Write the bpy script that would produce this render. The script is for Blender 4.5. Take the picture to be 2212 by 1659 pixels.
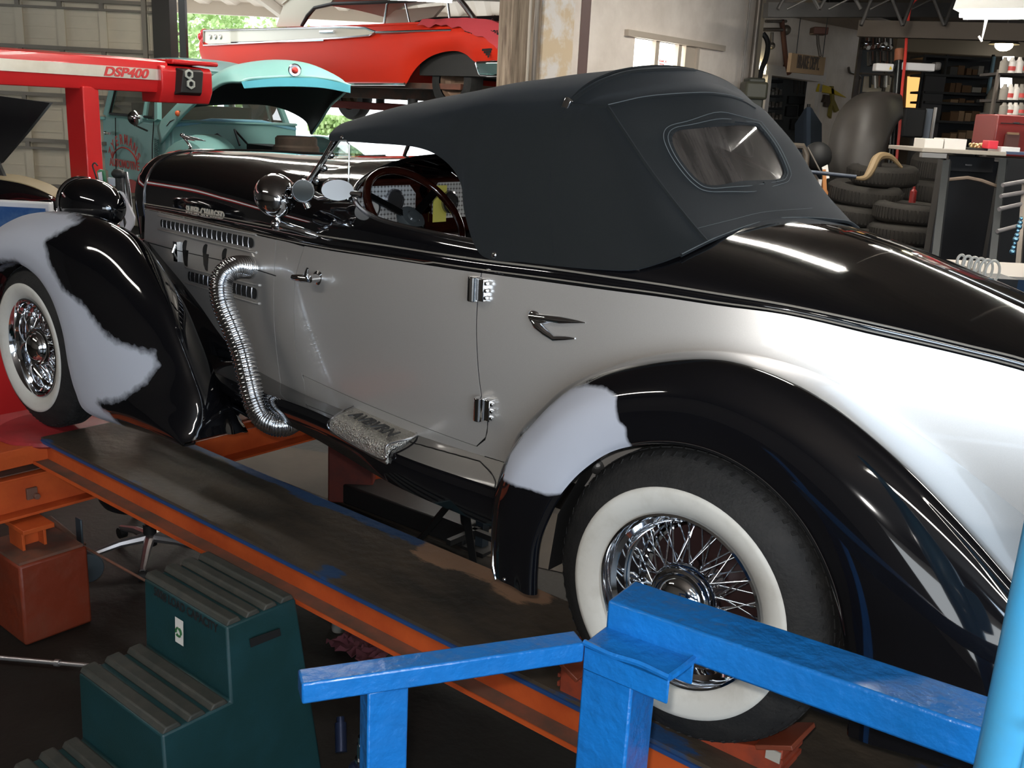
import bpy, math, random
import mathutils
from mathutils import Vector, Matrix, noise
from mathutils.bvhtree import BVHTree
random.seed(7)
SC = bpy.context.scene
for o in list(bpy.data.objects): bpy.data.objects.remove(o, do_unlink=True)
COL = SC.collection
V = Vector
# ------------------------------------------------------------------ camera
IW, IH, F_PX = 2212, 1659, 2152.43
CAM = V((1.0129, -1.90155, 1.44639))
YAW, PIT, ROL = 0.680743, 0.266968, 0.050152
FWD = V((-math.sin(YAW)*math.cos(PIT), math.cos(YAW)*math.cos(PIT), -math.sin(PIT)))
_r0 = V((math.cos(YAW), math.sin(YAW), 0)); _u0 = _r0.cross(FWD)
RGT = _r0*math.cos(ROL) + _u0*math.sin(ROL); UPV = -_r0*math.sin(ROL) + _u0*math.cos(ROL)
cd = bpy.data.cameras.new('camera'); cam = bpy.data.objects.new('camera', cd); COL.objects.link(cam)
cd.sensor_width = 36; cd.sensor_fit = 'HORIZONTAL'; cd.lens = 36*F_PX/IW; cd.clip_end = 300; cd.clip_start = .05
M = Matrix((RGT, UPV, -FWD)).transposed().to_4x4(); M.translation = CAM; cam.matrix_world = M
SC.camera = cam
def ray(px, py): return FWD + RGT*((px-IW/2)/F_PX) - UPV*((py-IH/2)/F_PX)
def at(px, py, d): return CAM + ray(px, py)*d                       # the point seen at a pixel, d metres ahead
def onp(px, py, ax, v):                                            # ... on the plane X, Y or Z = v
    r = ray(px, py); i = 'XYZ'.index(ax); return CAM + r*((v-CAM[i])/r[i])
# ------------------------------------------------------------------ view, sky and lights
SC.view_settings.view_transform = 'Standard'; SC.view_settings.look = 'None'
SC.view_settings.exposure = 0.85; SC.view_settings.gamma = 1.0; SC.view_settings.use_curve_mapping = False
SC.cycles.use_denoising = True; SC.cycles.max_bounces = 6; SC.cycles.glossy_bounces = 4; SC.cycles.diffuse_bounces = 3
SC.cycles.transparent_max_bounces = 10; SC.cycles.sample_clamp_indirect = 4; SC.cycles.caustics_reflective = False; SC.cycles.caustics_refractive = False
w = bpy.data.worlds.new('sky'); SC.world = w; w.use_nodes = True
bg = w.node_tree.nodes['Background']; bg.inputs[0].default_value = (.90, .96, 1, 1); bg.inputs[1].default_value = 2.2
FLOOR = -.78; CEIL = 3.0
def light(name, kind, loc, power, color=(1, 1, 1), size=.1, size_y=None, aim=None):
    l = bpy.data.lights.new(name, kind); l.energy = power; l.color = color
    if kind == 'AREA':
        l.size = size
        if size_y: l.shape = 'RECTANGLE'; l.size_y = size_y
    else: l.shadow_soft_size = size
    o = bpy.data.objects.new(name, l); COL.objects.link(o); o.location = loc
    if aim is not None: o.rotation_euler = (V(aim)-V(loc)).to_track_quat('-Z', 'Y').to_euler()
    return o
light('camera_flash', 'POINT', CAM + UPV*.06 - RGT*.03, 62, (1, .97, .94), .02)
# daylight through the open bay behind the photographer
light('bay_daylight', 'AREA', (4.6, -3.4, 1.6), 120, (.66, .82, 1), 3.2, 2.4, (0, .2, .6))
# ------------------------------------------------------------------ mesh builder
def T(c): return tuple(c)
class MB:
    def __init__(s): s.v = []; s.f = []
    def add(s, vs, fs):
        n = len(s.v); s.v += [tuple(v) for v in vs]; s.f += [tuple(i+n for i in f) for f in fs]; return s
    def box(s, c, size, rot=None):
        c = V(c); x, y, z = [k/2 for k in size]
        vs = [V((a*x, b*y, e*z)) for a in (-1, 1) for b in (-1, 1) for e in (-1, 1)]
        if rot is not None:
            R_ = rot if isinstance(rot, Matrix) else Matrix.Rotation(rot, 3, 'Z')
            vs = [R_ @ v for v in vs]
        return s.add([v+c for v in vs], [(0,1,3,2),(4,6,7,5),(0,4,5,1),(2,3,7,6),(0,2,6,4),(1,5,7,3)])
    def ab(s, a, b): 
        a, b = V(a), V(b); return s.box((a+b)/2, [abs(k) for k in (b-a)])
    def hexa(s, p):   # 8 corners: 4 bottom ring, 4 top ring
        return s.add(p, [(3,2,1,0),(4,5,6,7),(0,1,5,4),(1,2,6,5),(2,3,7,6),(3,0,4,7)])
    def beam(s, p, q, wd, h, up=(0,0,1)):
        p, q = V(p), V(q); d = (q-p); L = d.length; d.normalize(); sd = d.cross(V(up)).normalized(); u = sd.cross(d)
        return s.box((p+q)/2, (L, wd, h), Matrix((d, sd, u)).transposed())
    def cyl(s, p, q, r, r2=None, n=16):
        p, q = V(p), V(q); r2 = r if r2 is None else r2
        return s.rings([(p, q-p, r), (q, q-p, r2)], n, True)
    def rings(s, L, n=16, cap=True, closed=False):
        st = len(s.v); k = len(L); ref = None
        for i, (c, d, r) in enumerate(L):
            d = V(d).normalized()
            if ref is None: ref = d.orthogonal().normalized()
            ref = (ref - d*ref.dot(d)).normalized(); b = d.cross(ref)
            for j in range(n):
                a = 2*math.pi*j/n; s.v.append(tuple(V(c) + ref*(math.cos(a)*r) + b*(math.sin(a)*r)))
        for i in range(k if closed else k-1):
            a0 = st+i*n; b0 = st+((i+1) % k)*n
            for j in range(n): s.f.append((a0+j, a0+(j+1) % n, b0+(j+1) % n, b0+j))
        if cap and not closed:
            s.f.append(tuple(st+j for j in reversed(range(n)))); s.f.append(tuple(st+(k-1)*n+j for j in range(n)))
        return s
    def tube(s, pts, r, n=8, closed=False):
        pts = [V(p) for p in pts]; k = len(pts); L = []
        for i, p in enumerate(pts):
            if closed: d = pts[(i+1) % k]-pts[i-1]
            else: d = pts[min(i+1, k-1)]-pts[max(i-1, 0)]
            L.append((p, d, r[i] if isinstance(r, (list, tuple)) else r))
        return s.rings(L, n, True, closed)
    def lathe(s, prof, c, ax=(0, 1, 0), n=48, arc=None):
        c = V(c); ax = V(ax).normalized(); e1 = V((0,0,1)) if abs(ax.z) < .9 else V((1,0,0))
        e1 = (e1-ax*e1.dot(ax)).normalized(); e2 = ax.cross(e1); st = len(s.v); m = len(prof)
        for j in range(n):
            a = 2*math.pi*j/n; u = e1*math.cos(a)+e2*math.sin(a)
            for (r, h) in prof: s.v.append(tuple(c+u*r+ax*h))
        for j in range(n):
            for i in range(m-1):
                a = st+j*m+i; b = st+((j+1) % n)*m+i
                s.f.append((a, a+1, b+1, b))
        return s
    def grid(s, rows, flip=False, wrap=False):
        st = len(s.v); m = len(rows[0])
        for r in rows: s.v += [tuple(p) for p in r]
        for i in range(len(rows)-1 + (1 if wrap else 0)):
            for j in range(m-1):
                a = st+i*m+j; b = st+((i+1) % len(rows))*m+j
                s.f.append((a, b, b+1, a+1) if flip else (a, a+1, b+1, b))
        return s
    def prism(s, poly, e, closed=True):   # 3-D polygon pushed along e
        n = len(poly); e = V(e); st = len(s.v)
        s.v += [tuple(V(p)) for p in poly] + [tuple(V(p)+e) for p in poly]
        s.f.append(tuple(st+i for i in range(n))); s.f.append(tuple(st+n+i for i in reversed(range(n))))
        for i in range(n): j = (i+1) % n; s.f.append((st+j, st+i, st+n+i, st+n+j))
        return s
    def ball(s, c, r, n=16, m=10, rot=None):
        if isinstance(r, (int, float)): r = (r, r, r)
        c = V(c); rows = []
        for i in range(m+1):
            t = math.pi*i/m; row = []
            for j in range(n+1):
                a = 2*math.pi*j/n; p = V((r[0]*math.sin(t)*math.cos(a), r[1]*math.sin(t)*math.sin(a), r[2]*math.cos(t)))
                if rot is not None: p = rot @ p
                row.append(c+p)
            rows.append(row)
        return s.grid(rows)
    def mesh(s, name):
        me = bpy.data.meshes.new(name); me.from_pydata(s.v, [], s.f); me.update(); return me
    def build(s, name, m, parent=None, local=False, angle=40, bevel=0, solid=0, weld=False, offset=-1):
        if parent is not None and not local:
            q = parent; off = V((0,0,0))
            while q: off += q.location; q = q.parent
            s.v = [(a-off.x, b-off.y, c-off.z) for a, b, c in s.v]
        me = s.mesh(name); o = bpy.data.objects.new(name, me); COL.objects.link(o)
        if m is not None:
            for k in (m if isinstance(m, (list, tuple)) else [m]): me.materials.append(k)
        if parent is not None: o.parent = parent
        if weld or True:
            import bmesh
            bm = bmesh.new(); bm.from_mesh(me)
            if weld: bmesh.ops.remove_doubles(bm, verts=bm.verts, dist=1e-4)
            bmesh.ops.recalc_face_normals(bm, faces=bm.faces) if not solid else None
            bm.to_mesh(me); bm.free()
        if angle:
            me.polygons.foreach_set('use_smooth', [True]*len(me.polygons))
            try: me.set_sharp_from_angle(angle=math.radians(angle))
            except Exception: pass
        if solid:
            d = o.modifiers.new('thickness', 'SOLIDIFY'); d.thickness = solid; d.offset = offset
            if angle: e = o.modifiers.new('edges', 'EDGE_SPLIT'); e.split_angle = math.radians(angle); e.use_edge_sharp = True
        if bevel:
            d = o.modifiers.new('bevel', 'BEVEL'); d.width = bevel; d.segments = 2; d.limit_method = 'ANGLE'; d.angle_limit = math.radians(40)
        return o
def cr(P, n):
    P = [V(p) for p in P]; m = len(P)-1; out = []
    for i in range(n):
        t = i*m/(n-1); k = min(int(t), m-1); t -= k
        a = P[k-1] if k > 0 else P[0]*2-P[1]; b = P[k]; c = P[k+1]; d = P[k+2] if k+2 <= m else P[m]*2-P[m-1]
        out.append(.5*((2*b)+(c-a)*t+(2*a-5*b+4*c-d)*t*t+(3*b-a-3*c+d)*t**3))
    return out
def crc(P, n):   # closed
    P = [V(p) for p in P]; m = len(P); out = []
    for i in range(n):
        t = i*m/n; k = int(t); t -= k
        a, b, c, d = P[(k-1) % m], P[k % m], P[(k+1) % m], P[(k+2) % m]
        out.append(.5*((2*b)+(c-a)*t+(2*a-5*b+4*c-d)*t*t+(3*b-a-3*c+d)*t**3))
    return out
def loft(rows, nu, nv):
    R1 = [cr(r, nv) for r in rows]; cols = [cr([R1[i][j] for i in range(len(R1))], nu) for j in range(nv)]
    return [[cols[j][i] for j in range(nv)] for i in range(nu)]
def interp(xs, ys, x):
    if x <= xs[0]: return ys[0]
    if x >= xs[-1]: return ys[-1]
    for i in range(len(xs)-1):
        if x <= xs[i+1]:
            m = len(xs)-1; t = (x-xs[i])/(xs[i+1]-xs[i])
            def tan(k):
                if k <= 0: return (ys[1]-ys[0])/(xs[1]-xs[0])
                if k >= m: return (ys[m]-ys[m-1])/(xs[m]-xs[m-1])
                return (ys[k+1]-ys[k-1])/(xs[k+1]-xs[k-1])
            h = xs[i+1]-xs[i]; a, b = tan(i)*h, tan(i+1)*h
            return (2*t**3-3*t*t+1)*ys[i]+(t**3-2*t*t+t)*a+(-2*t**3+3*t*t)*ys[i+1]+(t**3-t*t)*b
def bvh(o):
    me = o.data; off = V((0,0,0)); q = o
    while q: off += q.location; q = q.parent
    return BVHTree.FromPolygons([v.co+off for v in me.vertices], [tuple(p.vertices) for p in me.polygons])
def hit(trees, px, py, off=0.0):
    best = None
    for t in (trees if isinstance(trees, (list, tuple)) else [trees]):
        p, nrm, i, d = t.ray_cast(CAM, ray(px, py).normalized())
        if p is not None and (best is None or d < best[2]): best = (p, nrm, d)
    if best is None: return None
    p, nrm, d = best
    if nrm.dot(ray(px, py)) > 0: nrm = -nrm
    return p + nrm*off
def hits(trees, pts, off=0.0, n=None):
    if n: pts = [(p.x, p.y) for p in cr([(a, b, 0) for a, b in pts], n)]
    return [h for h in (hit(trees, x, y, off) for x, y in pts) if h is not None]
# ------------------------------------------------------------------ tagging
def ordw(n): return ('first second third fourth fifth sixth seventh eighth ninth tenth eleventh twelfth'.split()[n-1]) if n <= 12 else '%d%s' % (n, {1:'st',2:'nd',3:'rd'}.get(n % 10 if n not in (11,12,13) else 0, 'th'))
def tag(o, label=None, cat=None, group=None, kind=None):
    if label: o['label'] = label
    if cat: o['category'] = cat
    if group: o['group'] = group
    if kind: o['kind'] = kind
    return o
def thing(name, loc, label, cat, group=None, rot=0):
    o = bpy.data.objects.new(name, None); COL.objects.link(o); o.location = loc; o.empty_display_size = .1
    o.rotation_euler = (0, 0, rot); return tag(o, label, cat, group)
def copytree(o, parent=None):
    c = o.copy(); COL.objects.link(c); c.parent = parent
    for ch in [k for k in bpy.data.objects if k.parent == o]: copytree(ch, c)
    return c
def text(body, name, m, size, ext, org, ux, uy, parent=None, align='LEFT', local=False, shear=0, sx=1.0, bold=.012):
    cu = bpy.data.curves.new('txt', 'FONT'); cu.body = body; cu.size = size; cu.extrude = ext; cu.align_x = align; cu.shear = shear; cu.offset = size*bold
    t = bpy.data.objects.new('txt', cu); COL.objects.link(t)
    me = bpy.data.meshes.new_from_object(t.evaluated_get(bpy.context.evaluated_depsgraph_get()))
    ux, uy = V(ux).normalized(), V(uy); uy = (uy-ux*uy.dot(ux)).normalized(); nz = ux.cross(uy); org = V(org)
    mb = MB(); mb.add([org+ux*(v.co.x*sx)+uy*v.co.y+nz*v.co.z for v in me.vertices], [tuple(p.vertices) for p in me.polygons])
    bpy.data.objects.remove(t, do_unlink=True); bpy.data.meshes.remove(me)
    return mb.build(name, m, parent, local=local, angle=30)
# ------------------------------------------------------------------ materials
def mat(name, col, rough=.5, metal=0, coat=0, spec=.5, noise_=None, bump=0, bscale=60, emit=None, alpha=1, trans=0, ior=1.45, coat_rough=.03):
    m = bpy.data.materials.new(name); m.use_nodes = True; nt = m.node_tree; b = nt.nodes['Principled BSDF']
    b.inputs['Base Color'].default_value = (*col, 1); b.inputs['Roughness'].default_value = rough; b.inputs['Metallic'].default_value = metal
    b.inputs['Coat Weight'].default_value = coat; b.inputs['Coat Roughness'].default_value = coat_rough; b.inputs['Specular IOR Level'].default_value = spec
    b.inputs['IOR'].default_value = ior; b.inputs['Transmission Weight'].default_value = trans; b.inputs['Alpha'].default_value = alpha
    if emit: b.inputs['Emission Color'].default_value = (*emit[0], 1); b.inputs['Emission Strength'].default_value = emit[1]
    if noise_:   # (colour2, scale, low, high[, stretch])
        c2, sc, lo, hi = noise_[:4]; N = nt.nodes; tc = N.new('ShaderNodeTexCoord'); mp = N.new('ShaderNodeMapping')
        if len(noise_) > 4: mp.inputs['Scale'].default_value = noise_[4]
        n = N.new('ShaderNodeTexNoise'); n.inputs['Scale'].default_value = sc; n.inputs['Detail'].default_value = 6; n.inputs['Roughness'].default_value = .65
        r = N.new('ShaderNodeValToRGB'); r.color_ramp.elements[0].position = lo; r.color_ramp.elements[1].position = hi
        r.color_ramp.elements[0].color = (*col, 1); r.color_ramp.elements[1].color = (*c2, 1)
        nt.links.new(tc.outputs['Object'], mp.inputs['Vector']); nt.links.new(mp.outputs[0], n.inputs['Vector'])
        nt.links.new(n.outputs['Fac'], r.inputs[0]); nt.links.new(r.outputs[0], b.inputs['Base Color'])
    if bump:
        N = nt.nodes; n = N.new('ShaderNodeTexNoise'); n.inputs['Scale'].default_value = bscale; n.inputs['Detail'].default_value = 4
        tc = N.new('ShaderNodeTexCoord'); nt.links.new(tc.outputs['Object'], n.inputs['Vector'])
        bp = N.new('ShaderNodeBump'); bp.inputs['Strength'].default_value = bump; bp.inputs['Distance'].default_value = .01
        nt.links.new(n.outputs['Fac'], bp.inputs['Height']); nt.links.new(bp.outputs[0], b.inputs['Normal'])
    return m
def patched(name, colA, colB, rA, rB, coatA, nscale=30, amt=.55, metalA=0):
    """paint colA, patches of colB where the vertex attribute 'patch' says so, edges feathered like sprayed primer"""
    m = mat(name, colA, rA, metalA, coatA); nt = m.node_tree; N = nt.nodes; b = N['Principled BSDF']
    at_ = N.new('ShaderNodeAttribute'); at_.attribute_name = 'patch'; tc = N.new('ShaderNodeTexCoord')
    n = N.new('ShaderNodeTexNoise'); n.inputs['Scale'].default_value = nscale; n.inputs['Detail'].default_value = 5
    nt.links.new(tc.outputs['Object'], n.inputs['Vector'])
    a = N.new('ShaderNodeMath'); a.operation = 'MULTIPLY_ADD'; a.inputs[1].default_value = amt; nt.links.new(n.outputs['Fac'], a.inputs[0])
    s_ = N.new('ShaderNodeMath'); s_.operation = 'ADD'; s_.inputs[1].default_value = -amt/2; nt.links.new(at_.outputs['Fac'], s_.inputs[0]); nt.links.new(s_.outputs[0], a.inputs[2])
    r = N.new('ShaderNodeMapRange'); r.inputs['From Min'].default_value = .30; r.inputs['From Max'].default_value = .72; nt.links.new(a.outputs[0], r.inputs['Value'])
    mx = N.new('ShaderNodeMix'); mx.data_type = 'RGBA'; mx.inputs['A'].default_value = (*colA, 1); mx.inputs['B'].default_value = (*colB, 1)
    nt.links.new(r.outputs[0], mx.inputs['Factor']); nt.links.new(mx.outputs['Result'], b.inputs['Base Color'])
    r2 = N.new('ShaderNodeMapRange'); r2.inputs['To Min'].default_value = rA; r2.inputs['To Max'].default_value = rB; nt.links.new(r.outputs[0], r2.inputs['Value']); nt.links.new(r2.outputs[0], b.inputs['Roughness'])
    r3 = N.new('ShaderNodeMapRange'); r3.inputs['To Min'].default_value = coatA; r3.inputs['To Max'].default_value = 0; nt.links.new(r.outputs[0], r3.inputs['Value']); nt.links.new(r3.outputs[0], b.inputs['Coat Weight'])
    return m
def inpoly(x, y, P):
    c = False; n = len(P)
    for i in range(n):
        x1, y1 = P[i]; x2, y2 = P[(i+1) % n]
        if (y1 > y) != (y2 > y) and x < (x2-x1)*(y-y1)/(y2-y1)+x1: c = not c
    return c
def pdist(x, y, P):
    d = 1e9; n = len(P)
    for i in range(n):
        x1, y1 = P[i]; x2, y2 = P[(i+1) % n]; L = (x2-x1)**2+(y2-y1)**2
        t = max(0, min(1, ((x-x1)*(x2-x1)+(y-y1)*(y2-y1))/L)) if L else 0
        d = min(d, math.hypot(x-x1-t*(x2-x1), y-y1-t*(y2-y1)))
    return d
def setpatch(o, polys, soft, offs=V((0,0,0))):
    """polys in side view (x, z) of the car"""
    me = o.data; a = me.attributes.new('patch', 'FLOAT', 'POINT'); q = o; off = V((0,0,0))
    while q: off += q.location; q = q.parent
    vals = []
    for v in me.vertices:
        c = v.co+off; best = 0
        for P in polys:
            d = pdist(c.x, c.z, P); d = d if inpoly(c.x, c.z, P) else -d
            best = max(best, min(1, max(0, .5+d/soft)))
        vals.append(best)
    a.data.foreach_set('value', vals)
m = mat
BLK = mat('black_lacquer', (.004, .004, .005), .06, 0, 1, .5)
SIL = mat('silver_paint', (.50, .475, .445), .38, .55, .6, .5, noise_=((.56, .535, .505), 900, .35, .65))
CHR = mat('chrome', (.80, .81, .83), .06, 1)
CHRD = mat('satin_chrome', (.55, .55, .57), .22, 1)
STEEL = mat('bare_steel', (.35, .35, .35), .4, 1, bump=.3, bscale=40)
GAP = mat('dark_gap', (.004, .004, .004), .8)
DARK = mat('dark_rubber', (.012, .012, .012), .6)
TYRE = mat('tire_rubber', (.010, .010, .010), .72, 0, 0, .35, noise_=((.019, .018, .017), 14, .4, .7), bump=.25, bscale=120)
WWALL = mat('whitewall_rubber', (.56, .545, .50), .6, noise_=((.44, .42, .37), 12, .5, .85))
CLOTH = mat('black_canvas', (.0075,.0092,.0095), .85, 0, 0, .35, bump=.25, bscale=700)
CLOTH.node_tree.nodes['Principled BSDF'].inputs['Sheen Weight'].default_value = .06
CLOTH.node_tree.nodes['Principled BSDF'].inputs['Sheen Tint'].default_value = (.55, .7, .9, 1)
THREAD = mat('grey_thread', (.13, .15, .16), .8)
GLASS = mat('clear_glass', (.9, .95, .93), .02, 0, 0, .5, trans=1, ior=1.02, alpha=.35)
VINYL = mat('scratched_clear_vinyl', (.025, .023, .021), .14, 0, .6, .6, noise_=((.11, .095, .085), 3, .35, .7, (1, 6, 1)), bump=.35, bscale=6)
WOOD = mat('dark_red_wood', (.030, .006, .003), .10, 0, .9, noise_=((.010, .003, .002), 9, .35, .7, (1, 1, 8)))
BLK_PATCH = patched('black_lacquer_with_primer', (.004, .004, .005), (.44, .46, .52), .06, .62, 1)
# =================================================================== THE ROADSTER (wheels on the runway, z = 0)
YC = .84
KX = [-3.3,-2.8,-2.4,-2.0,-1.6,-1.2,-.8,-.4,-.2,0,.2,.4,.8,1.2,1.5,1.7]; KY = [.56,.497,.424,.34,.257,.19,.152,.158,.19,.245,.33,.43,.62,.77,.815,.835]
def yb(x): return interp(KX, KY, x)
def zs(x): return interp([-3.13,-2.5,-1.89,-1.556,-1.16,-.77,-.52,-.257,-.088,.065,.255,.435,.535,.9,1.3,1.7], [.942,.950,.964,.976,.997,1.013,1.022,1.028,1.025,1.021,.992,.963,.943,.85,.73,.59], x)
def zu(x): return interp([-3.13,-2.5,-1.89,-1.556,-1.16,-.77,-.52,-.26,-.091,.063,.251,.432,.531,.9,1.3,1.7], [.967,.986,1.008,1.02,1.038,1.050,1.059,1.060,1.054,1.045,1.020,.989,.971,.87,.75,.60], x)
def zc(x): return interp([-3.2,-2.9,-2.6,-2.3,-1.9,-1.6,-1.2,-.5,-.25,-.1,.05,.17,.3,.43,.6,.9,1.3,1.7], [1.19,1.213,1.227,1.236,1.255,1.272,1.28,1.22,1.187,1.167,1.138,1.107,1.070,1.030,.977,.887,.762,.61], x)
def zl(x): return interp([-3.2,-2.4,-1.9,-1.5,-1.0,-.6,0,1.7], [.43,.432,.425,.44,.475,.49,.49,.45], x)     # lower edge of the silver side
def yside(x, z):
    a = (zs(x)-z)/max(.05, zs(x)-zl(x)); a = max(0, min(1.1, a)); return yb(x) - .018*math.sin(math.pi*min(a, 1)) + .012*a*a + (.0)
car = thing('vintage_roadster', (-1.5, YC, 0), 'black and silver vintage roadster with black canvas top and grey primer patches on its fenders', 'car')
def both(fn):
    """fn(mirror) builds a part once for this side and once mirrored for the other side"""
    return [fn(lambda p: V(p)), fn(lambda p: V((p[0], 2*YC-p[1], p[2])))]
def sidegrid(x0, x1, zlo, zhi, nx=40, nz=14, off=0., m=lambda p: V(p), xl=None):
    rows = []
    for i in range(nx+1):
        row = []
        for j in range(nz+1):
            t = j/nz; x = x0+(x1-x0)*i/nx
            a, b = zlo(x), zhi(x); z = a+(b-a)*t
            if xl: x = x + xl(z, i/nx)
            row.append(m((x, yside(x, z)+off, z)))
        rows.append(row)
    return rows
G = .0035
# --- silver side panels
def hood_side(m):
    return MB().grid(sidegrid(-3.13, -1.90, lambda x: interp([-3.13,-2.97,-2.62,-2.40,-2.2,-1.9], [.80,.735,.61,.50,.44,.425], x), lambda x: zs(x)-.001, 50, 12, m=m)).build('hood_side_panel', SIL, car, solid=.002)
HS = both(hood_side)
def dfront(z): return interp([.50,.56,.69,.85,.97], [-1.70,-1.735,-1.737,-1.733,-1.685], z)
def cowl_side(m):
    rows = []
    for i in range(9):
        row = []
        for j in range(19):
            z = .425+(zs(-1.8)-.425)*j/18; xe = dfront(max(z, .5))-G if z < .95 else dfront(z)-G; x = -1.90+G+(xe+1.90-G)*i/8; row.append(m((x, yside(x, min(z, zs(x))), min(z, zs(x)))))
        rows.append(row)
    return MB().grid(rows).build('cowl_side_panel', SIL, car, solid=.002)
CS = both(cowl_side)
def drear(z): return interp([.50,.53,.57,.62,.66,.8,.93,1.03], [-.79,-.745,-.727,-.725,-.742,-.765,-.777,-.772], z)
def door_(m):
    rows = []; nx, nz = 44, 18
    for i in range(nx+1):
        row = []
        for j in range(nz+1):
            zb = .512; xm = -1.7+.95*i/nx; z = zb+(zs(xm)-zb)*(j/nz)**.9
            x = dfront(z)+G+(drear(z)-dfront(z)-2*G)*i/nx; row.append(m((x, yside(x, z)-.001, z)))
        rows.append(row)
    return MB().grid(rows).build('door', SIL, car, solid=.003)
DO = both(door_)
def quarter(m):
    rows = []; nx, nz = 60, 20
    for i in range(nx+1):
        row = []
        for j in range(nz+1):
            s = i/nx; zt = j/nz; x = -.74+2.42*s**1.15; z = zl(x)+(zs(x)-zl(x))*zt
            if i < 14: x = x + (1-i/14)*(drear(max(z, .5))+.74 + (0 if z > .55 else -.0))
            row.append(m((x, yside(x, z), z)))
        rows.append(row)
    return MB().grid(rows).build('rear_quarter_panel', SIL, car, solid=.002)
QU = both(quarter)
def sillpanel(m):   # silver strip under the door
    return MB().grid(sidegrid(-1.702, -.745, lambda x: zl(x)-.004, lambda x: .509, 30, 4, m=m)).build('door_sill_strip', SIL, car, solid=.002)
SP = both(sillpanel)
def backing(m):   # the dark inside of the door gaps
    return MB().grid(sidegrid(-1.93, -.55, lambda x: zl(x)+.005, lambda x: zs(x)-.004, 20, 10, off=.016, m=m)).build('inner_body_panel', GAP, car)
BK = both(backing)
# --- belt moulding with its two beads
def belt(m):
    rows = []
    for i in range(121):
        x = -3.13+4.82*i/120; a, b = zs(x), zu(x)
        rows.append([m((x, yb(x)+.004-.008*math.sin(math.pi*t)-.001, a+(b-a)*t)) for t in (0, .2, .4, .6, .8, 1)])
    return MB().grid(rows).build('belt_moulding', BLK, car)
BE = both(belt)
def bead(m):
    o = []
    for f, r in ((lambda x: zs(x)+.3*(zu(x)-zs(x)) if x > -1 else zs(x)+.15*(zu(x)-zs(x)), .0022), (zu, .0028)):
        o.append(MB().tube([m((-3.13+4.80*i/120, yb(-3.13+4.80*i/120)-.0045, f(-3.13+4.80*i/120))) for i in range(121)], r, 6).build('belt_bead', mat('bead_highlight', (.42,.385,.33), .3, .5) if 'bead_highlight' not in bpy.data.materials else bpy.data.materials['bead_highlight'], car))  # pale tan painted in for the ceiling reflections along the beads
    return o
both(bead)
# --- black upper body
def sec(x, t, n=2.2, inset=0.):
    """t 0..1 from belt to centre line"""
    a = YC-yb(x)-inset; h = zc(x)-zu(x); th = t*math.pi/2
    return V((x, YC-a*math.cos(th)**(2/n), zu(x)+h*math.sin(th)**(2/n)))
def upper(x0, x1, nx, te, n, m, ts=0):
    rows = []
    for i in range(nx+1):
        x = x0+(x1-x0)*i/nx; nn = n(x) if callable(n) else n
        e = te(x) if callable(te) else te
        rows.append([m(sec(x, (j/22)*e, nn)) for j in range(23)])
    return rows
nexp = lambda x: interp([-3.15,-2.5,-1.9,-1.5,-.8,-.3,0,.2,1.5], [2.6,2.5,2.25,2.1,2.05,1.9,1.6,1.42,1.36], x)
def hood(m): return MB().grid(upper(-3.13, -1.905, 40, 1.0, nexp, m)).build('hood', BLK, car, solid=.002)
HO = both(hood)
te_c = lambda x: interp([-1.575,-1.565,-1.553,-1.545,-1.53,-1.50,-1.44,-1.36,-1.26,-1.1,-.85,-.3], [1.0,.80,.60,.52,.44,.365,.28,.215,.17,.145,.13,.13], x)
CX = [-1.575,-1.572,-1.568,-1.564,-1.559,-1.553,-1.548,-1.542,-1.535,-1.527,-1.518,-1.508,-1.495,-1.48,-1.46,-1.44,-1.41,-1.38,-1.34,-1.30]+[-1.25+.06*i for i in range(17)]
def cowl(m):
    r = upper(-1.90, -1.575, 12, 1.0, nexp, m)
    xs = CX
    rows = r[:-1]+[[m(sec(x, (j/22)*te_c(x), nexp(x))) for j in range(23)] for x in xs]
    return MB().grid(rows).build('cowl_and_door_top', BLK, car, solid=.002)
CW = both(cowl)
def rim(m):   # rolled cockpit edge
    xs = CX
    return MB().tube([m(sec(x, te_c(x), nexp(x))+V((0,0,.003))) for x in xs], .008, 8).build('cockpit_edge_bead', CHRD, car)
both(rim)
def deck(m): return MB().grid(upper(-.36, 1.69, 60, 1.0, nexp, m)).build('rear_deck', BLK, car, solid=.002)
DK = both(deck)
BODY = [bvh(o) for o in (HS[0], CS[0], DO[0], QU[0], SP[0], BE[0])]; UP = [bvh(o) for o in (HO[0], HO[1], CW[0], CW[1], DK[0], DK[1])]
# --- radiator shell
rows = []
for k, (dx, s) in enumerate(((-3.13, 1.0), (-3.20, 1.0), (-3.235, .97), (-3.25, .9), (-3.22, .84))):
    pr = []
    for j in range(41):
        u = j/40; 
        a = (YC-yb(-3.13))*s; 
        if u < .25: p = (dx, YC-a*(.80+.2*u/.25), .45+.5*(u/.25)*1)
        elif u > .75: p = (dx, YC+a*(.80+.2*(1-u)/.25), .45+.5*((1-u)/.25))
        else:
            th = math.pi*(u-.25)/.5; c, sn = math.cos(th), math.sin(th); n = 2.6
            p = (dx, YC-a*math.copysign(abs(c)**(2/n), c), .95+(.25*s)*abs(sn)**(2/n))
        pr.append(p)
    rows.append(pr)
MB().grid(rows).build('radiator_shell', BLK, car, solid=.002)
MB().tube([(-3.136, YC+(p[1]-YC)*1.012, p[2]+.002) for p in rows[0]], .006, 6).build('radiator_shell_bead', CHRD, car)
mb = MB()
for i in range(13): mb.box((-3.225, YC-.22+.44*i/12, .78), (.012, .008, .62))
mb.build('radiator_grille', CHRD, car)
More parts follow.
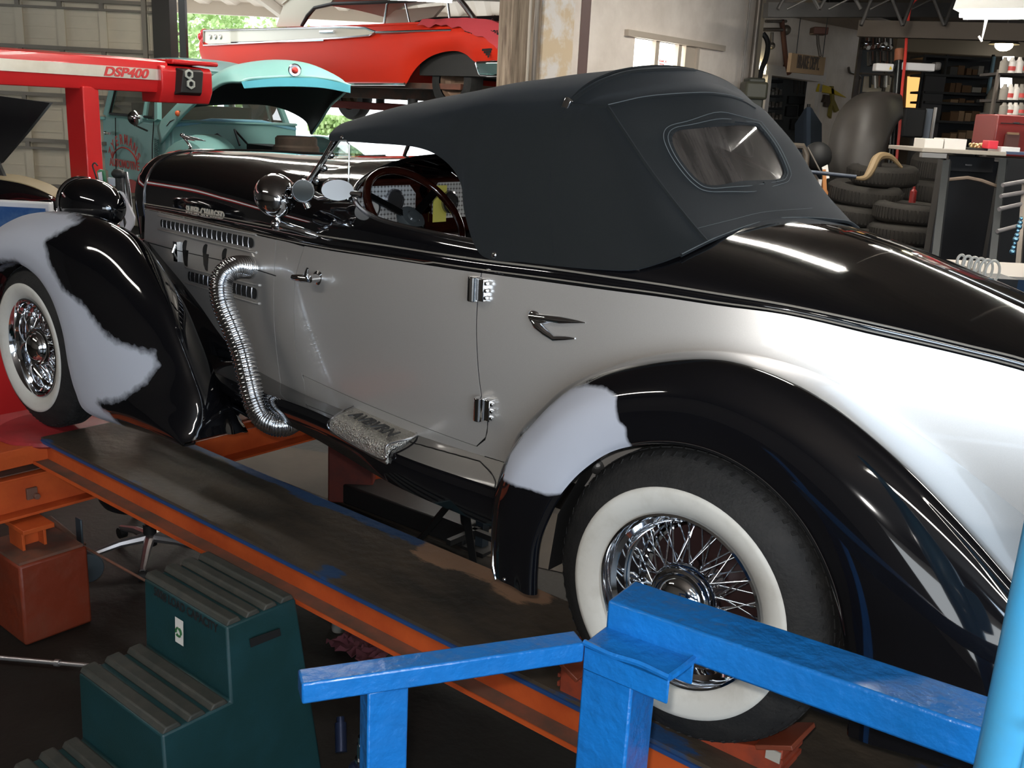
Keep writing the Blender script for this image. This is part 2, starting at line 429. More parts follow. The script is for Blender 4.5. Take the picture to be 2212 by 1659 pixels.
# --- hood hinge, ornament
MB().tube([sec(-3.15+1.25*i/20, 1.0, 2.4)+V((0,0,.003)) for i in range(21)], .005, 6).build('hood_hinge', CHRD, car)
orn = MB(); b0 = V((-3.24, YC, 1.19)); OS = .62
orn.tube([b0, b0+V((.03,0,.03))*OS, b0+V((-.02,0,.075))*OS, b0+V((-.06,0,.10))*OS], [k_*OS for k_ in (.018,.011,.010,.012)], 10)
orn.ball(b0+V((-.08,0,.115))*OS, (.016,.009,.0095), 12, 8)
orn.tube([b0+V((-.05,.01,.105))*OS, b0+V((.06,.03,.095))*OS, b0+V((.16,.045,.085))*OS], [k_*OS for k_ in (.012,.010,.002)], 8)
orn.tube([b0+V((-.05,-.01,.105))*OS, b0+V((.06,-.03,.095))*OS, b0+V((.16,-.045,.085))*OS], [k_*OS for k_ in (.012,.010,.002)], 8)
orn.build('flying_figure_ornament', CHR, car, angle=60)
# --- hood louvres
def louvre(p0, p1, q0, q1, n, name='hood_vent'):
    """pixel ends of the top and bottom edge"""
    tl, tr, bl, br = [hit(BODY, *p, .001) for p in (p0, p1, q0, q1)]
    nrm = (tr-tl).cross(bl-tl).normalized()
    if nrm.y > 0: nrm = -nrm
    slot = MB(); slot.add([tl+nrm*.006, tr+nrm*.006, br+nrm*.006, bl+nrm*.006], [(0,1,2,3)])
    for e in (tl*.5+bl*.5, tr*.5+br*.5):
        hgt = (tl-bl).length/2; slot.add([e+nrm*.0058+(tl-bl).normalized()*(hgt*math.cos(a))+(tr-tl).normalized()*(hgt*.75*math.sin(a)) for a in [2*math.pi*k/16 for k in range(16)]], [tuple(range(16))])
    f = slot.build(name, GAP, car, angle=0)
    for k in range(n):
        t = (k+.5)/n; a = tl.lerp(tr, t); b = bl.lerp(br, t)
        MB().tube([a+nrm*.008, (a+b)/2+nrm*.010, b+nrm*.008], .0028, 6).build('vent_bar', CHRD, f)
    for (a, b, s) in ((tl, tr, 1), (bl, br, -1)):
        u = (tl-bl).normalized()*.014*s; d = (tr-tl).normalized()*.045
        MB().tube([a+u-d+nrm*.003, a+u+nrm*.007, b+u+nrm*.007, b+u+d*.6+nrm*.003], .0042, 8).build('vent_ridge', CHRD if 0 else SIL, f)
louvre((352,474), (548,514), (352,490), (548,536), 19)
louvre((412,586), (555,622), (412,606), (555,646), 14)
MB().tube([p for p in hits(BODY, [(315,522),(380,540),(450,556),(520,572),(597,596)], .0015, 30)], .0022, 6).build('hood_side_seam', GAP, car)
for (x, y) in ((403,536),(447,545),(489,555)):   # capped outlets beside the one fitted pipe
    c = hit(BODY, x, y, .001); u = V((0,0,1)); r_ = V((1,0.17,0)).normalized(); nn = V((.17,-1,0)).normalized()
    MB().add([c+u*(.034*math.cos(a))+r_*(.022*math.sin(a))+nn*.0015 for a in [2*math.pi*k/20 for k in range(20)]], [tuple(range(20))]).build('pipe_opening', GAP, car, angle=0)
    c2 = hit(BODY, x+2, y+22, .001)
    MB().prism([c2+u*z_+r_*x_ for x_, z_ in ((-.022,.035),(.022,.035),(.020,-.01),(.012,-.03),(0,-.036),(-.012,-.03),(-.020,-.01))], nn*.004).build('pipe_bracket', CHRD, car)
c = hit(BODY, 387, 543, .001)
MB().box(c+V((0,-.008,0)), (.03, .02, .085)).tube([c+V((.01,-.02,.03)), c+V((.012,-.035,0)), c+V((.01,-.02,-.03))], .006).build('hood_latch', CHR, car)
# --- supercharger lettering
a, b = hit(UP, 403, 452, .004), hit(UP, 495, 468, .004)
if a and b: text('SUPER-CHARGED', 'chrome_lettering', mat('script_silver', (.55,.50,.42), .4, .2), .040, .001, a+V((0,0,-.012)), b-a, hit(UP, 405, 430, .002)-a, car, sx=(b-a).length/.345, bold=.03)
# --- door hardware
c = hit(BODY, 690, 600)
h = MB().lathe([(0,0),(.024,0),(.024,.006),(.015,.010),(.012,.045),(0,.05)], c, (0.1,-1,0), 20)
h.tube([c+V((0.005,-.048,0)), c+V((-.02,-.055,0)), c+V((-.075,-.05,-.004))], [.011,.014,.010], 12); h.tube([c+V((-.01,-.05,.0)), c+V((.0,-.055,.02)), c+V((.012,-.06,.038))], [.008,.007,.004], 10)
h.build('door_handle', CHR, DO[0])
for (x, y) in ((1037,622), (1044,878)):
    c = hit(BODY, x-6, y) or hit(BODY, x+12, y); c.x = drear(c.z)
    hg = MB().cyl(c+V((-.006,-.022,-.034)), c+V((-.006,-.022,.034)), .016, n=18).box(c+V((.016,-.01,0)), (.03,.022,.062)).box(c+V((-.006,-.01,0)), (.028,.022,.066))
    for k in range(3): hg.box(c+V((.034,-.012,-.02+.02*k)), (.010,.014,.011))
    hg.build('door_hinge', CHR, DO[0], bevel=.002)
# --- flying figure badge
def px_strip(pts, rad, name, m, flat=None, trees=None):
    P_ = [hit(trees or BODY, x, y, .004) for x, y in pts]; return MB().tube(P_, rad, 8).build(name, m, car, angle=60)
e = MB()
pt = lambda x, y, o=.006: hit(BODY, x, y, o)
e.ball(pt(1157,678,.008), (.018,.008,.010), 12, 8)
e.tube([pt(1150,683,.008), pt(1175,686,.010), pt(1215,691,.008), pt(1266,697,.004)], [.010,.010,.011,.001], 8)
e.tube([pt(1153,688,.008), pt(1172,694,.010), pt(1205,692,.008)], [.010,.008,.004], 8)
e.tube([pt(1154,690,.008), pt(1166,703,.012), pt(1183,717,.011), pt(1200,731,.008), pt(1225,730,.007), pt(1243,731,.004)], [.008,.012,.011,.008,.006,.002], 8)
e.build('flying_figure_badge', CHR, car, angle=60)
# --- lower black valance, running ledge and frame
def yo(x): return interp([-2.5,-2.1,-1.55,-1.35,-1.0,-.55], [.32,.22,.155,.12,.055,.045], x)
def zo(x): return interp([-2.5,-1.9,-1.4,-1.0,-.55], [.425,.435,.455,.452,.460], x)
def valance(m):
    rows = []
    for i in range(41):
        x = -2.45+1.9*i/40; y0 = yo(x); zt = zl(x)
        rows.append([m(p) for p in ((x, yside(x, zt)+.012, zt+.004), (x, y0+.03, zo(x)+.002), (x, y0+.008, zo(x)-.003), (x, y0, zo(x)-.016), (x, y0, zo(x)-.06), (x, y0+.012, interp([-2.4,-1.4,-.55], [.36,.35,.335], x)), (x, y0+.10, .345))])
    return MB().grid(rows).build('side_valance', BLK, car, solid=.005)
VA = both(valance); VAL = bvh(VA[0])
c0 = onp(743,893,'Z',.445)
st = MB(); xa, xb = -1.365, -1.035
prof = [(.135,.026),(.035,.016),(.004,.010),(-.012,-.006),(-.014,-.028),(-.008,-.042)]
rows = [[(x, yo(x)+y, zo(x)+z) for y, z in prof] for x in [xa+(xb-xa)*i/12 for i in range(13)]]
PLATE = mat('stippled_aluminium', (.62,.60,.55), .25, 1, bump=1.0, bscale=150)
sp = st.grid(rows).build('step_plate', PLATE, car, solid=.012)
text('AVBVRN', 'step_plate_lettering', mat('worn_black_paint', (.02,.02,.02), .4), .062, .0015, (xa+.045, yo(xa)+.026, zo(xa)+.022), (1,-.195,0), (.2,1,.1), sp, sx=1.05)
MB().tube(crc([(xx, yo(xx)+yy, zo(xx)+z_) for xx, yy, z_ in ((xa+.012,.125,.028),(xb-.012,.125,.028),(xb-.01,.0,.014),(xb-.014,-.016,-.028),(xa+.014,-.016,-.028),(xa+.01,.0,.014))], 60), .003, 6, True).build('step_plate_border', CHRD, sp)
MB().cyl((-2.12,.28,.30), (-1.80,.20,.31), .014).build('chrome_rod', CHR, car)
MB().box((-1.3,.55,.30), (3.8,.08,.14)).box((-1.3,1.13,.30), (3.8,.08,.14)).box((-1.3,.84,.33), (2.2,.7,.03)).cyl((-.0,.1,.36),(0,1.58,.36),.05).cyl((-3.2,.15,.36),(-3.2,1.53,.36),.04).build('chassis', mat('chassis_black', (.012,.011,.010), .5), car)
# --- flexible exhaust pipe
path = cr([onp(x, y, 'Y', d_) for x, y, d_ in ((548,580,.37),(530,577,.30),(508,578,.245),(487,590,.205),(477,614,.185),(482,655,.175),(502,705,.17),(521,755,.165),(535,810,.16),(548,862,.16),(566,899,.165),(592,916,.18),(614,918,.205),(634,908,.25))], 840)
rad = [.0365+.0062*abs(math.sin(math.pi*i/10.8)) for i in range(840)]
MB().tube(path, rad, 28).build('flexible_exhaust_pipe', CHR, car, angle=50)
# --- fenders
FF = [  # lip (x, z), crown (x, z)
 ((-3.62,.33),(-3.93,.38)), ((-3.60,.50),(-3.85,.60)), ((-3.52,.62),(-3.68,.77)), ((-3.40,.70),(-3.44,.885)), ((-3.225,.733),(-3.17,.938)), ((-3.086,.71),(-2.93,.955)), ((-2.994,.663),(-2.76,.944)),
 ((-2.927,.597),(-2.60,.898)), ((-2.873,.492),(-2.46,.80)), ((-2.846,.361),(-2.325,.68)), ((-2.803,.263),(-2.225,.55)), ((-2.72,.196),(-2.155,.44)), ((-2.47,.192),(-2.10,.36)), ((-2.23,.20),(-2.075,.285)), ((-2.09,.205),(-2.065,.225))]
def ffender(m):
    rows = []
    for k, (l, c_) in enumerate(FF):
        L_, C_ = V((l[0], 0, l[1])), V((c_[0], 0, c_[1])); D = C_-L_; tail = max(0, (k-10)/4); yc_ = .125+.02*tail; yo_ = .075*max(0, (k-11)/3)
        f = lambda t, y: L_+D*t+V((0, y+yo_*(1-t), 0))
        dn = D.normalized(); inn = .26+.03*tail
        rows.append([m(p) for p in (f(0,.004), f(.12,-.012), f(.35,-.020), f(.62,.000), f(.84,.045), f(.96,.09), f(1.0,yc_), C_-dn*.012+V((0,yc_+.05,0)), C_-dn*.045+V((0,yc_+.10,0)), C_-dn*(.10-.05*tail)+V((0,inn,0)), C_-dn*(.22-.15*tail)+V((.0,inn+.04,0)))])
    o = MB().grid(loft(rows, 150, 70)).build('front_fender', BLK_PATCH, car, solid=.008, angle=60)
    return o
FFo = both(ffender)
def pxz(pts, y): return [(onp(a, b, 'Y', y).x, onp(a, b, 'Y', y).z) for a, b in pts]
setpatch(FFo[0], [pxz([(-160,470),(-60,430),(60,455),(128,470),(150,486),(118,520),(138,570),(165,620),(205,655),(235,700),(262,735),(320,765),(330,790),(318,830),(285,858),(238,862),(262,890),(280,925),(200,915),(150,900),(120,700),(60,560),(-40,560),(-160,650)], .03)], .07)
setpatch(FFo[1], [], 1)
MB().tube([FFo[0].data.vertices[i*70].co+car.location for i in range(40, 150)], .006, 6).build('fender_edge_bead', BLK, FFo[0])
def apron(m):   # inner skirt between front fender and hood side
    R_ = [[(-3.35,.36,.70),(-3.35,.46,.78),(-3.30,.60,.80)], [(-3.10,.37,.76),(-3.10,.44,.79),(-3.12,.55,.80)], [(-2.90,.38,.70),(-2.92,.44,.73),(-2.95,.525,.735)], [(-2.6,.39,.56),(-2.61,.43,.59),(-2.62,.475,.61)], [(-2.4,.38,.42),(-2.40,.41,.47),(-2.40,.435,.50)], [(-2.25,.36,.32),(-2.22,.38,.40),(-2.2,.395,.44)], [(-2.15,.33,.26),(-2.12,.35,.33),(-2.05,.36,.42)]]
    rows = [[m((x, y, z)) for x, y, z in [(r[0][0], r[0][1]-.07, r[0][2]-.06)]+r] for r in R_]
    return MB().grid(loft(rows, 40, 16)).build('fender_apron', BLK, car, solid=.006)
both(apron)
RF = [ # lip(x,z), crown(x,z), seam(x,z)
 ((-.408,.235),(-.585,.245),(-.645,.29)), ((-.41,.30),(-.592,.36),(-.655,.40)), ((-.405,.385),(-.585,.475),(-.645,.495)), ((-.378,.47),(-.545,.585),(-.60,.60)), ((-.34,.545),(-.465,.69),(-.522,.685)), ((-.28,.622),(-.385,.775),(-.450,.752)), ((-.20,.69),(-.275,.85),(-.345,.812)), ((-.10,.733),(-.13,.905),(-.205,.880)),
 ((0,.752),(.01,.932),(-.06,.911)), ((.10,.745),(.14,.922),(.075,.902)), ((.20,.708),(.26,.888),(.195,.865)), ((.29,.64),(.38,.83),(.30,.805)), ((.36,.54),(.50,.755),(.42,.726)), ((.405,.42),(.64,.65),(.56,.62)), ((.43,.32),(.80,.51),(.72,.49)), ((.44,.22),(.93,.33),(.86,.34))]
def rfender(m):
    rows = []
    for k, (l, c_, s_) in enumerate(RF):
        ys_ = yside(s_[0], s_[1])+.006; L_, C_ = V((l[0], -.015, l[1])), V((c_[0], .055, c_[1])); S_ = V((s_[0], ys_, s_[1])); D = C_-L_; D.y = 0
        bul = min(1, k/5)
        rows.append([m(p) for p in (L_+V((0,.006,0)), L_+D*.10+V((0,-.006,0)), L_+D*.35+V((0,-.016*bul,0)), L_+D*.62+V((0,-.010*bul,0)), L_+D*.84+V((0,.018,0)), L_+D*.96+V((0,.045,0)), C_+V((0,.01,0)), C_.lerp(S_, .5)+D.normalized()*.006, S_, S_+V((0,.03,0)))])
    return MB().grid(loft(rows, 160, 60)).build('rear_fender', BLK_PATCH, car, solid=.008, angle=60)
RFo = both(rfender)
setpatch(RFo[0], [pxz([(1092,1035),(1100,985),(1150,905),(1215,850),(1262,838),(1318,842),(1345,855),(1353,905),(1366,915),(1369,985),(1330,1000),(1250,1060),(1190,1062),(1140,1045)], -.005)], .022)
setpatch(RFo[1], [], 1)
MB().tube([RFo[0].data.vertices[i*60].co+car.location for i in range(0, 160)], .007, 6).build('fender_lip_bead', BLK, RFo[0])
MB().tube([RFo[0].data.vertices[i*60+53].co+car.location+V((0,-.004,.002)) for i in range(28, 160)], .0035, 6).build('fender_welt', mat('olive_fender_welt', (.20,.19,.15), .5), RFo[0])
# stone guard on the nose of the rear fender
g0 = [(-.545,.25),(-.550,.34),(-.548,.43),(-.530,.50)]; g1 = [(-.43,.235),(-.435,.34),(-.43,.42),(-.425,.46)]
MB().grid([[V((a[0], .01, a[1])).lerp(V((b_[0], -.012, b_[1])), t)+V((0,-.016,0)) for t in (0,.25,.5,.75,1)] for a, b_ in zip(g0, g1)]).build('stone_guard', BLK, RFo[0], solid=.004)
MB().tube([(-.535,-.018,.235),(-.552,-.012,.27),(-.556,-.008,.34),(-.553,-.006,.43),(-.530,-.008,.535)], .003, 6).build('stone_guard_trim', CHR, RFo[0])
for (x_, z_) in ((-.46,.45),(-.50,.25)): MB().ball((x_,-.024,z_), .006, 10, 6).build('stone_guard_rivet', CHR, RFo[0])
# underside and suspension seen in the wheel arch
MB().grid([[(-.45,.10,.25),(-.45,.22,.25)],[(-.43,.10,.42),(-.44,.22,.44)],[(-.33,.10,.62),(-.33,.24,.62)],[(-.18,.08,.73),(-.18,.24,.73)],[(0,.06,.77),(0,.24,.77)],[(.2,.08,.73),(.2,.27,.73)],[(.4,.1,.55),(.4,.3,.55)],[(.5,.1,.3),(.5,.33,.3)]]).build('wheel_well', GAP, car)
UNDER = mat('undercoated_steel', (.10,.10,.10), .45, .7, bump=.7, bscale=30)
MB().box((-.30,.42,.46), (.34,.34,.40)).build('battery_box', mat('grey_galvanised', (.33,.34,.34), .5, .5, bump=.5, bscale=25), car, bevel=.01)
MB().tube([(-.40,.24,.60),(-.36,.20,.52),(-.37,.17,.42),(-.385,.16,.30),(-.35,.17,.24)], .014).tube([(-.44,.22,.66),(-.2,.2,.66)], .02).box((-.36,.20,.40), (.05,.03,.30)).ball((-.36,.17,.56), .025).ball((-.30,.17,.64), .022).build('spring_shackle', UNDER, car)
MB().tube([(-.30,.12,.50),(-.22,.12,.56),(-.14,.14,.60)], .008).build('brake_line', UNDER, car)
# --- wheels
def wheel(c, name='wheel', spokes=True, flip=1):
    c = V(c); ax = (0, flip, 0)
    rimp = [(.215,.008),(.214,-.004),(.208,-.006),(.203,.004),(.199,.020),(.193,.026),(.189,.030),(.186,.060),(.181,.066),(.176,.070),(.168,.100),(.164,.104),(.160,.120),(.185,.135),(.20,.15)]
    w_ = MB().lathe(rimp, c, ax, 72).build(name, CHR, car, angle=30)
    ty = [(.212,.012),(.222,.0),(.245,-.014),(.268,-.018),(.281,-.016),(.300,-.010),(.318,.002),(.332,.012),(.345,.020),(.350,.026),(.3545,.030),(.359,.045),(.361,.085),(.359,.125),(.350,.148),(.31,.180),(.25,.185),(.212,.16)]
    MB().lathe(ty, c, ax, 96).build('tire', TYRE, w_, angle=50)
    MB().lathe([(.2135,.006),(.222,-.0025),(.245,-.0170),(.268,-.0210),(.279,-.0195),(.281,-.0150)], c, ax, 96).build('whitewall', WWALL, w_, angle=60)
    tr = MB()
    for k in range(72):
        a = 2*math.pi*k/72; u = V((math.sin(a), 0, math.cos(a))); t_ = V((math.cos(a), 0, -math.sin(a)))
        for (r0, y0, r1, y1, sk) in ((.346,.0195,.3545,.031,.004),):
            p, q = c+u*r0+V((0,y0*flip,0)), c+u*r1+V((0,y1*flip,0))+t_*sk
            tr.beam(p, q, .010, .002, u)
        for y0 in (.055,.085,.115): tr.box(c+u*.3595+V((0,y0*flip,0)), (.024,.018,.004), Matrix((t_, V((0,1,0)), u)).transposed())
    tr.build('tread_blocks', TYRE, w_, angle=0)
    MB().lathe([(0,-.016),(.02,-.0155),(.04,-.011),(.053,-.002),(.058,.006),(.060,.004),(.066,.002),(.070,.010),(.073,.008),(.078,.010),(.083,.02),(.086,.034),(.070,.05),(.066,.12)], c, ax, 48).build('hubcap', CHR, w_, angle=35)
    MB().lathe([(0,.13),(.15,.13),(.155,.16)], c, ax, 40).build('brake_drum', mat('red_brake_drum', (.022,.007,.006), .5) if spokes else GAP, w_)
    if spokes:
        kinds = []
        for (r0, y0, r1, y1, da) in ((.080,.030,.172,.085,.30), (.080,.030,.172,.085,-.30), (.070,.075,.160,.112,.38), (.070,.075,.160,.112,-.38)):
            p = V((0, y0*flip, r0)); q = V((math.sin(da)*r1, y1*flip, math.cos(da)*r1))
            s_ = MB().cyl(p, q, .0023, n=6).cyl(q, q.lerp(p, .10), .0042, n=6)
            kinds.append(s_)
        for kk, s_ in enumerate(kinds):
            first = None
            for k in range(16):
                if first is None: o = s_.build('spoke', CHR, w_, local=True, angle=60); first = o
                else: o = first.copy(); COL.objects.link(o); o.parent = w_
                o.location = c-car.location; o.rotation_euler = (0, 2*math.pi*(k+.25*kk)/16, 0)
    return w_
wheel((0, 0, .361)); wheel((-3.226, .03, .361))
wheel((0, 2*YC, .361), spokes=False, flip=-1); wheel((-3.226, 2*YC-.03, .361), spokes=False, flip=-1)
# --- soft top
TR = [
 [(-1.625,.335,1.322),(-1.635,.35,1.345),(-1.665,.44,1.378),(-1.71,.62,1.392),(-1.74,.84,1.395)],
 [(-1.40,.285,1.328),(-1.40,.30,1.375),(-1.405,.385,1.425),(-1.41,.58,1.458),(-1.42,.84,1.468)],
 [(-1.12,.235,1.330),(-1.12,.245,1.39),(-1.12,.325,1.455),(-1.12,.55,1.505),(-1.12,.84,1.518)],
 [(-.985,.213,1.303),(-.99,.222,1.38),(-.99,.305,1.465),(-.99,.53,1.525),(-.99,.84,1.540)],
 [(-.905,.200,1.245),(-.915,.214,1.35),(-.92,.296,1.467),(-.92,.52,1.532),(-.92,.84,1.550)],
 [(-.865,.180,1.16),(-.87,.205,1.32),(-.87,.291,1.465),(-.87,.51,1.536),(-.87,.84,1.556)],
 [(-.775,.153,1.062),(-.79,.190,1.29),(-.79,.284,1.460),(-.79,.50,1.545),(-.79,.84,1.567)],
 [(-.62,.146,1.064),(-.66,.190,1.28),(-.68,.282,1.460),(-.68,.495,1.553),(-.68,.84,1.583)],
 [(-.52,.145,1.068),(-.59,.195,1.27),(-.62,.285,1.462),(-.62,.49,1.560),(-.62,.84,1.596)]]
RR = [
 [(-.52,.145,1.068),(-.59,.195,1.27),(-.62,.285,1.462),(-.615,.49,1.557),(-.61,.84,1.593)],
 [(-.42,.150,1.073),(-.535,.205,1.27),(-.585,.290,1.455),(-.565,.50,1.520),(-.545,.84,1.558)],
 [(-.33,.162,1.080),(-.475,.22,1.265),(-.55,.300,1.445),(-.515,.51,1.492),(-.475,.84,1.518)],
 [(-.29,.180,1.087),(-.40,.245,1.25),(-.45,.335,1.375),(-.435,.54,1.400),(-.415,.84,1.415)],
 [(-.25,.215,1.105),(-.30,.29,1.19),(-.335,.40,1.245),(-.34,.60,1.27),(-.335,.84,1.285)],
 [(-.225,.262,1.122),(-.215,.37,1.148),(-.22,.47,1.160),(-.235,.64,1.173),(-.245,.84,1.180)]]
def mirrow(r): return r+[(x, 2*YC-y, z) for x, y, z in reversed(r[:-1])]
TOP1 = MB().grid(loft([mirrow(r) for r in TR], 90, 81)).build('canvas_top', CLOTH, car, solid=.006, angle=50)
rg = loft([mirrow(r) for r in RR], 80, 121)
# rear window outline in the curtain, measured where it meets the canvas
full = MB().grid(rg); tmp = BVHTree.FromPolygons([V(v) for v in full.v], full.f)
wpx = [(1462,283),(1500,277),(1560,270),(1625,271),(1642,281),(1672,320),(1693,365),(1692,382),(1676,391),(1600,397),(1537,405),(1505,392),(1472,355),(1452,320),(1448,297)]
wp = [hit(tmp, x, y) for x, y in wpx]
ring = crc(wp, 90)
wc = sum(ring, V())/len(ring)
poly2 = [(p.y, p.z) for p in ring]
keep = []
for f in full.f:
    c_ = sum((V(full.v[i]) for i in f), V())/4
    if not ((inpoly(c_.y, c_.z, poly2) or pdist(c_.y, c_.z, poly2) < .004) and c_.x > -.55): keep.append(f)
full.f = keep
CURT = full.build('rear_curtain', CLOTH, car, solid=.005, angle=50)
CT = bvh(CURT); TT = bvh(TOP1)
nr = V((.6,-.15,.75)).normalized()
pn = MB(); pn.v = [tuple(p+nr*.001) for p in ring]+[tuple(wc+nr*.012)]; pn.f = [(i, (i+1) % 90, 90) for i in range(90)]
rows = [[wc+nr*.010*(1-t*t)+(p-wc)*t for p in ring+ring[:1]] for t in (.001,.25,.5,.75,.9,1.01)]
pane = MB().grid(rows).build('rear_window', VINYL, car, angle=60)
MB().grid([[p+nr*.004+(p-wc).normalized()*k for p in ring+ring[:1]] for k in (-.006, .004, .022)]).build('window_binding', CLOTH, CURT, solid=.004)
for k in (.014, .034): MB().tube([p+nr*.006+(p-wc).normalized()*k for p in ring], .0012, 5, True).build('stitching', THREAD, CURT)
def seam(trees, pts, name, m, r, par, n=60, off=.004): 
    h_ = hits(trees, pts, off, n)
    if len(h_) > 2: return MB().tube(h_, r, 6).build(name, m, par)
K = lambda L: [(1000+x/2.765, 130+y/2.765) for x, y in L]
seam([CT, TT], K([(650,272),(860,285),(1100,235),(1400,212),(1560,222),(1660,250),(1735,292)]), 'stitched_seam', CLOTH, .005, CURT)
seam([CT, TT], K([(860,280),(1100,228),(1400,206),(1560,216),(1660,244)]), 'stitching', THREAD, .0012, CURT, off=.009)
seam([CT], K([(862,290),(960,440),(1100,650),(1250,850),(1380,1010),(1450,1090)]), 'curtain_fold', CLOTH, .006, CURT)
seam([CT], K([(1385,1015),(1600,960),(1800,912),(2080,890)]), 'stitching', THREAD, .0013, CURT)
seam([CT, TT], K([(195,1200),(500,1248),(900,1280),(1080,1262),(1300,1190),(1480,1100)]), 'stitching', THREAD, .0013, CURT)
seam([CT, TT], K([(640,262),(700,210),(800,145),(900,105),(1000,80),(1200,66),(1450,72),(1600,95),(1680,160),(1700,225)]), 'ridge_piping', CLOTH, .007, TOP1)
seam([TT], K([(30,137),(200,143),(450,150),(750,148)]), 'stitching', THREAD, .001, TOP1)
p = hit([CT, TT], 1225, 231, .004); MB().box(p, (.022,.014,.04), Matrix.Rotation(.5, 3, 'Y')).build('chrome_bow_cap', CHR, TOP1, bevel=.003)
edge = [v.co for v in CURT.data.vertices]
for (x, y) in ((1070,551),(1368,586),(1509,537),(742,298)):
    p = hit([TT, CT], x, y, .003)
    if p: MB().ball(p, (.010,.008,.010), 12, 8).build('snap_fastener', CHR, TOP1)
bo = [V(p) for p in rg[-1]]; MB().tube([p+V((0,0,.002)) for p in bo], .005, 6).build('curtain_hem', CLOTH, CURT)
MB().tube([p+V((.004,0,.006)) for p in bo], .0013, 5).build('stitching', THREAD, CURT)
# --- windscreen
WS0, WS1 = V((-1.735,.325,1.165)), V((-1.605,.345,1.335))   # near pillar foot and head
fw = V((-1.80,YC,1.245)), V((-1.73,YC,1.39))
for m_ in (lambda p: V(p), lambda p: V((p[0], 2*YC-p[1], p[2]))):
    MB().tube([m_(WS0), m_(WS0.lerp(WS1,.5)+V((.002,0,0))), m_(WS1)], [.014,.011,.010], 10).build('windscreen_pillar', CHR, car)
    MB().add([m_(q) for q in (WS0, WS1, fw[1], fw[0])], [(0,1,2,3)]).build('windscreen_glass', GLASS, car, angle=0)
MB().tube([WS0, fw[0], (WS0.x, 2*YC-WS0.y, WS0.z)], .008, 8).build('windscreen_lower_frame', CHR, car)
MB().tube([WS1, fw[1], (WS1.x, 2*YC-WS1.y, WS1.z)], .012, 8).build('windscreen_header', CHR, car)
MB().tube([fw[0], fw[1]], .008, 8).build('windscreen_centre_bar', CHR, car)
ww = [onp(x, y, 'Y', .30) for x, y in ((666,396),(700,350),(735,304),(748,304),(755,312),(754,372),(752,432),(740,436),(700,424),(668,408))]
MB().prism(ww, (0,.006,0)).build('wind_wing', GLASS, car, angle=0)
MB().tube([q+V((0,-.001,0)) for q in ww], .0028, 6, True).build('wind_wing_rim', mat('polished_glass_edge', (.55,.58,.56), .1, .6), car)
for (x, y) in ((683,390),(700,363),(715,335)):
    p = onp(x, y, 'Y', .315); MB().ball(p, (.014,.012,.012), 10, 6).cyl(p, p+V((-.03,.02,-.01)), .006).build('wing_clamp', CHR, car)
# --- mirrors and spotlamp
pm = onp(655, 412, 'Y', .17); n_ = V((.75,-.45,.15)).normalized()
mm = MB().lathe([(0,0),(.035,0),(.038,.004),(.038,.010),(.030,.03),(.012,.045),(0,.048)], pm, -n_, 32); mm.tube([pm-n_*.04, onp(665,446,'Y',.20), onp(662,452,'Y',.22)], [.010,.012,.004], 10)
mr = mm.build('round_mirror', CHR, car, angle=40)
MB().lathe([(0,0),(.033,0)], pm+n_*.0015, n_, 32).build('mirror_glass', mat('mirror_glass_grey', (.30,.33,.33), .05, 1), mr)
pm2 = onp(724, 411, 'Y', .25)
m2 = MB().ball(pm2+V((-.012,0,0)), (.040,.030,.034), 24, 12, Matrix.Rotation(.25, 3, 'Y')).build('side_mirror', CHR, car)
ml = V((.9,-.42,.1)).normalized(); ax1 = V((.42,.9,0)).normalized()
MB().add([pm2+ml*.030+ax1*(.053*math.cos(a))+V((0,0,1))*(.033*math.sin(a)) for a in [2*math.pi*k/28 for k in range(28)]], [tuple(range(28))]).build('mirror_glass', mat('mirror_glass_bright', (.85,.85,.84), .25, .6), m2, angle=0)
MB().tube([pm2+V((-.02,.01,-.02)), onp(690,428,'Y',.27), onp(655,412,'Y',.25)], .009, 10).tube([pm2+V((.02,.02,-.005)), pm2+V((.07,.05,-.01))], .010, 10).build('mirror_arm', CHR, m2)
sd = V((-.82,.50,.08)).normalized(); sc = onp(597, 424, 'Y', .19)
sl = MB().lathe([(0,-.088),(.020,-.085),(.042,-.070),(.058,-.045),(.068,-.015),(.071,.010),(.071,.030),(.066,.034)], sc, sd, 40)
MB().lathe([(.062,.036),(.03,.048),(0,.052)], sc, sd, 32).build('spotlamp_lens', mat('lamp_lens', (.7,.7,.7), .1, .3), sl.build('spotlamp', CHR, car, angle=50))
MB().tube([sc+V((0,0,-.07)), sc+V((.01,.01,-.095)), sc+V((.06,.02,-.10)), sc+V((.12,.07,-.12)), sc+V((.16,.12,-.135))], [.015,.018,.012,.012,.010], 12).ball(sc+V((-.0,0,-.095)), .02).build('spotlamp_bracket', CHR, car)
# --- headlamps
for m_, dx in ((lambda p: V(p), 0), (lambda p: V((p[0], 2*YC-p[1], p[2])), 0)):
    hc = m_((-3.11,.285,.972))
    hl = MB().lathe([(0,.185),(.024,.180),(.055,.158),(.082,.120),(.101,.07),(.110,.02),(.112,-.03),(.108,-.085),(.104,-.10)], hc, (1,.0,0), 40).build('headlamp', BLK, car, angle=60)
    MB().lathe([(.110,-.085),(.115,-.09),(.115,-.104),(.104,-.112)], hc, (1,0,0), 40).build('headlamp_rim', CHR, hl)
    MB().lathe([(.104,-.11),(.05,-.125),(0,-.13)], hc, (1,0,0), 32).build('headlamp_lens', mat('lamp_lens_clear', (.7,.7,.72), .1, .2), hl)
    MB().tube([hc+V((0,0,-.09)), hc+V((.03,.06 if hc.y < YC else -.06,-.16)), hc+V((.06,.14 if hc.y < YC else -.14,-.20))], [.03,.022,.03], 12).build('headlamp_stand', BLK, hl)
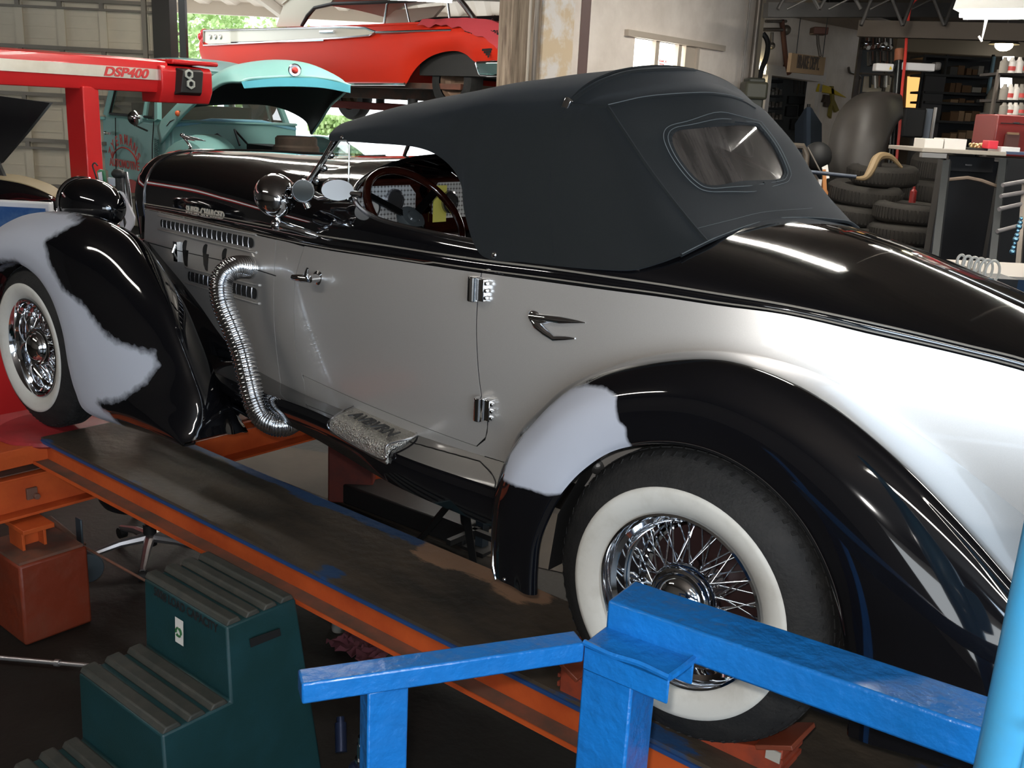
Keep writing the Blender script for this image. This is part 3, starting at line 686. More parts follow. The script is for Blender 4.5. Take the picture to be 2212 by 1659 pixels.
# --- cockpit
DASH = mat('engine_turned_dash', (.60,.60,.56), .35, .45)
nt = DASH.node_tree; tc = nt.nodes.new('ShaderNodeTexCoord'); mp = nt.nodes.new('ShaderNodeMapping'); mp.inputs['Scale'].default_value = (1, 62, 62); ck = nt.nodes.new('ShaderNodeTexVoronoi'); ck.inputs['Randomness'].default_value = 0; ck.inputs['Scale'].default_value = 1
rp = nt.nodes.new('ShaderNodeValToRGB'); rp.color_ramp.elements[0].position = .42; rp.color_ramp.elements[1].position = .62; rp.color_ramp.elements[0].color = (.85,.88,.9,1); rp.color_ramp.elements[1].color = (.10,.10,.10,1)
nt.links.new(tc.outputs['Object'], mp.inputs[0]); nt.links.new(mp.outputs[0], ck.inputs['Vector']); nt.links.new(ck.outputs['Distance'], rp.inputs[0]); nt.links.new(rp.outputs[0], nt.nodes['Principled BSDF'].inputs['Base Color'])
dx = -1.60
dash = MB().box((dx-.02, YC, 1.09), (.03, .98, .21)).build('dashboard', WOOD, car, bevel=.01)
def plate(y0, y1, z0, z1, nm):
    MB().prism([(dx-.001,y0+.02,z0),(dx-.001,y1-.02,z0),(dx-.001,y1,z0+.02),(dx-.001,y1,z1-.03),(dx-.001,y1-.03,z1),(dx-.001,y0+.03,z1),(dx-.001,y0,z1-.03),(dx-.001,y0,z0+.02)], (.004,0,0)).build(nm, DASH, dash)
plate(.42,.71,1.03,1.172,'engine_turned_panel'); plate(.80,1.25,1.045,1.178,'engine_turned_panel')
CARD = mat('yellow_card', (.75,.72,.15), .6)
MB().box((dx+.006,.835,1.10), (.003,.07,.135)).build('yellow_card', CARD, dash)
for (y, z, r) in ((.49,1.10,.036),(.60,1.12,.040),(.885,1.105,.042)):
    g_ = MB().lathe([(0,.010),(r*.8,.010),(r*.85,.014),(r,.012),(r*1.05,0)], (dx+.004,y,z), (1,0,0), 32).build('gauge', mat('gauge_rim', (.3,.3,.32), .15, .9), dash, angle=30)
    MB().lathe([(0,0),(r*.78,0)], (dx+.0155,y,z), (1,0,0), 28).build('gauge_dial', mat('gauge_dial', (.55,.56,.55) if y < .5 else (.03,.03,.03), .3), g_)
MB().box((dx+.0,.75,1.12), (.03,.03,.10), Matrix.Rotation(.3, 3, 'X')).build('dash_switch', CHR, dash)
sc_ = V((-1.385,.50,1.098)); sn = V((.72,-.02,.69)).normalized(); s1 = V((0,1,0)); s1 = (s1-sn*s1.dot(sn)).normalized(); s2 = sn.cross(s1)
sw = MB().tube([sc_+s1*(.185*math.cos(a))+s2*(.185*math.sin(a)) for a in [2*math.pi*k/64 for k in range(64)]], .0135, 12, True).build('steering_wheel', WOOD, car, angle=80)
MB().lathe([(0,.012),(.02,.012),(.024,.006),(.045,.004),(.05,-.004),(.052,-.02),(.03,-.05)], sc_-sn*.02, sn, 32).build('horn_button', mat('grey_horn_button', (.12,.14,.15), .15, .5), sw, angle=30)
for a in (.52, math.pi-.52, math.pi*1.5):
    d_ = s1*math.cos(a)+s2*math.sin(a)
    MB().beam(sc_+d_*.03-sn*.02, sc_+d_*.18, .028, .006, sn).build('steering_spoke', mat('spoke_steel', (.35,.37,.38), .25, 1), sw)
MB().cyl(sc_-sn*.03, sc_-sn*.42, .02).build('steering_column', CHRD, sw)
LEA = mat('black_leather', (.012,.012,.013), .35)
MB().box((-.95,YC,.70), (.5,1.15,.18)).build('seat_cushion', LEA, car, bevel=.05)
MB().box((-.62,YC,.92), (.16,1.15,.42)).build('seat_back', LEA, car, bevel=.05)
MB().box((-1.1,YC,.45), (1.0,.92,.02)).build('cockpit_floor', GAP, car)
for s_ in (0, 1):
    y_ = .27 if not s_ else 2*YC-.27
    MB().box((-1.1,y_+(.02 if not s_ else -.02),.78), (.95,.012,.52)).build('door_trim', LEA, car)
# =================================================================== ROOM
FH = V((-math.sin(YAW), math.cos(YAW), 0)); RH = V((math.cos(YAW), math.sin(YAW), 0)); C0 = V((CAM.x, CAM.y, 0))
def fr(s, d, z=0): return C0 + RH*s + FH*d + V((0, 0, z))            # room frame turned like the big bay wall
CONC = mat('greasy_concrete', (.013,.011,.009), .55, 0, 0, .3, noise_=((.020,.017,.014), 2.2, .35, .75), bump=.2, bscale=30)
fl = MB().add([fr(-22,-9,FLOOR), fr(14,-9,FLOOR), fr(14,24,FLOOR), fr(-22,24,FLOOR)], [(0,1,2,3)]).build('floor', CONC, angle=0); tag(fl, kind='structure')
PAVE = mat('bright_pavement', (.62,.60,.56), .8, noise_=((.52,.50,.47), 3, .3, .7))
o = MB().box(fr(-4,24,FLOOR+.01), (26, 23.4, .02), YAW).build('ground', PAVE, angle=0); tag(o, kind='structure')
CEILM = mat('dim_ceiling_boards', (.13,.105,.085), .8, noise_=((.085,.068,.055), 3, .3, .7, (1,8,1)))
o = MB().box(fr(-4,1.0,CEIL+.05), (30,22.6,.1), YAW).build('ceiling', CEILM, angle=0); tag(o, kind='structure')
o = MB().box((-.5,4.5,CEIL+.12), (16.5,24,.06)).build('ceiling', CEILM, angle=0); tag(o, kind='structure')
WHT = mat('painted_block_white', (.86,.78,.70), .75, noise_=((.70,.62,.54), 2.5, .35, .75))
DWALL = mat('shop_wall_grey', (.10,.09,.08), .8)
WX = -4.84
wh = MB()
# white wall with the window opening (window centre measured at its pixels)
wa, wb, wcn = onp(1372,83,'X',WX), onp(1502,100,'X',WX), onp(1502,170,'X',WX)
y0, y1, zt, zb = wa.y, wb.y, (wa.z+wb.z)/2, 1.55
Y0w, Y1w = onp(1160,100,'X',WX).y, onp(1640,60,'X',WX).y
wh.box((WX-.1,(Y0w+y0)/2,(FLOOR+CEIL)/2), (.2,y0-Y0w,CEIL-FLOOR)).box((WX-.1,(Y1w+y1)/2,(FLOOR+CEIL)/2), (.2,Y1w-y1,CEIL-FLOOR))
wh.box((WX-.1,(y0+y1)/2,(zt+CEIL)/2), (.2,y1-y0,CEIL-zt)).box((WX-.1,(y0+y1)/2,(zb+FLOOR)/2), (.2,y1-y0,zb-FLOOR))
o = wh.build('wall_back', WHT, angle=0); tag(o, kind='structure')
wf = MB(); FRM = mat('cream_window_frame', (.50,.43,.35), .6)
ym = [y0+(y1-y0)*.355, y0+(y1-y0)*.735]
for y in ym: wf.box((WX-.02,y,(zt+zb)/2), (.05,.07,zt-zb))
wf.box((WX+.0,(y0+y1)/2+.2,zt+.03), (.10,y1-y0+.8,.06)).box((WX-.02,y1-.10,(zt+zb)/2), (.05,.2,zt-zb)).box((WX,y1+.03,(zt+zb)/2),(.06,.05,zt-zb))
wo = wf.build('window_1', FRM); tag(wo, kind='structure')
MB().box((WX-.06,(y0+y1)/2,(zt+zb)/2), (.006,y1-y0,zt-zb)).build('pane', mat('daylight_glow_pane', (.9,.9,.88), .6, emit=((1,.97,.90), 2.6)), wo)  # opaque glowing pane stands in for the bright daylight outside
RED = mat('red_print', (.45,.03,.02), .5)
text('RANCHO', 'window_lettering', RED, .038, .002, onp(1424,134,'X',WX-.05), (0,1,0), (0,0,1), wo, sx=1.0)
text('SUSPENSION', 'window_lettering', RED, .016, .002, onp(1424,139,'X',WX-.05), (0,1,0), (0,0,1), wo)
# a side panel line and corner
PIPE = mat('brown_painted_steel', (.085,.040,.030), .5)
# worn pier where the bay opening ends
PIERM = mat('weathered_pier_boards', (.34,.27,.20), .85, noise_=((.12,.085,.06), 3, .35, .65, (9,9,.6)))
CREAM = mat('peeling_cream_plaster', (.70,.56,.38), .8, noise_=((.80,.76,.72), 2.2, .45, .55))
pa_, pb_ = onp(1106,100,'X',WX+.05).y, onp(1166,100,'X',WX+.05).y
o = MB().box((WX-.03, (pa_+pb_)/2, (FLOOR+CEIL)/2), (.16,pb_-pa_,CEIL-FLOOR)).build('wall_pier', PIERM, angle=0); tag(o, kind='structure')
a_ = onp(1163,100,'X',WX+.02); b_ = onp(1228,100,'X',WX+.02)
o = MB().box((WX+.03, (a_.y+b_.y)/2, (FLOOR+CEIL)/2), (.08, b_.y-a_.y, CEIL-FLOOR)).build('trim_1', CREAM, angle=0); tag(o, kind='structure')
def pole(px, d, r, name, m, label, cat, top=None, group=None):
    p = at(px, 80, d); p.z = 0
    t = MB().cyl((p.x,p.y,FLOOR), (p.x,p.y,top or CEIL), r, n=16).build(name, m); tag(t, label, cat, group); return t
p = at(1262,80,7.9)
t = thing('steel_post', (p.x,p.y,FLOOR), 'brown square steel post in front of the white wall, left of the window', 'post')
MB().box((p.x,p.y,(FLOOR+CEIL)/2), (.075,.075,CEIL-FLOOR), .68).build('post_shaft', PIPE, t, bevel=.006)
MB().box((p.x,p.y,FLOOR+.01), (.2,.2,.02), .68).build('base_plate', PIPE, t)
CON = mat('conduit_grey', (.16,.14,.12), .45, .6)
pole(1157, 8.1, .018, 'conduit', CON, 'thin dark conduit running up the wall beside the weathered pier', 'conduit')
pole(1143, 8.1, .012, 'conduit', mat('pale_cable', (.45,.40,.33), .6), 'thin pale cable running up the weathered pier', 'cable')
pole(1632, 11.6, .035, 'conduit', CON, 'dark pipe running up the right end of the white wall', 'pipe')
pole(1612, 11.5, .012, 'conduit', mat('grey_wire', (.25,.23,.21), .6), 'thin wire hanging down the white wall right of the window', 'wire')
# the second white wall, set back, with the doorway under the brake sign
W2 = -5.6
def o2(x, y): return onp(x, y, 'X', W2)
dl, dr, dt = o2(1660,168).y, o2(1766,170).y, o2(1700,168).z
ya, yb_, = o2(1628,60).y-1.5, o2(1868,60).y
w2 = MB().box((W2-.08,(ya+dl)/2,(FLOOR+CEIL)/2), (.16,dl-ya,CEIL-FLOOR)).box((W2-.08,(dr+yb_)/2,(FLOOR+CEIL)/2), (.16,yb_-dr,CEIL-FLOOR)).box((W2-.08,(dl+dr)/2,(dt+CEIL)/2), (.16,dr-dl,CEIL-dt))
o = w2.build('wall_far', WHT, angle=0); tag(o, kind='structure')
o = MB().box((W2+.02,dl-.06,(dt+FLOOR)/2), (.06,.12,dt-FLOOR)).box((W2+.02,dr+.05,(dt+FLOOR)/2), (.06,.10,dt-FLOOR)).box((W2+.02,(dl+dr)/2,dt+.07), (.06,dr-dl+.4,.14)).build('trim_2', mat('white_door_casing', (.75,.70,.66), .6)); tag(o, kind='structure')
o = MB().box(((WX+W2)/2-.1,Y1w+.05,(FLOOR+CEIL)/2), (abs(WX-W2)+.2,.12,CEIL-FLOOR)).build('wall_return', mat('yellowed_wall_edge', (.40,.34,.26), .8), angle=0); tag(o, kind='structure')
# soffit beam over the recess, far right wall, room behind the doorway
p1, p2 = o2(1650,28), o2(1858,66)
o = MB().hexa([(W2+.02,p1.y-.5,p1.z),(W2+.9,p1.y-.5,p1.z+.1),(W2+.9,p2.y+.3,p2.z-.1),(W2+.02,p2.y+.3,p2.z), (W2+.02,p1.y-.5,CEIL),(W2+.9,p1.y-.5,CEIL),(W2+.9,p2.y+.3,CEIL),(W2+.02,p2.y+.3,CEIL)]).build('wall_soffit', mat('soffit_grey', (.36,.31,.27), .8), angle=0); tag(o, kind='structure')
YF = yb_+1.6
BROWN = mat('dim_brown_wall', (.19,.15,.11), .8, noise_=((.13,.10,.07), 2, .3, .7))
o = MB().box((1.5,YF+.1,(FLOOR+CEIL)/2), (14.6,.2,CEIL-FLOOR)).build('wall_right_back', BROWN, angle=0); tag(o, kind='structure')
o = MB().box((W2-2.2,(dl+dr)/2+.5,(FLOOR+CEIL)/2), (.1,7,CEIL-FLOOR)).box((W2-1.1,dl-1.2,(FLOOR+CEIL)/2), (2.2,.1,CEIL-FLOOR)).box((W2-1.1,yb_+1.6,(FLOOR+CEIL)/2), (2.2,.1,CEIL-FLOOR)).build('wall_store', mat('store_room_grey', (.20,.21,.21), .7), angle=0); tag(o, kind='structure')
# walls beyond the picture on the right, behind and left: they close the shop and are mirrored in the black paint
o = MB().box((7.0,YF/2-3.2,(FLOOR+CEIL)/2), (.2,YF+6,CEIL-FLOOR)).build('wall_right', DWALL, angle=0); tag(o, kind='structure')
wb2 = MB().box((-4.5,-6.6,(FLOOR+CEIL)/2), (13,.2,CEIL-FLOOR)).box((4.5,-6.6,(2.4+CEIL)/2), (5.2,.2,CEIL-2.4))
o = wb2.build('wall_front', DWALL, angle=0); tag(o, kind='structure')
# --- big bay wall on the left with the sectional door
BD = 12.2
def bw(px, py):    # the point of the bay wall seen at a pixel
    r = ray(px, py); return CAM + r*(BD/r.dot(FH))
sl_, sr_ = (bw(-900,100)-C0).dot(RH), (bw(345,100)-C0).dot(RH)
GDM = mat('cream_steel_door_panel', (.68,.60,.46), .6, noise_=((.58,.51,.39), 1.5, .35, .7))
GDR = mat('galvanised_door_rail', (.26,.23,.19), .5, .5)
gd = thing('door_1', fr((sl_+sr_)/2, BD, FLOOR), None, None, rot=YAW); gd['kind'] = 'structure'
L = sr_-sl_; zed = [FLOOR, -.25, .28, .81, 1.34, 1.87, 2.40, 2.93]
for i in range(7):
    z0, z1 = zed[i]-FLOOR, zed[i+1]-FLOOR; m_ = MB().box((0,0,(z0+z1)/2), (L,.05,z1-z0-.012)).box((0,.01,z0), (L,.03,.03))
    for k in (.25,.5,.75): m_.box((0,-.03,z0+(z1-z0)*k), (L,.012,.012))
    m_.build('door_section', GDM, gd, local=True)
    nst = 14
    st_ = MB()
    for k in range(nst): st_.box((-L/2+L*(k+.5)/nst+.1,-.045,(z0+z1)/2), (.09,.03,z1-z0-.02))
    st_.build('door_stiles', GDM, gd, local=True)
    MB().box((0,-.07,z0+.03), (L,.06,.04)).box((0,-.07,z1-.06), (L,.05,.025)).build('door_strut', GDR, gd, local=True)
    hg = MB()
    for k in range(nst): hg.box((-L/2+L*(k+.5)/nst+.1,-.07,z1), (.05,.03,.10))
    hg.build('door_hinges', GDR, gd, local=True)
o = MB().box(fr(sl_-2.4,BD,(FLOOR+CEIL)/2), (4.8,.2,CEIL-FLOOR), YAW).box(fr(sr_+.08,BD-.02,(FLOOR+CEIL)/2), (.20,.26,CEIL-FLOOR), YAW).build('wall_bay', mat('dark_door_jamb', (.030,.026,.022), .7), angle=0); tag(o, kind='structure')
o = MB().box(fr(sr_-.12,BD-.12,(FLOOR+CEIL)/2), (.05,.05,CEIL-FLOOR), YAW).build('trim_3', GDR, angle=0); tag(o, kind='structure')
o = MB().box((-10.9,-2.4,(FLOOR+CEIL)/2), (.2,9,CEIL-FLOOR)).build('wall_left', DWALL, angle=0); tag(o, kind='structure')
p = at(396,60,13.0); t = MB().box((p.x,p.y,(FLOOR+CEIL)/2), (.085,.085,CEIL-FLOOR), YAW).build('black_post', DARK); tag(t, 'black square post standing in the open bay left of the lifted red car', 'post')
# =================================================================== OUTSIDE THE BAY
CANO = mat('corrugated_canopy_sheet', (.68,.60,.52), .6); CANB = mat('canopy_beam_cream', (.60,.53,.45), .6)
cn = thing('canopy', fr(-2.5,18,3.15), 'cream corrugated metal canopy roof over the yard outside the open bay', 'canopy', rot=YAW)
rows = []
for i in range(120):
    x = -5+10.0*i/119; z = .03*(1 if (i//3) % 2 else -1)
    rows.append([(x,-4.5,.35+z), (x,1.2,-.08+z)])
MB().grid(rows).build('canopy_sheet', CANO, cn, local=True, angle=0, solid=.01)
for x in (-4.2,-2.0,.2,2.4,4.6): MB().beam((x,-4.5,.25), (x,1.1,-.20), .10, .16).build('canopy_beam', CANB, cn, local=True)
MB().box((0,1.2,-.14), (10,.14,.26)).build('canopy_fascia', CANB, cn, local=True)
for x in (-4.9,4.9): MB().cyl((x,1.1,-.2), (x,1.1,-3.15+FLOOR), .08).build('canopy_post', CANB, cn, local=True)
LEAF = mat('sunlit_leaves', (.22,.36,.10), .6, noise_=((.45,.58,.28), 6, .4, .6)); BARK = mat('tree_bark', (.10,.07,.05), .9)
def tree(px, py, d, R, label, n=1500, seed=1):
    rnd = random.Random(seed); c = at(px, py, d); b = V((c.x, c.y, FLOOR))
    t = thing('tree', b, label, 'tree', 'trees outside the open bay')
    MB().tube([b, b.lerp(c, .5)+V((.1,0,0)), c], [.22,.16,.08], 10).build('trunk', BARK, t)
    m_ = MB()
    for _ in range(n):
        v = V((rnd.gauss(0,1), rnd.gauss(0,1), rnd.gauss(0,1))); v.normalize(); v *= R*rnd.uniform(.45,1)**.6; q = c+v
        a = V((rnd.uniform(-1,1), rnd.uniform(-1,1), rnd.uniform(-1,1))).normalized(); b2 = a.orthogonal().normalized(); s_ = rnd.uniform(.06,.15)
        m_.add([q+a*s_, q+b2*s_*.6, q-a*s_, q-b2*s_*.6], [(0,1,2,3)])
    m_.build('foliage', LEAF, t, angle=0)
tree(385, 70, 26, 1.9, 'leafy green tree at the left edge of the open bay, against the bright sky', 2600, 3)
tree(490, 75, 36, 3.0, 'pale green tree behind the tail fin of the lifted red car', 2600, 4)
t = MB(); rnd = random.Random(5); c = at(738,272,22)
for _ in range(900): t.box(c+V((rnd.uniform(-.8,.8),rnd.uniform(-.8,.8)*.5,rnd.uniform(-.2,.2))), (.06,.06,.06), rnd.uniform(0,3))
o = t.build('hedge', LEAF, angle=0); tag(o, 'clipped green hedge in the bright yard below the lifted red car', 'hedge')
# =================================================================== THE RACK
def rackmat():
    m = mat('worn_runway_steel', (.035,.028,.022), .5, .2, 0, .5, bump=.25, bscale=25); nt = m.node_tree; N = nt.nodes; b = N['Principled BSDF']
    tc = N.new('ShaderNodeTexCoord'); mp = N.new('ShaderNodeMapping'); mp.inputs['Scale'].default_value = (.35, 1, 1); nt.links.new(tc.outputs['Object'], mp.inputs[0])
    def nz(sc, det=7):
        n = N.new('ShaderNodeTexNoise'); n.inputs['Scale'].default_value = sc; n.inputs['Detail'].default_value = det; n.inputs['Roughness'].default_value = .7; nt.links.new(mp.outputs[0], n.inputs['Vector']); return n.outputs['Fac']
    def ramp(src, lo, hi):
        r = N.new('ShaderNodeMapRange'); r.inputs['From Min'].default_value = lo; r.inputs['From Max'].default_value = hi; nt.links.new(src, r.inputs['Value']); return r.outputs[0]
    def mix(f, A, B):
        x = N.new('ShaderNodeMix'); x.data_type = 'RGBA'; nt.links.new(f, x.inputs['Factor'])
        for k, v in (('A', A), ('B', B)):
            if isinstance(v, tuple): x.inputs[k].default_value = (*v, 1)
            else: nt.links.new(v, x.inputs[k])
        return x.outputs['Result']
    def att(nm, amt, src):
        a = N.new('ShaderNodeAttribute'); a.attribute_name = nm; q = N.new('ShaderNodeMath'); q.operation = 'MULTIPLY_ADD'; q.inputs[1].default_value = amt; nt.links.new(a.outputs['Fac'], q.inputs[0]); nt.links.new(src, q.inputs[2]); return q.outputs[0]
    base = mix(ramp(nz(5), .35, .7), (.030,.025,.020), (.085,.062,.042))
    c1 = mix(ramp(att('blue', .45, nz(7)), .72, .78), base, (.020,.060,.15))
    c2 = mix(ramp(att('tan', .55, nz(6)), .80, .88), c1, (.30,.17,.10))
    nt.links.new(c2, b.inputs['Base Color']); return m
RUN = rackmat()
ORG = mat('orange_rack_paint', (.50,.085,.018), .45, 0, .1, .5, noise_=((.36,.05,.012), 5, .4, .75), bump=.12, bscale=40)
ORGD = mat('grimy_orange_flange', (.20,.075,.045), .6, noise_=((.09,.06,.045), 7, .35, .65))
BLUE_EDGE = mat('blue_edge_paint', (.015,.05,.16), .5)
def attr(o, nm, fn):
    me = o.data; a = me.attributes.new(nm, 'FLOAT', 'POINT'); a.data.foreach_set('value', [fn(v.co) for v in me.vertices])
rack = thing('alignment_rack', (-1.0, YC, FLOOR), 'orange four-post style wheel alignment rack with worn blue runways carrying the roadster', 'vehicle lift')
def runway(y0, y1, s, x0=-3.06, x1=2.3):
    rows = [[(x0+(x1-x0)*i/160, y0+(y1-y0)*j/16, -.001) for j in range(17)] for i in range(161)]
    o = MB().grid(rows).build('runway', RUN, rack, angle=0, solid=.012); cx = rack.location
    gb = lambda c: max(math.exp(-((c.y+cx.y-y1)/.05)**2)*(1.0 if c.x+cx.x < -1.1 else .5)*s + (1-s)*math.exp(-((c.y+cx.y-y0)/.05)**2), 1.0*math.exp(-((c.x+cx.x+1.22)/.10)**2-((c.y+cx.y-.0)/.045)**2), .9*math.exp(-((c.x+cx.x+.0)/.25)**2-((c.y+cx.y+.0)/.05)**2), .35*math.exp(-((c.y+cx.y-y0)/.03)**2), .8*math.exp(-((c.x+cx.x-.7)/.3)**2-((c.y+cx.y-.3)/.1)**2))
    tpx = [onp(965,1215,'Z',0), onp(1035,1235,'Z',0), onp(1130,1285,'Z',0)]
    attr(o, 'blue', gb); attr(o, 'tan', lambda c: max(math.exp(-(((c.x+cx.x-p.x)/.16)**2+((c.y+cx.y-p.y)/.09)**2)) for p in tpx)*s)
    return o
runway(-.04, .375, 1); runway(1.305, 1.72, 0)
for y0, y1 in ((-.04,.375),(1.305,1.72)):
    for (ye, sg) in ((y0,1),(y1,-1)):
        rb = MB().box((-.38,ye+.028*sg,-.055), (5.36,.012,.085)).build('side_beam_web', ORG, rack)
        MB().box((-.38,ye-.005*sg+.0,-.096), (5.36,.07,.008)).build('side_beam_flange', ORGD, rb)
        MB().box((-.38,ye-.040*sg,-.094), (5.36,.004,.014)).build('flange_edge', ORG, rb)
    MB().box((-.38,y0-.003,-.006), (5.36,.006,.011)).build('runway_edge', BLUE_EDGE, rack)
for x in (-2.62,):
    MB().box((x,.84,-.055), (.012,.93,.10)).box((x+.03,.84,-.105), (.10,.93,.008)).build('cross_beam', ORG, rack)
# front cross member reaching out past the runway, with its block footing
MB().box((-3.05,.05,-.215), (.014,2.3,.14)).box((-3.10,.05,-.142), (.13,2.3,.010)).box((-3.03,.05,-.290), (.10,2.3,.012)).build('cross_beam', ORG, rack, bevel=.002)
MB().box((-3.12,.05,-.130), (.10,2.3,.004)).build('cross_beam_top', ORGD, rack)
bl = onp(68,1065,'X',-3.04); MB().box(bl, (.02,.045,.05)).cyl(bl+V((.01,.012,-.012)), bl+V((.03,.012,-.012)), .014, n=6).build('beam_bolt', ORGD, rack, bevel=.002)
MB().box((-3.16,-.09,-.07), (.20,.34,.05)).hexa([(-3.30,-.30,-.10),(-3.06,-.30,-.10),(-3.06,-.02,-.10),(-3.30,-.02,-.10),(-3.30,-.26,-.04),(-3.06,-.22,-.02),(-3.06,-.02,-.02),(-3.30,-.02,-.02)]).build('approach_lip', ORG, rack, bevel=.004)
ib = V((-2.99,-.16,0))
MB().box(ib+V((0,0,-.32)), (.22,.13,.02)).box(ib+V((0,0,-.37)), (.014,.10,.10)).box(ib+V((0,-.045,-.37)), (.12,.012,.10)).box(ib+V((0,.045,-.37)), (.12,.012,.10)).build('support_stub', ORG, rack, bevel=.002)
blk = MB().hexa([(-3.16,-.29,FLOOR+.001),(-2.80,-.29,FLOOR+.001),(-2.80,.0,FLOOR+.001),(-3.16,.0,FLOOR+.001),(-3.14,-.28,-.43),(-2.82,-.28,-.43),(-2.82,.01,-.43),(-3.14,.01,-.43)]).build('block_stand', mat('chipped_orange_block', (.17,.024,.007), .55, noise_=((.16,.04,.02), 7, .45, .75), bump=.5, bscale=18), bevel=.012)
tag(blk, 'chipped orange painted block under the near front corner of the rack', 'block')
MB().box(( -2.98,-.14,-.425), (.30,.27,.012)).build('block_cap', ORGD, blk, local=True)
# far blocks under the other runway
for (pa, pb, nm, m_, lab) in (((708,1086),(805,1090),'block_stand',mat('dark_red_block', (.17,.03,.018), .6, noise_=((.10,.025,.02),9,.4,.7)),'dark red block under the far runway, seen below the roadster sill'), ):
    a, b = onp(*pa,'Z',FLOOR), onp(*pb,'Z',FLOOR); a2 = a+V((-.25,.32,0)); b2 = b+V((-.25,.32,0))
    h = V((0,0,.62)); o = MB().hexa([a,b,b2,a2,a+h,b+h,b2+h,a2+h]).build(nm, m_, bevel=.01); tag(o, lab, 'block')
a, b = onp(805,1078,'Z',FLOOR), onp(884,1062,'Z',FLOOR); h = V((0,0,.62)); u = V((-.12,.22,0))
a.z = b.z = FLOOR; o = MB().hexa([a,b,b+u,a+u,a+h,b+h,b+h+u,a+h+u]).build('block_stand', ORG, bevel=.008); tag(o, 'bright orange block behind the dark red one under the far runway', 'block')
a, b = onp(735,1085,'Z',FLOOR), onp(1000,1185,'Z',FLOOR); d_ = (b-a).normalized(); n2 = V((-d_.y,d_.x,0))
o = MB().hexa([a,b,b+n2*.22,a+n2*.22,a+V((0,0,.12)),b+V((0,0,.12)),b+n2*.22+V((0,0,.12)),a+n2*.22+V((0,0,.12))]).build('black_ramp_bar', DARK, bevel=.01); tag(o, 'long low black steel bar on the floor between the runways', 'steel bar')
# lit stretch of floor between the runways, painted in as a lighter patch
a = [onp(x,y,'Z',FLOOR+.003) for x, y in ((590,960),(900,1010),(1230,1120),(1230,1240),(1000,1190),(740,1090),(560,1020),(470,985))]
o = MB().add(a, [tuple(range(8))]).build('floor_lit_patch', mat('lit_floor_tone', (.060,.048,.036), .8, noise_=((.040,.032,.025), 3, .3, .7)), angle=0); tag(o, kind='structure')
# axle stand
ts = thing('axle_stand', onp(1010,1200,'Z',FLOOR), 'black angle-iron stand between the runways behind the rear fender', 'stand')
B_ = ts.location.copy(); TPt = onp(1000,1080,'Z',-.25)
for k, (dx_, dy_) in enumerate(((-.28,-.10),(.16,-.12),(.18,.22),(-.25,.25))): MB().beam(B_+V((dx_,dy_,0)), TPt+V((dx_*.15,dy_*.15,0)), .035, .012).build('leg', DARK, ts)
MB().box(B_+V((0,.05,.12)), (.46,.03,.03)).box(B_+V((0,.05,.12)), (.03,.4,.03)).build('stand_brace', DARK, ts)
MB().box(TPt+V((0,0,.02)), (.12,.12,.05)).build('saddle', DARK, ts)
t = thing('blue_stanchion', onp(1040,1185,'Z',FLOOR), 'dark blue steel upright standing beside the black angle-iron stand', 'post'); q = t.location.copy()
MB().box(q+V((0,0,.29)), (.05,.05,.58)).build('upright', mat('dark_blue_steel', (.03,.04,.05), .4), t); MB().box(q+V((0,0,.01)), (.16,.16,.02)).build('foot_plate', DARK, t)
# =================================================================== TURNPLATES, CABLE, CHOCKS
TPR = mat('red_turnplate', (.33,.025,.03), .45, noise_=((.20,.02,.02), 6, .4, .7))
tp = thing('turnplate', (-3.26,.06,-.03), 'red turnplate with a dished edge under the near front tire', 'turnplate')
MB().lathe([(0,.018),(.22,.018),(.235,.010),(.24,-.006),(.22,-.02),(0,-.02)], (-3.22,.10,-.02), (0,0,1), 48).build('plate_disc', TPR, tp, angle=30)
MB().hexa([(-3.62,-.28,-.055),(-3.2,-.20,-.055),(-3.2,.40,-.055),(-3.62,.40,-.055),(-3.62,-.28,-.035),(-3.2,-.20,-.035),(-3.2,.40,-.035),(-3.62,.40,-.035)]).build('plate_base', TPR, tp, bevel=.004)
MB().beam((-3.5,-.30,-.03),(-3.14,-.05,-.03), .025,.02).beam((-3.62,-.12,-.02),(-3.40,-.20,-.02), .03,.02).build('plate_handle', TPR, tp)
MB().box((-3.44,-.14,0), (.06,.05,.03)).cyl((-3.50,-.20,0),(-3.40,-.10,.01),.010).build('plate_pin', CHRD, tp)
p0 = V((-3.30,-.22,-.02)); o = MB().tube(crc([p0+V((.13*math.cos(a)-.05,.10*math.sin(a),.01)) for a in [2*math.pi*k/12 for k in range(12)]], 60), .004, 6, True).build('wire_loop', mat('pale_cable_sheath', (.60,.57,.50), .4)); tag(o, 'loop of pale wire lying on the red turnplate frame', 'cable')
def chock(c, ang, label, worn):
    t = thing('wheel_chock', c, label, 'wheel chock', rot=ang)
    CH = mat('chock_orange', (.28,.045,.018), .5, noise_=((.12,.03,.02), 9, .4, .7))
    MB().hexa([(-.20,-.05,.004),(.02,-.05,.004),(.02,.05,.004),(-.20,.05,.004),(-.20,-.05,.010),(.02,-.05,.085),(.02,.05,.085),(-.20,.05,.010)]).build('wedge', CH, t, local=True, bevel=.003)
    MB().box((.022,0,.03), (.006,.108,.012)).box((.022,0,.055), (.006,.108,.010)).build('rib', CH, t, local=True)
    MB().beam((-.04,0,.068),(.045,0,.107), .125, .012).build('top_plate', mat('dirty_chock_plate', (.16,.035,.016), .5), t, local=True, bevel=.002)
    if worn: MB().box((.0,-.052,.062), (.035,.004,.028)).build('torn_tape', mat('torn_grey_tape', (.36,.33,.28), .6), t, local=True)
chock((.265,.085,0), 0.0, 'worn orange steel wheel chock behind the near rear tire', True)
chock((-.275,.02,0), math.pi, 'orange wheel chock ahead of the near rear tire, behind the blue post', False)
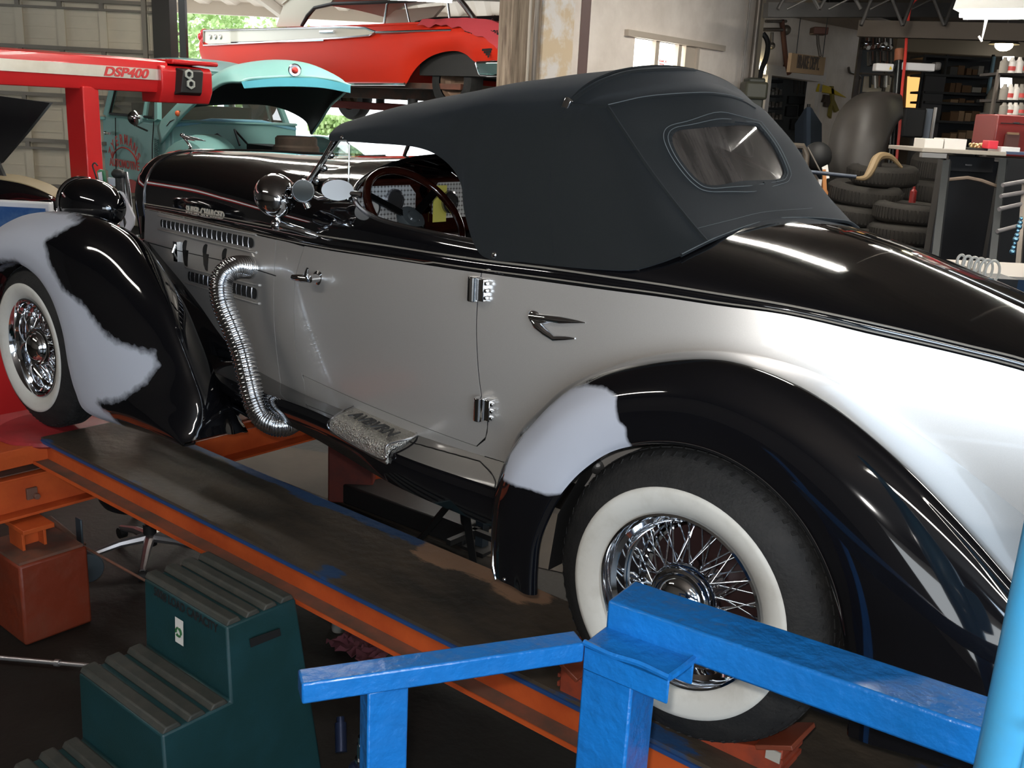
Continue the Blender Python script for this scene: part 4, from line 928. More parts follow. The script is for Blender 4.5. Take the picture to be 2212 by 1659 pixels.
# =================================================================== STEP STOOL
GRN = mat('dark_green_plastic', (.007,.033,.034), .5, 0, 0, .45, noise_=((.010,.045,.052), 5, .4, .7), bump=.1, bscale=200)
GRT = mat('scuffed_tread', (.034,.036,.030), .65, noise_=((.055,.052,.042), 20, .4, .7))
st = thing('step_stool', (-1.48,-.5,FLOOR), 'dark green moulded plastic three-step stool with ribbed treads beside the rack', 'step stool')
lv = [(-.05,-.372,-.118), (-.295,-.60,-.372), (-.535,-.82,-.60)]   # top z, front y, back y
body = MB()
xl_, xr_ = -1.70, -1.255
def flare(z): return (-.05-z)*.045
pr = [(-.118,-.05)]
for z, yf, ybk in lv: pr += [(ybk, z), (yf, z)]
prof = []
for k, (z, yf, ybk) in enumerate(lv): prof += [(ybk if k == 0 else lv[k-1][1], z), (yf-.0, z)]
prof += [(lv[2][1]-.03, FLOOR), (lv[0][2]+.09, FLOOR)]
body.v = [(xl_-flare(z), y, z) for y, z in prof]+[(xr_+flare(z), y, z) for y, z in prof]; n = len(prof)
for i in range(n): j = (i+1) % n; body.f.append((i, j, n+j, n+i))
body.f += [tuple(reversed(range(n))), tuple(range(n, 2*n))]
bo_ = body.build('stool_body', GRN, st, bevel=.008)
for k, (z, yf, ybk) in enumerate(lv):
    for q in range(4 if k == 0 else 3):
        nq = 4 if k == 0 else 3; w_ = (ybk-yf)/nq; yy = yf+w_*(q+.5) - (0 if q else .004)
        f_ = flare(z)
        MB().hexa([(xl_-f_,yy-w_*.42,z),(xr_+f_,yy-w_*.42,z),(xr_+f_,yy+w_*.42,z),(xl_-f_,yy+w_*.42,z),(xl_-f_,yy-w_*.26,z+.018),(xr_+f_,yy-w_*.26,z+.018),(xr_+f_,yy+w_*.26,z+.018),(xl_-f_,yy+w_*.26,z+.018)]).build('tread_rib', GRT, st, bevel=.004)
sx_ = lambda x, y: onp(x, y, 'X', xr_+.012)
hs = [sx_(538,1380), sx_(603,1357), sx_(606,1372), sx_(541,1398)]
MB().prism([p+V((.001,0,0)) for p in hs], (.002,0,0)).build('hand_slot', GAP, st)
text('500# LOAD CAPACITY', 'load_lettering', DARK, .040, .001, (xl_+.06,-.3745,-.085), (1,0,0), (0,.05,1), st, sx=.85)
s0 = V((xl_+.18,-.3765,-.115)); MB().add([s0, s0+V((.045,0,0)), s0+V((.045,-.003,-.085)), s0+V((0,-.003,-.085))], [(0,1,2,3)]).build('sticker', mat('white_sticker', (.72,.68,.62), .5), st, angle=0)
for k in range(3):
    a = 2*math.pi*k/3+.5; c = s0+V((.022,-.003,-.045))
    MB().tube([c+V((.014*math.cos(a+t_),-.001,.014*math.sin(a+t_))) for t_ in (-.8,-.3,.3,.8)], .0035, 5).build('recycling_arrow', mat('sticker_green', (.02,.10,.03), .5), st)
# =================================================================== OFFICE STOOL
cb = onp(325,1172,'Z',-.68); cb = V((cb.x, cb.y, FLOOR)); ch = thing('shop_stool', cb, 'round black shop stool on a silver five-star caster base under the rack', 'stool')
SILV = mat('cast_aluminium', (.42,.40,.40), .35, .8)
for k in range(5):
    a = -.663+2*math.pi*k/5; d_ = V((math.cos(a), math.sin(a), 0)); lg = MB().tube([cb+V((0,0,.13))+d_*.02, cb+V((0,0,.12))+d_*.14, cb+V((0,0,.085))+d_*.29], [.026,.020,.014], 8).build('leg', SILV, ch)
    MB().cyl(cb+d_*.285+V((0,0,.06))-V((-d_.y,d_.x,0))*.018, cb+d_*.285+V((0,0,.06))+V((-d_.y,d_.x,0))*.018, .028).cyl(cb+d_*.285+V((0,0,.05)), cb+d_*.285+V((0,0,.09)), .010).build('caster', DARK, lg)
MB().cyl(cb+V((0,0,.09)), cb+V((0,0,.20)), .032).cyl(cb+V((0,0,.2)), cb+V((0,0,.40)), .02).build('column', DARK, ch)
sc2 = V((cb.x+.0, cb.y-.0, -.41)); MB().lathe([(0,.05),(.18,.05),(.208,.035),(.21,.0),(.195,-.025),(0,-.03)], sc2+V((.03,-.03,0)), (0,0,1), 36).build('seat', mat('black_vinyl_seat', (.008,.008,.009), .4), ch)
MB().box(sc2+V((-.02,-.16,.06)), (.16,.03,.06)).build('backrest_bracket', SILV, ch, bevel=.006)
# =================================================================== BLUE GUARD RAIL AND POLES
BLU = mat('glossy_blue_enamel', (.007,.135,.43), .32, 0, .5, .5, noise_=((.010,.11,.34), 6, .4, .75), bump=.6, bscale=30, coat_rough=.12)
gr = thing('guard_rail', (.14,-.45,FLOOR), 'bright blue welded steel guard rail with two square posts in front of the rear wheel', 'guard rail')
zt = .556
A, B = onp(1312,1297,'Z',zt), onp(2120,1575,'Z',zt); dA = (B-A).normalized(); nA = V((-dA.y, dA.x, 0)); B = A+dA*1.6
wA = .112; hA = .068
MB().hexa([A-V((0,0,hA)), B-V((0,0,hA)), B+nA*wA-V((0,0,hA)), A+nA*wA-V((0,0,hA)), A, B, B+nA*wA, A+nA*wA]).build('top_rail', BLU, gr, bevel=.006)
pz = .50; P_ = [onp(1262,1388,'Z',pz), onp(1309,1352,'Z',pz), onp(1502,1420,'Z',pz), onp(1446,1463,'Z',pz)]
MB().prism(P_, (0,0,-.012)).build('saddle_plate', BLU, gr, bevel=.003)
e1 = (P_[3]-P_[0]); MB().prism([P_[0], P_[3], P_[3]+V((0,0,-.055)), P_[0]+V((0,0,-.055))], (-e1.y*.03, e1.x*.03, 0)).build('saddle_flange', BLU, gr, bevel=.003)
e2 = P_[2]-P_[1]; MB().prism([P_[1], P_[2], P_[2]+V((0,0,-.055)), P_[1]+V((0,0,-.055))], (e2.y*.03, -e2.x*.03, 0)).build('saddle_flange', BLU, gr, bevel=.003)
MB().tube(cr([P_[0]+V((0,0,.001)), P_[0].lerp(P_[3],.33)+V((.002,-.003,.0)), P_[0].lerp(P_[3],.66)+V((-.001,.002,.002)), P_[3]], 40), .006, 6).tube(cr([P_[3], P_[3].lerp(P_[2],.5)+V((.003,0,.002)), P_[2]], 20), .007, 6).build('weld_bead', BLU, gr)
q0, q1, q2 = onp(1258,1432,'Z',.445), onp(1366,1477,'Z',.445), onp(1398,1490,'Z',.445)
dd = (q1-q0); nn = V((-dd.y, dd.x, 0)).normalized()*.10; q0.z = q1.z = .445; bt = V((0,0,FLOOR-.445))
MB().hexa([q0+bt, q1+bt, q1+nn+bt, q0+nn+bt, q0, q1, q1+nn, q0+nn]).build('post', BLU, gr, bevel=.005)
a0, a1 = onp(1262,1412,'Z',.478), onp(652,1503,'Z',.478); dd = (a1-a0).normalized(); nn = V((dd.y, -dd.x, 0)).normalized()
if nn.y < 0: nn = -nn
MB().hexa([a0+V((0,0,-.018)), a1+V((0,0,-.018)), a1+nn*.05+V((0,0,-.018)), a0+nn*.05+V((0,0,-.018)), a0+V((0,0,.022)), a1+V((0,0,.022)), a1+nn*.05+V((0,0,.022)), a0+nn*.05+V((0,0,.022))]).build('side_rail', BLU, gr, bevel=.004)
r0, r1 = onp(795,1497,'Z',.46), onp(868,1482,'Z',.46); dd = (r1-r0).normalized(); nn = V((-dd.y, dd.x, 0))*.05; r1 = r0+dd*.075; bt = V((0,0,FLOOR-.46))
MB().hexa([r0+bt, r1+bt, r1+nn+bt, r0+nn+bt, r0, r1, r1+nn, r0+nn]).build('post', BLU, gr, bevel=.004)
LB = mat('light_blue_enamel', (.055,.33,.62), .38, 0, .3, noise_=((.07,.30,.50), 4, .4, .7))
c0_, c1_ = at(2290,1180,1.22), at(2188,1640,1.32); dv = (c1_-c0_).normalized(); top_, bot_ = c0_-dv*.9, c0_+dv*((FLOOR-c0_.z)/dv.z)
t = thing('lift_pole', bot_, 'leaning light blue round pole at the right edge, in front of the rear fender', 'pole')
MB().cyl(bot_, top_, .044, n=40).build('pole_tube', LB, t); rp_ = c0_+dv*.26
MB().box(rp_+V((.04,0,0)), (.05,.09,.16)).cyl(rp_+V((.03,-.06,.03)), rp_+V((.03,-.07,.03)), .012).build('pole_bracket', LB, t, bevel=.006)
# jack, cylinder, rag, rod, scraps on the floor
jk = onp(785,1655,'Z',-.50); jk = V((jk.x,jk.y,FLOOR)); t = thing('bottle_jack', jk, 'dark blue bottle jack on the floor beside the left blue post', 'jack')
MB().lathe([(0,0),(.075,0),(.075,.03),(.05,.04),(.05,.26),(.044,.28),(.03,.29),(0,.29)], jk, (0,0,1), 28).build('jack_body', mat('dark_blue_jack', (.012,.018,.05), .35, .3), t, angle=30)
MB().cyl(jk+V((0,0,.28)), jk+V((0,0,.36)), .020).cyl(jk+V((0,0,.355)), jk+V((0,0,.385)), .017).lathe([(.020,.30),(.026,.30),(.026,.31),(.02,.31)], jk, (0,0,1), 20).build('jack_ram', CHRD, t)
n_ = V((.55,-.83,0)).normalized(); tt = V((-n_.y,n_.x,0)); c = jk+n_*.051+V((0,0,.15))
MB().add([c-tt*.0+V((0,0,-.03)), c+tt*.03+V((0,0,-.03)), c+tt*.03+V((0,0,.03)), c+V((0,0,.03))], [(0,1,2,3)]).build('jack_label', mat('white_label', (.6,.6,.65), .5), t, angle=0)
c = onp(737,1625,'Z',-.66); t = MB().cyl(c, c+V((-.05,.04,.07)), .02).cyl(c+V((-.05,.04,.07)), c+V((-.06,.048,.085)), .014).build('spray_nozzle', mat('dark_blue_can', (.02,.03,.07), .4, .4)); tag(t, 'small dark blue can tipped beside the bottle jack', 'can')
rnd = random.Random(2); c = onp(780,1405,'Z',FLOOR); rows = []
for i in range(15): rows.append([c+V((-.13+.26*i/14, -.08+.16*j/11, .012+.045*abs(noise.noise(V((i*.5,j*.6,3)))))) + V((.03*noise.noise(V((j*.7,i*.3,1))),.04*noise.noise(V((i*.6,j*.2,2))),0)) for j in range(12)])
o = MB().grid(rows).build('shop_rag', mat('dull_red_cloth', (.13,.035,.045), .9), solid=.003); tag(o, 'crumpled dull red shop rag on the floor under the rack beam', 'rag')
a, b = onp(-40,1417,'Z',FLOOR+.03), onp(225,1441,'Z',FLOOR+.03); t = thing('steel_rod', V((b.x,b.y,FLOOR)), 'long pale steel rod lying on the floor left of the step stool', 'rod')
MB().cyl(a, b, .009).build('rod_shaft', SILV, t); MB().cyl(a.lerp(b,.60), a.lerp(b,.64), .014).build('rod_collar', SILV, t)
c = onp(732,1352,'Z',FLOOR+.02); o = MB().lathe([(0,0),(.03,0),(.033,.02),(.03,.045),(0,.045)], c-V((0,0,.02)), (0,0,1), 20).build('cup', mat('beige_plastic_cup', (.30,.28,.24), .5)); tag(o, 'small beige plastic cup on the dark floor below the rack beam', 'cup')
a, b = onp(105,1120,'Z',-.42), onp(180,1180,'Z',-.52); t = thing('hand_tool', V((b.x,b.y,FLOOR)), 'greasy grey pry tool leaning beside the chipped orange block', 'tool')
MB().cyl(a, b, .016).cyl(b, b+V((.42,.16,-.14)), .006).build('tool_shaft', ORGD, t); MB().hexa([b+V((-.02,-.02,-.05)), b+V((.03,-.02,-.05)), b+V((.03,-.01,-.05)), b+V((-.02,-.01,-.05)), b+V((-.02,-.02,.14)), b+V((.03,-.02,.14)), b+V((.03,-.01,.14)), b+V((-.02,-.01,.14))]).lathe([(0,0),(.07,0),(.07,.03),(0,.04)], b+V((.02,0,-.09)), (1,-.4,0), 24).build('tool_head', mat('slate_grey_steel', (.06,.075,.085), .4, .3), t, bevel=.004)
# =================================================================== helpers for the background
def pbox(mb, x0, y0, x1, y1, d, th=.1, yaw=YAW):
    """box whose front face covers the pixel rectangle at distance d, set square to the room"""
    u = V((math.cos(yaw), math.sin(yaw), 0)); n = V((-math.sin(yaw), math.cos(yaw), 0)); p0 = at((x0+x1)/2, y0, d); k = (p0-CAM).dot(n)
    pt = lambda x, y: CAM + ray(x, y)*(k/ray(x, y).dot(n))
    wd = abs((pt(x1, y0)-pt(x0, y0)).dot(u)); z1 = max(pt((x0+x1)/2, y1).z, FLOOR); ht = abs(p0.z-z1); c = V((p0.x, p0.y, (p0.z+z1)/2))
    mb.box(c+n*th/2, (wd, th, ht), yaw); return c
def pthing(name, x, y, d, label, cat, group=None, z=None):
    p = at(x, y, d); return thing(name, (p.x, p.y, FLOOR if z is None else z), label, cat, group)
# =================================================================== DSP gantry beam in front of the car
SRED = mat('alignment_red_paint', (.60,.022,.024), .35, 0, .3, .5)
BRUSH = mat('brushed_steel_strip', (.66,.63,.54), .38, .85, noise_=((.88,.86,.78), 1.2, .35, .65, (1,1,1)))
GX = -6.0
g = thing('alignment_camera_gantry', (GX-.1,.84,FLOOR), 'red gantry with a long steel-striped camera beam, in front of the roadster', 'alignment machine')
def gp(x, y): return onp(x, y, 'X', GX)
e1, e2, e3, e4 = gp(361,128), gp(361,197), gp(0,112), gp(0,188)
zt_, zb_ = (e1.z+e3.z)/2, (e2.z+e4.z)/2; yl, yr = -1.0, gp(365,150).y
s1_, s2_ = zb_+(zt_-zb_)*.40, zb_+(zt_-zb_)*.745
prof = [(GX-.22,zt_+.02),(GX-.02,zt_),(GX,s2_+.01),(GX,s1_-.01),(GX-.03,zb_),(GX-.22,zb_)]
MB().prism([(x,yl,z) for x, z in prof], (0,yr-yl,0)).build('camera_beam', SRED, g, bevel=.006)
MB().box((GX+.004,(yl+yr)/2+.0,(s1_+s2_)/2), (.008,yr-yl,s2_-s1_)).build('steel_strip', BRUSH, g)
ta, tb = gp(222,167), gp(332,171)
text('DSP400', 'beam_lettering', mat('red_lettering', (.62,.05,.05), .4), .088, .004, V((GX+.010,ta.y,s1_+.010)), (0,1,0), (0,0,1), g, shear=.3, sx=(tb.y-ta.y)/.33, bold=.03)
yr2 = gp(465,170).y; yh = gp(372,160).y
prof2 = [(GX-.24,zt_-.01),(GX+.02,zt_-.03),(GX+.05,s2_),(GX+.05,zb_+.02),(GX+.0,zb_-.07),(GX-.24,zb_-.07)]
MB().prism([(x,yh-.12,z) for x, z in prof2], (0,yr2-yh+.06,0)).build('camera_head', SRED, g, bevel=.01)
MB().box((GX-.10,(yr+yr2)/2,zt_+.005), (.30,yr2-yr+.0,.035)).build('head_top_cover', SRED, g, bevel=.012)
c0 = gp(391,180); c0.x = GX+.06
cm = MB().hexa([(GX+.04,c0.y-.09,zb_-.01),(GX+.12,c0.y-.08,zb_+.01),(GX+.12,c0.y+.10,zb_+.01),(GX+.04,c0.y+.14,zb_-.01),(GX+.04,c0.y-.07,s2_+.02),(GX+.12,c0.y-.05,s2_+.0),(GX+.12,c0.y+.12,s2_+.0),(GX+.04,c0.y+.15,s2_+.02)]).build('camera_housing', DARK, g, bevel=.006)
for dz in (.035,-.035): MB().lathe([(.022,0),(.038,0),(.038,.012),(.022,.014)], (GX+.122,c0.y-.005-dz*.2,(s1_+s2_)/2-.02+dz), (1,0,0), 6).build('camera_lens_ring', mat('grey_lens_ring', (.40,.42,.38), .4), cm, angle=20)
k1, k2, k3 = onp(144,260,'X',GX-.20), onp(183,260,'X',GX-.0), onp(217,260,'X',GX-.04)
MB().prism([(k1.x,k1.y,FLOOR),(k2.x,k2.y,FLOOR),(k3.x,k3.y,FLOOR),(k3.x-.22,k3.y+.02,FLOOR)], (0,0,zb_-FLOOR+.02)).build('gantry_column', SRED, g, bevel=.008)
MB().box((GX-.12,(k1.y+k2.y)/2,FLOOR+.02), (.5,.6,.04)).build('column_foot', SRED, g, bevel=.004)
# =================================================================== pickup truck
TQ = mat('turquoise_truck_paint', (.24,.48,.45), .4, 0, .25, .5, noise_=((.21,.44,.42), 1.5, .35, .7)); TQB = mat('blue_hood_lip_paint', (.12,.48,.60), .35, 0, .3)
INK = mat('black_underhood', (.012,.011,.010), .6); GREASE = mat('brown_engine_grime', (.10,.07,.05), .7, noise_=((.05,.04,.03), 6, .3, .7))
dv_ = V((ray(400,250).x, ray(400,250).y, 0)).normalized()
fw_ = (-dv_*math.cos(math.radians(25)) + V((-dv_.y*-1, dv_.x*-1, 0))*math.sin(math.radians(25)))
rt_ = V((dv_.y, -dv_.x, 0)); fw_ = (-dv_*math.cos(math.radians(25)) + rt_*math.sin(math.radians(25))).normalized()
ta_ = math.atan2(fw_.y, fw_.x); lf_ = V((-fw_.y, fw_.x, 0))
pA = at(333,256,10.7)             # foot of the right-hand windscreen pillar: local (.75, -.80, 1.28)
orgT = pA-fw_*.75+lf_*.80; orgT.z = pA.z-1.28
TK = thing('pickup_truck', orgT, 'turquoise old pickup truck with its hood propped open and red door lettering', 'truck', rot=ta_)
def L(p): d = V(p)-orgT; return V((d.dot(fw_), d.dot(lf_), d.z))       # world point in truck frame
def tk(px, py, ax, v):    # pixel on a local plane of the truck
    r = ray(px, py); rl = V((r.dot(fw_), r.dot(lf_), r.z)); cl = L(CAM); i = 'XYZ'.index(ax); return cl+rl*((v-cl[i])/rl[i])
R_ = -.84
# bed
MB().box((-1.62,-.74,.92),(1.95,.04,.60)).box((-1.62,.74,.92),(1.95,.04,.60)).box((-2.58,0,.92),(.04,1.5,.60)).box((-.66,0,.92),(.04,1.5,.60)).box((-1.62,0,.66),(1.95,1.5,.05)).box((-1.62,-.80,1.23),(2.0,.12,.035)).box((-1.62,.80,1.23),(2.0,.12,.035)).build('cargo_bed', TQ, TK, local=True, bevel=.01)
for s_ in (-1,1):
    rows = []
    for i in range(13):
        a = math.pi*i/12; x = -1.75-.55*math.cos(a); z = .58+.52*math.sin(a)
        rows.append([(x,s_*.74,z+.02),(x,s_*.86,z+.01),(x,s_*.95,z-.03),(x,s_*.97,z-.09)])
    MB().grid(rows).build('rear_fender', TQ, TK, local=True, solid=.01)
# cab
cab = MB()
def ring(x, hw, z0, z1): return [(x,-hw,z0),(x,-hw-.03,(z0+z1)/2),(x,-hw+.02,z1)]
cab.hexa([(-.66,-.80,.45),(1.05,-.80,.45),(1.05,.80,.45),(-.66,.80,.45),(-.66,-.80,1.28),(1.0,-.78,1.26),(1.0,.78,1.26),(-.66,.80,1.28)])
cab.build('cab_body', TQ, TK, local=True, bevel=.05)
GLD = mat('dim_cab_glass', (.10,.11,.09), .05, 0, .2, trans=.0, alpha=.55)
for s_ in (-1,1):
    y = s_*.78; yt = s_*.66
    for (a, b, w_) in (((-.60,y,1.26),(-.50,yt,1.80),.12),((.80,y,1.26),(.58,yt,1.80),.07),((.45,y,1.26),(.42,yt,1.80),.02)):
        MB().beam(a, b, .05, w_, (1,0,0)).build('roof_pillar', TQ, TK, local=True)
    MB().add([(-.55,y*.99,1.27),(.76,y*.99,1.27),(.56,yt*1.0,1.80),(-.48,yt*1.0,1.80)], [(0,1,2,3)]).build('door_window', GLD, TK, local=True, angle=0)
    MB().tube([(-.50,y*1.005,1.29),(.70,y*1.005,1.29),(.54,yt*1.01,1.77),(-.44,yt*1.01,1.77)], .014, 6, True).build('window_rubber', DARK, TK, local=True)
MB().add([(.80,-.74,1.27),(.80,.74,1.27),(.60,.64,1.80),(.60,-.64,1.80)], [(0,1,2,3)]).build('windscreen', GLD, TK, local=True, angle=0)
rr = []
for i in range(11):
    x = -.62+1.36*i/10; e = 1-abs(2*i/10-1)**3; rr.append([(x+.0,y_,1.79+.14*e*(1-abs(y_/.76)**3)) for y_ in [-.76+1.52*j/14 for j in range(15)]])
MB().grid(rr).grid([[(p[0],p[1],1.775) for p in r] for r in rr]).build('cab_roof', TQ, TK, local=True, solid=.02)
MB().beam((.66,-.70,1.33),(.66,-.1,1.36), .02,.03).box((.0,0,1.30),(.4,1.3,.25)).build('cab_interior', mat('dark_cab_interior', (.03,.025,.02), .7), TK, local=True)
# door outline, handle, louvres, lettering
dpx = lambda x, y: tk(x, y, 'Y', R_+.0)
MB().tube([(-.28,R_-.0,.55),(-.28,R_+.03,1.25)], .006).build('door_gap', GAP, TK, local=True)
MB().tube([(.70,R_+.005,.55),(.74,R_+.01,1.0),(.76,R_+.03,1.25)], .006).build('door_gap', GAP, TK, local=True)
h0 = dpx(232,287); MB().cyl(h0+V((0,-.02,0)), h0+V((.16,-.04,.0)), .014).ball(h0+V((0,-.02,0)), .022).build('door_handle', CHR, TK, local=True)
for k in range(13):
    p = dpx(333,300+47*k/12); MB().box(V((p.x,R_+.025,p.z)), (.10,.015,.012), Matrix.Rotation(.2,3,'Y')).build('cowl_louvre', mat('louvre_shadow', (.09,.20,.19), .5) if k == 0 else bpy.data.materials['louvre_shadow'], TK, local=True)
m0 = tk(292,255,'Y',R_-.20); MB().lathe([(0,.02),(.05,.018),(.075,0),(.06,-.03),(0,-.05)], V((m0.x+.0,R_-.20,m0.z)), (1,-.4,.0), 24).tube([V((m0.x,R_-.20,m0.z)), dpx(305,270)+V((.05,-.1,0)), dpx(318,283)+V((.02,.0,0))], .010).build('door_mirror', CHR, TK, local=True)
TRD = mat('red_sign_paint', (.50,.04,.03), .5)
cx_, cz_ = dpx(272,338), dpx(272,291); Rz = .30; word = 'ZYERMANS'
ctr = dpx(270,352); 
for k, ch_ in enumerate(word):
    a = math.radians(158-136*k/7); p = V((ctr.x+.37*math.cos(a), R_-.004, ctr.z+.23*math.sin(a)-.02)); ux = V((.37*math.sin(a),0,-.23*math.cos(a))); uy = V((math.cos(a)*.5,0,1))
    text(ch_, 'door_lettering', TRD, .155, .002, p, ux, uy, TK, 'CENTER', True, sx=.85, bold=.02)
MB().tube([V((ctr.x+.36*math.cos(a), R_-.004, ctr.z+.20*math.sin(a)-.03)) for a in [math.radians(162-144*k/20) for k in range(21)]], .008, 5).build('door_lettering_swoosh', TRD, TK, local=True)
q = dpx(238,357); text('AUTOMOTIVE', 'door_lettering', TRD, .125, .002, V((q.x,R_-.004,q.z)), (1,0,0), (0,0,1), TK, 'LEFT', True, sx=(dpx(304,357)-q).length/.83, bold=.02)
q = dpx(285,402); MB().add([V((q.x+.20*math.cos(a),R_-.003,q.z+.075*math.sin(a))) for a in [2*math.pi*k/28 for k in range(28)]], [tuple(range(28))]).build('door_badge', TRD, TK, local=True, angle=0)
# fenders, firewall, engine
for s_ in (-1,1):
    rows = []
    for i in range(14):
        a = math.pi*(i/13); x = 1.75-.72*math.cos(a); z = .55+.52*math.sin(a)
        rows.append([(x,s_*.62,z+.10),(x,s_*.78,z+.09),(x,s_*.92,z+.03),(x,s_*.95,z-.06)])
    MB().grid(rows).build('front_fender', TQ, TK, local=True, solid=.01)
MB().box((1.04,0,.95),(.05,1.5,.62)).box((1.0,0,1.27),(.20,1.5,.03)).build('firewall', TQ, TK, local=True, bevel=.02)
MB().tube([(1.06,-.74,1.22),(1.08,-.3,1.29),(1.08,.3,1.29),(1.06,.74,1.22)], .02).build('cowl_seal', mat('pale_blue_trim', (.25,.55,.68), .4), TK, local=True)
MB().box((1.62,.05,.80),(.80,.55,.30)).box((1.55,.15,1.0),(.55,.30,.12)).tube([(1.1,-.5,1.05),(1.3,-.35,1.15),(1.6,-.3,1.0)], .015).tube([(1.1,.1,1.05),(1.2,-.1,1.2),(1.5,-.2,1.05)], .012).build('engine_block', INK, TK, local=True, bevel=.02)
e_ = L(at(640,306,9.6)); MB().lathe([(0,.05),(.18,.05),(.20,.03),(.20,-.03),(.22,-.05),(.22,-.10),(0,-.10)], e_, (0,0,1), 28).box(e_+V((0,.0,-.2)), (.3,.5,.2)).build('air_cleaner', GREASE, TK, local=True)
MB().box((2.30,0,.72),(.06,1.5,.45)).box((2.46,0,.50),(.08,1.9,.14)).build('grille_and_bumper', TQ, TK, local=True, bevel=.02)
for (x, y) in ((-1.75,-.84),(-1.75,.84),(1.75,-.80),(1.75,.80)):
    w_ = MB().lathe([(.20,-.09),(.33,-.09),(.36,-.05),(.37,0),(.36,.05),(.33,.09),(.20,.09)], (x,y,.37), (0,1,0), 36).build('wheel', TYRE, TK, local=True)
    MB().lathe([(0,.02),(.1,.03),(.19,.05),(.21,.09),(.21,-.09),(.19,-.05),(.1,-.03),(0,-.02)], (x,y,.37), (0,1,0), 28).build('wheel_disc', mat('pale_wheel_disc', (.35,.33,.28), .5), w_, local=True)
# propped hood, from its measured outline
hr = [[(350,312,10.55),(347,268,10.60),(400,236,10.7),(500,226,10.7),(590,230,10.5),(655,258,10.2),(671,291,10.05)],
      [(388,262,10.25),(390,224,10.30),(440,190,10.4),(530,178,10.35),(620,186,10.1),(690,225,9.8),(690,262,9.7)],
      [(434,218,9.85),(440,186,9.90),(485,156,10.0),(565,148,9.95),(645,158,9.7),(712,195,9.4),(712,228,9.35)],
      [(482,184,9.45),(492,158,9.5),(530,143,9.55),(600,134,9.5),(670,143,9.3),(738,178,9.05),(736,206,9.0)],
      [(523,180,9.19),(545,174,9.19),(600,171,9.15),(645,170,9.1),(690,172,9.0),(730,178,8.85),(757,186,8.78)]]
hood = MB().grid([[L(p) for p in r] for r in loft([[at(*q) for q in r] for r in hr], 30, 36)]).build('open_hood', [TQ, INK], TK, local=True, angle=60)
dm = hood.modifiers.new('thickness', 'SOLIDIFY'); dm.thickness = .02; dm.offset = 1; dm.material_offset = 1
lipa = [L(at(*q)) for q in ((523,178,9.19),(600,170,9.15),(690,171,9.0),(757,184,8.78))]; lipb = [L(at(*q)) for q in ((529,192,9.19),(600,188,9.15),(690,190,9.0),(757,201,8.78))]
MB().grid([cr(lipa, 16), cr(lipb, 16)]).build('hood_lip', TQB, hood, local=True, solid=.02)
cb_ = L(at(637,152,9.08)); MB().lathe([(0,.0),(.05,.004),(.06,-.01)], cb_, L(at(637,152,8))-cb_, 24).build('hood_badge', CHRD, hood, local=True); MB().ball(cb_+(L(at(637,152,8))-cb_).normalized()*.006, .03, 12, 8).build('badge_centre', TRD, hood, local=True)
b1, b2 = L(at(384,242,10.3)), L(at(372,265,10.35))
MB().ball(L(at(384,245,10.22)), (.03,.03,.03), 10, 6).build('fender_emblem_dot', mat('orange_emblem', (.70,.13,.04), .4), hood, local=True)
MB().tube([L(at(360,272,10.42)), L(at(368,262,10.36)), L(at(378,258,10.3))], .006, 5).tube([L(at(388,240,10.2)), L(at(397,246,10.2))], .005, 5).build('hood_script', CHRD, hood, local=True)
for y in (-.8,.8):      # what it stands on
    p = orgT+lf_*y; t = thing('truck_ramp', (p.x,p.y,FLOOR), 'dark steel ramp under the %s wheels of the turquoise pickup' % ('passenger side' if y < 0 else 'driver side'), 'ramp', rot=ta_)
    MB().box((0,0,orgT.z-FLOOR-.06),(5.0,.45,.10)).build('ramp_deck', DARK, t, local=True, bevel=.01)
    for x in (-2.2,0,2.2): MB().box((x,0,(orgT.z-FLOOR-.11)/2),(.12,.12,orgT.z-FLOOR-.12)).build('ramp_leg', DARK, t, local=True)
# =================================================================== red and white convertible up on a lift
a_, b_ = at(440,90,13.5), at(1105,90,9.85); um = V((b_.x-a_.x, b_.y-a_.y, 0)); LM = um.length; um.normalize(); nm_ = V((-um.y, um.x, 0)); am = math.atan2(um.y, um.x)
orgM = V((a_.x, a_.y, 0)); zg = 1.20
orgM.z = zg
MC = thing('lifted_convertible', orgM, 'red and cream finned convertible raised on a lift in the open bay behind the pickup', 'car', rot=am)
def Lm(p): d = V(p)-orgM; return V((d.dot(um), d.dot(nm_), d.z))
def ms(px, py, y=0.):
    r = ray(px, py); rl = V((r.dot(um), r.dot(nm_), r.z)); cl = Lm(CAM); return cl+rl*((y-cl.y)/rl.y)
MR = mat('orange_red_car_paint', (.60,.028,.010), .5, 0, .0, .2); MW = mat('cream_car_paint', (.62,.57,.46), .3, 0, .6)
top = [(442,98),(436,80),(436,68),(520,65),(640,61),(760,57),(880,52),(960,49),(1010,48),(1060,54),(1090,66),(1097,84)]
bot = [(446,125),(470,150),(500,165),(540,172),(620,180),(700,184),(790,185),(870,184),(905,140),(985,108),(1025,128),(1097,130)]
TP = [ms(x, y) for x, y in top]; BP = [ms(x, y) for x, y in bot]
tz = lambda x: interp([p.x for p in TP[2:]], [p.z for p in TP[2:]], x)
xr_f = TP[-1].x; WM = 1.9
arch = [ms(x, y) for x, y in ((878,184),(892,158),(915,132),(945,115),(985,108),(1010,116),(1026,131))]
def lowz(x):
    if x < arch[0].x: return interp([0,.25,.7,1.5,3.0,arch[0].x], [BP[0].z-.05,BP[0].z-.28,BP[5].z+.0,BP[5].z-.02,BP[6].z,arch[0].z], x)
    if x < arch[-1].x: return interp([p.x for p in arch], [p.z for p in arch], x)
    return arch[-1].z
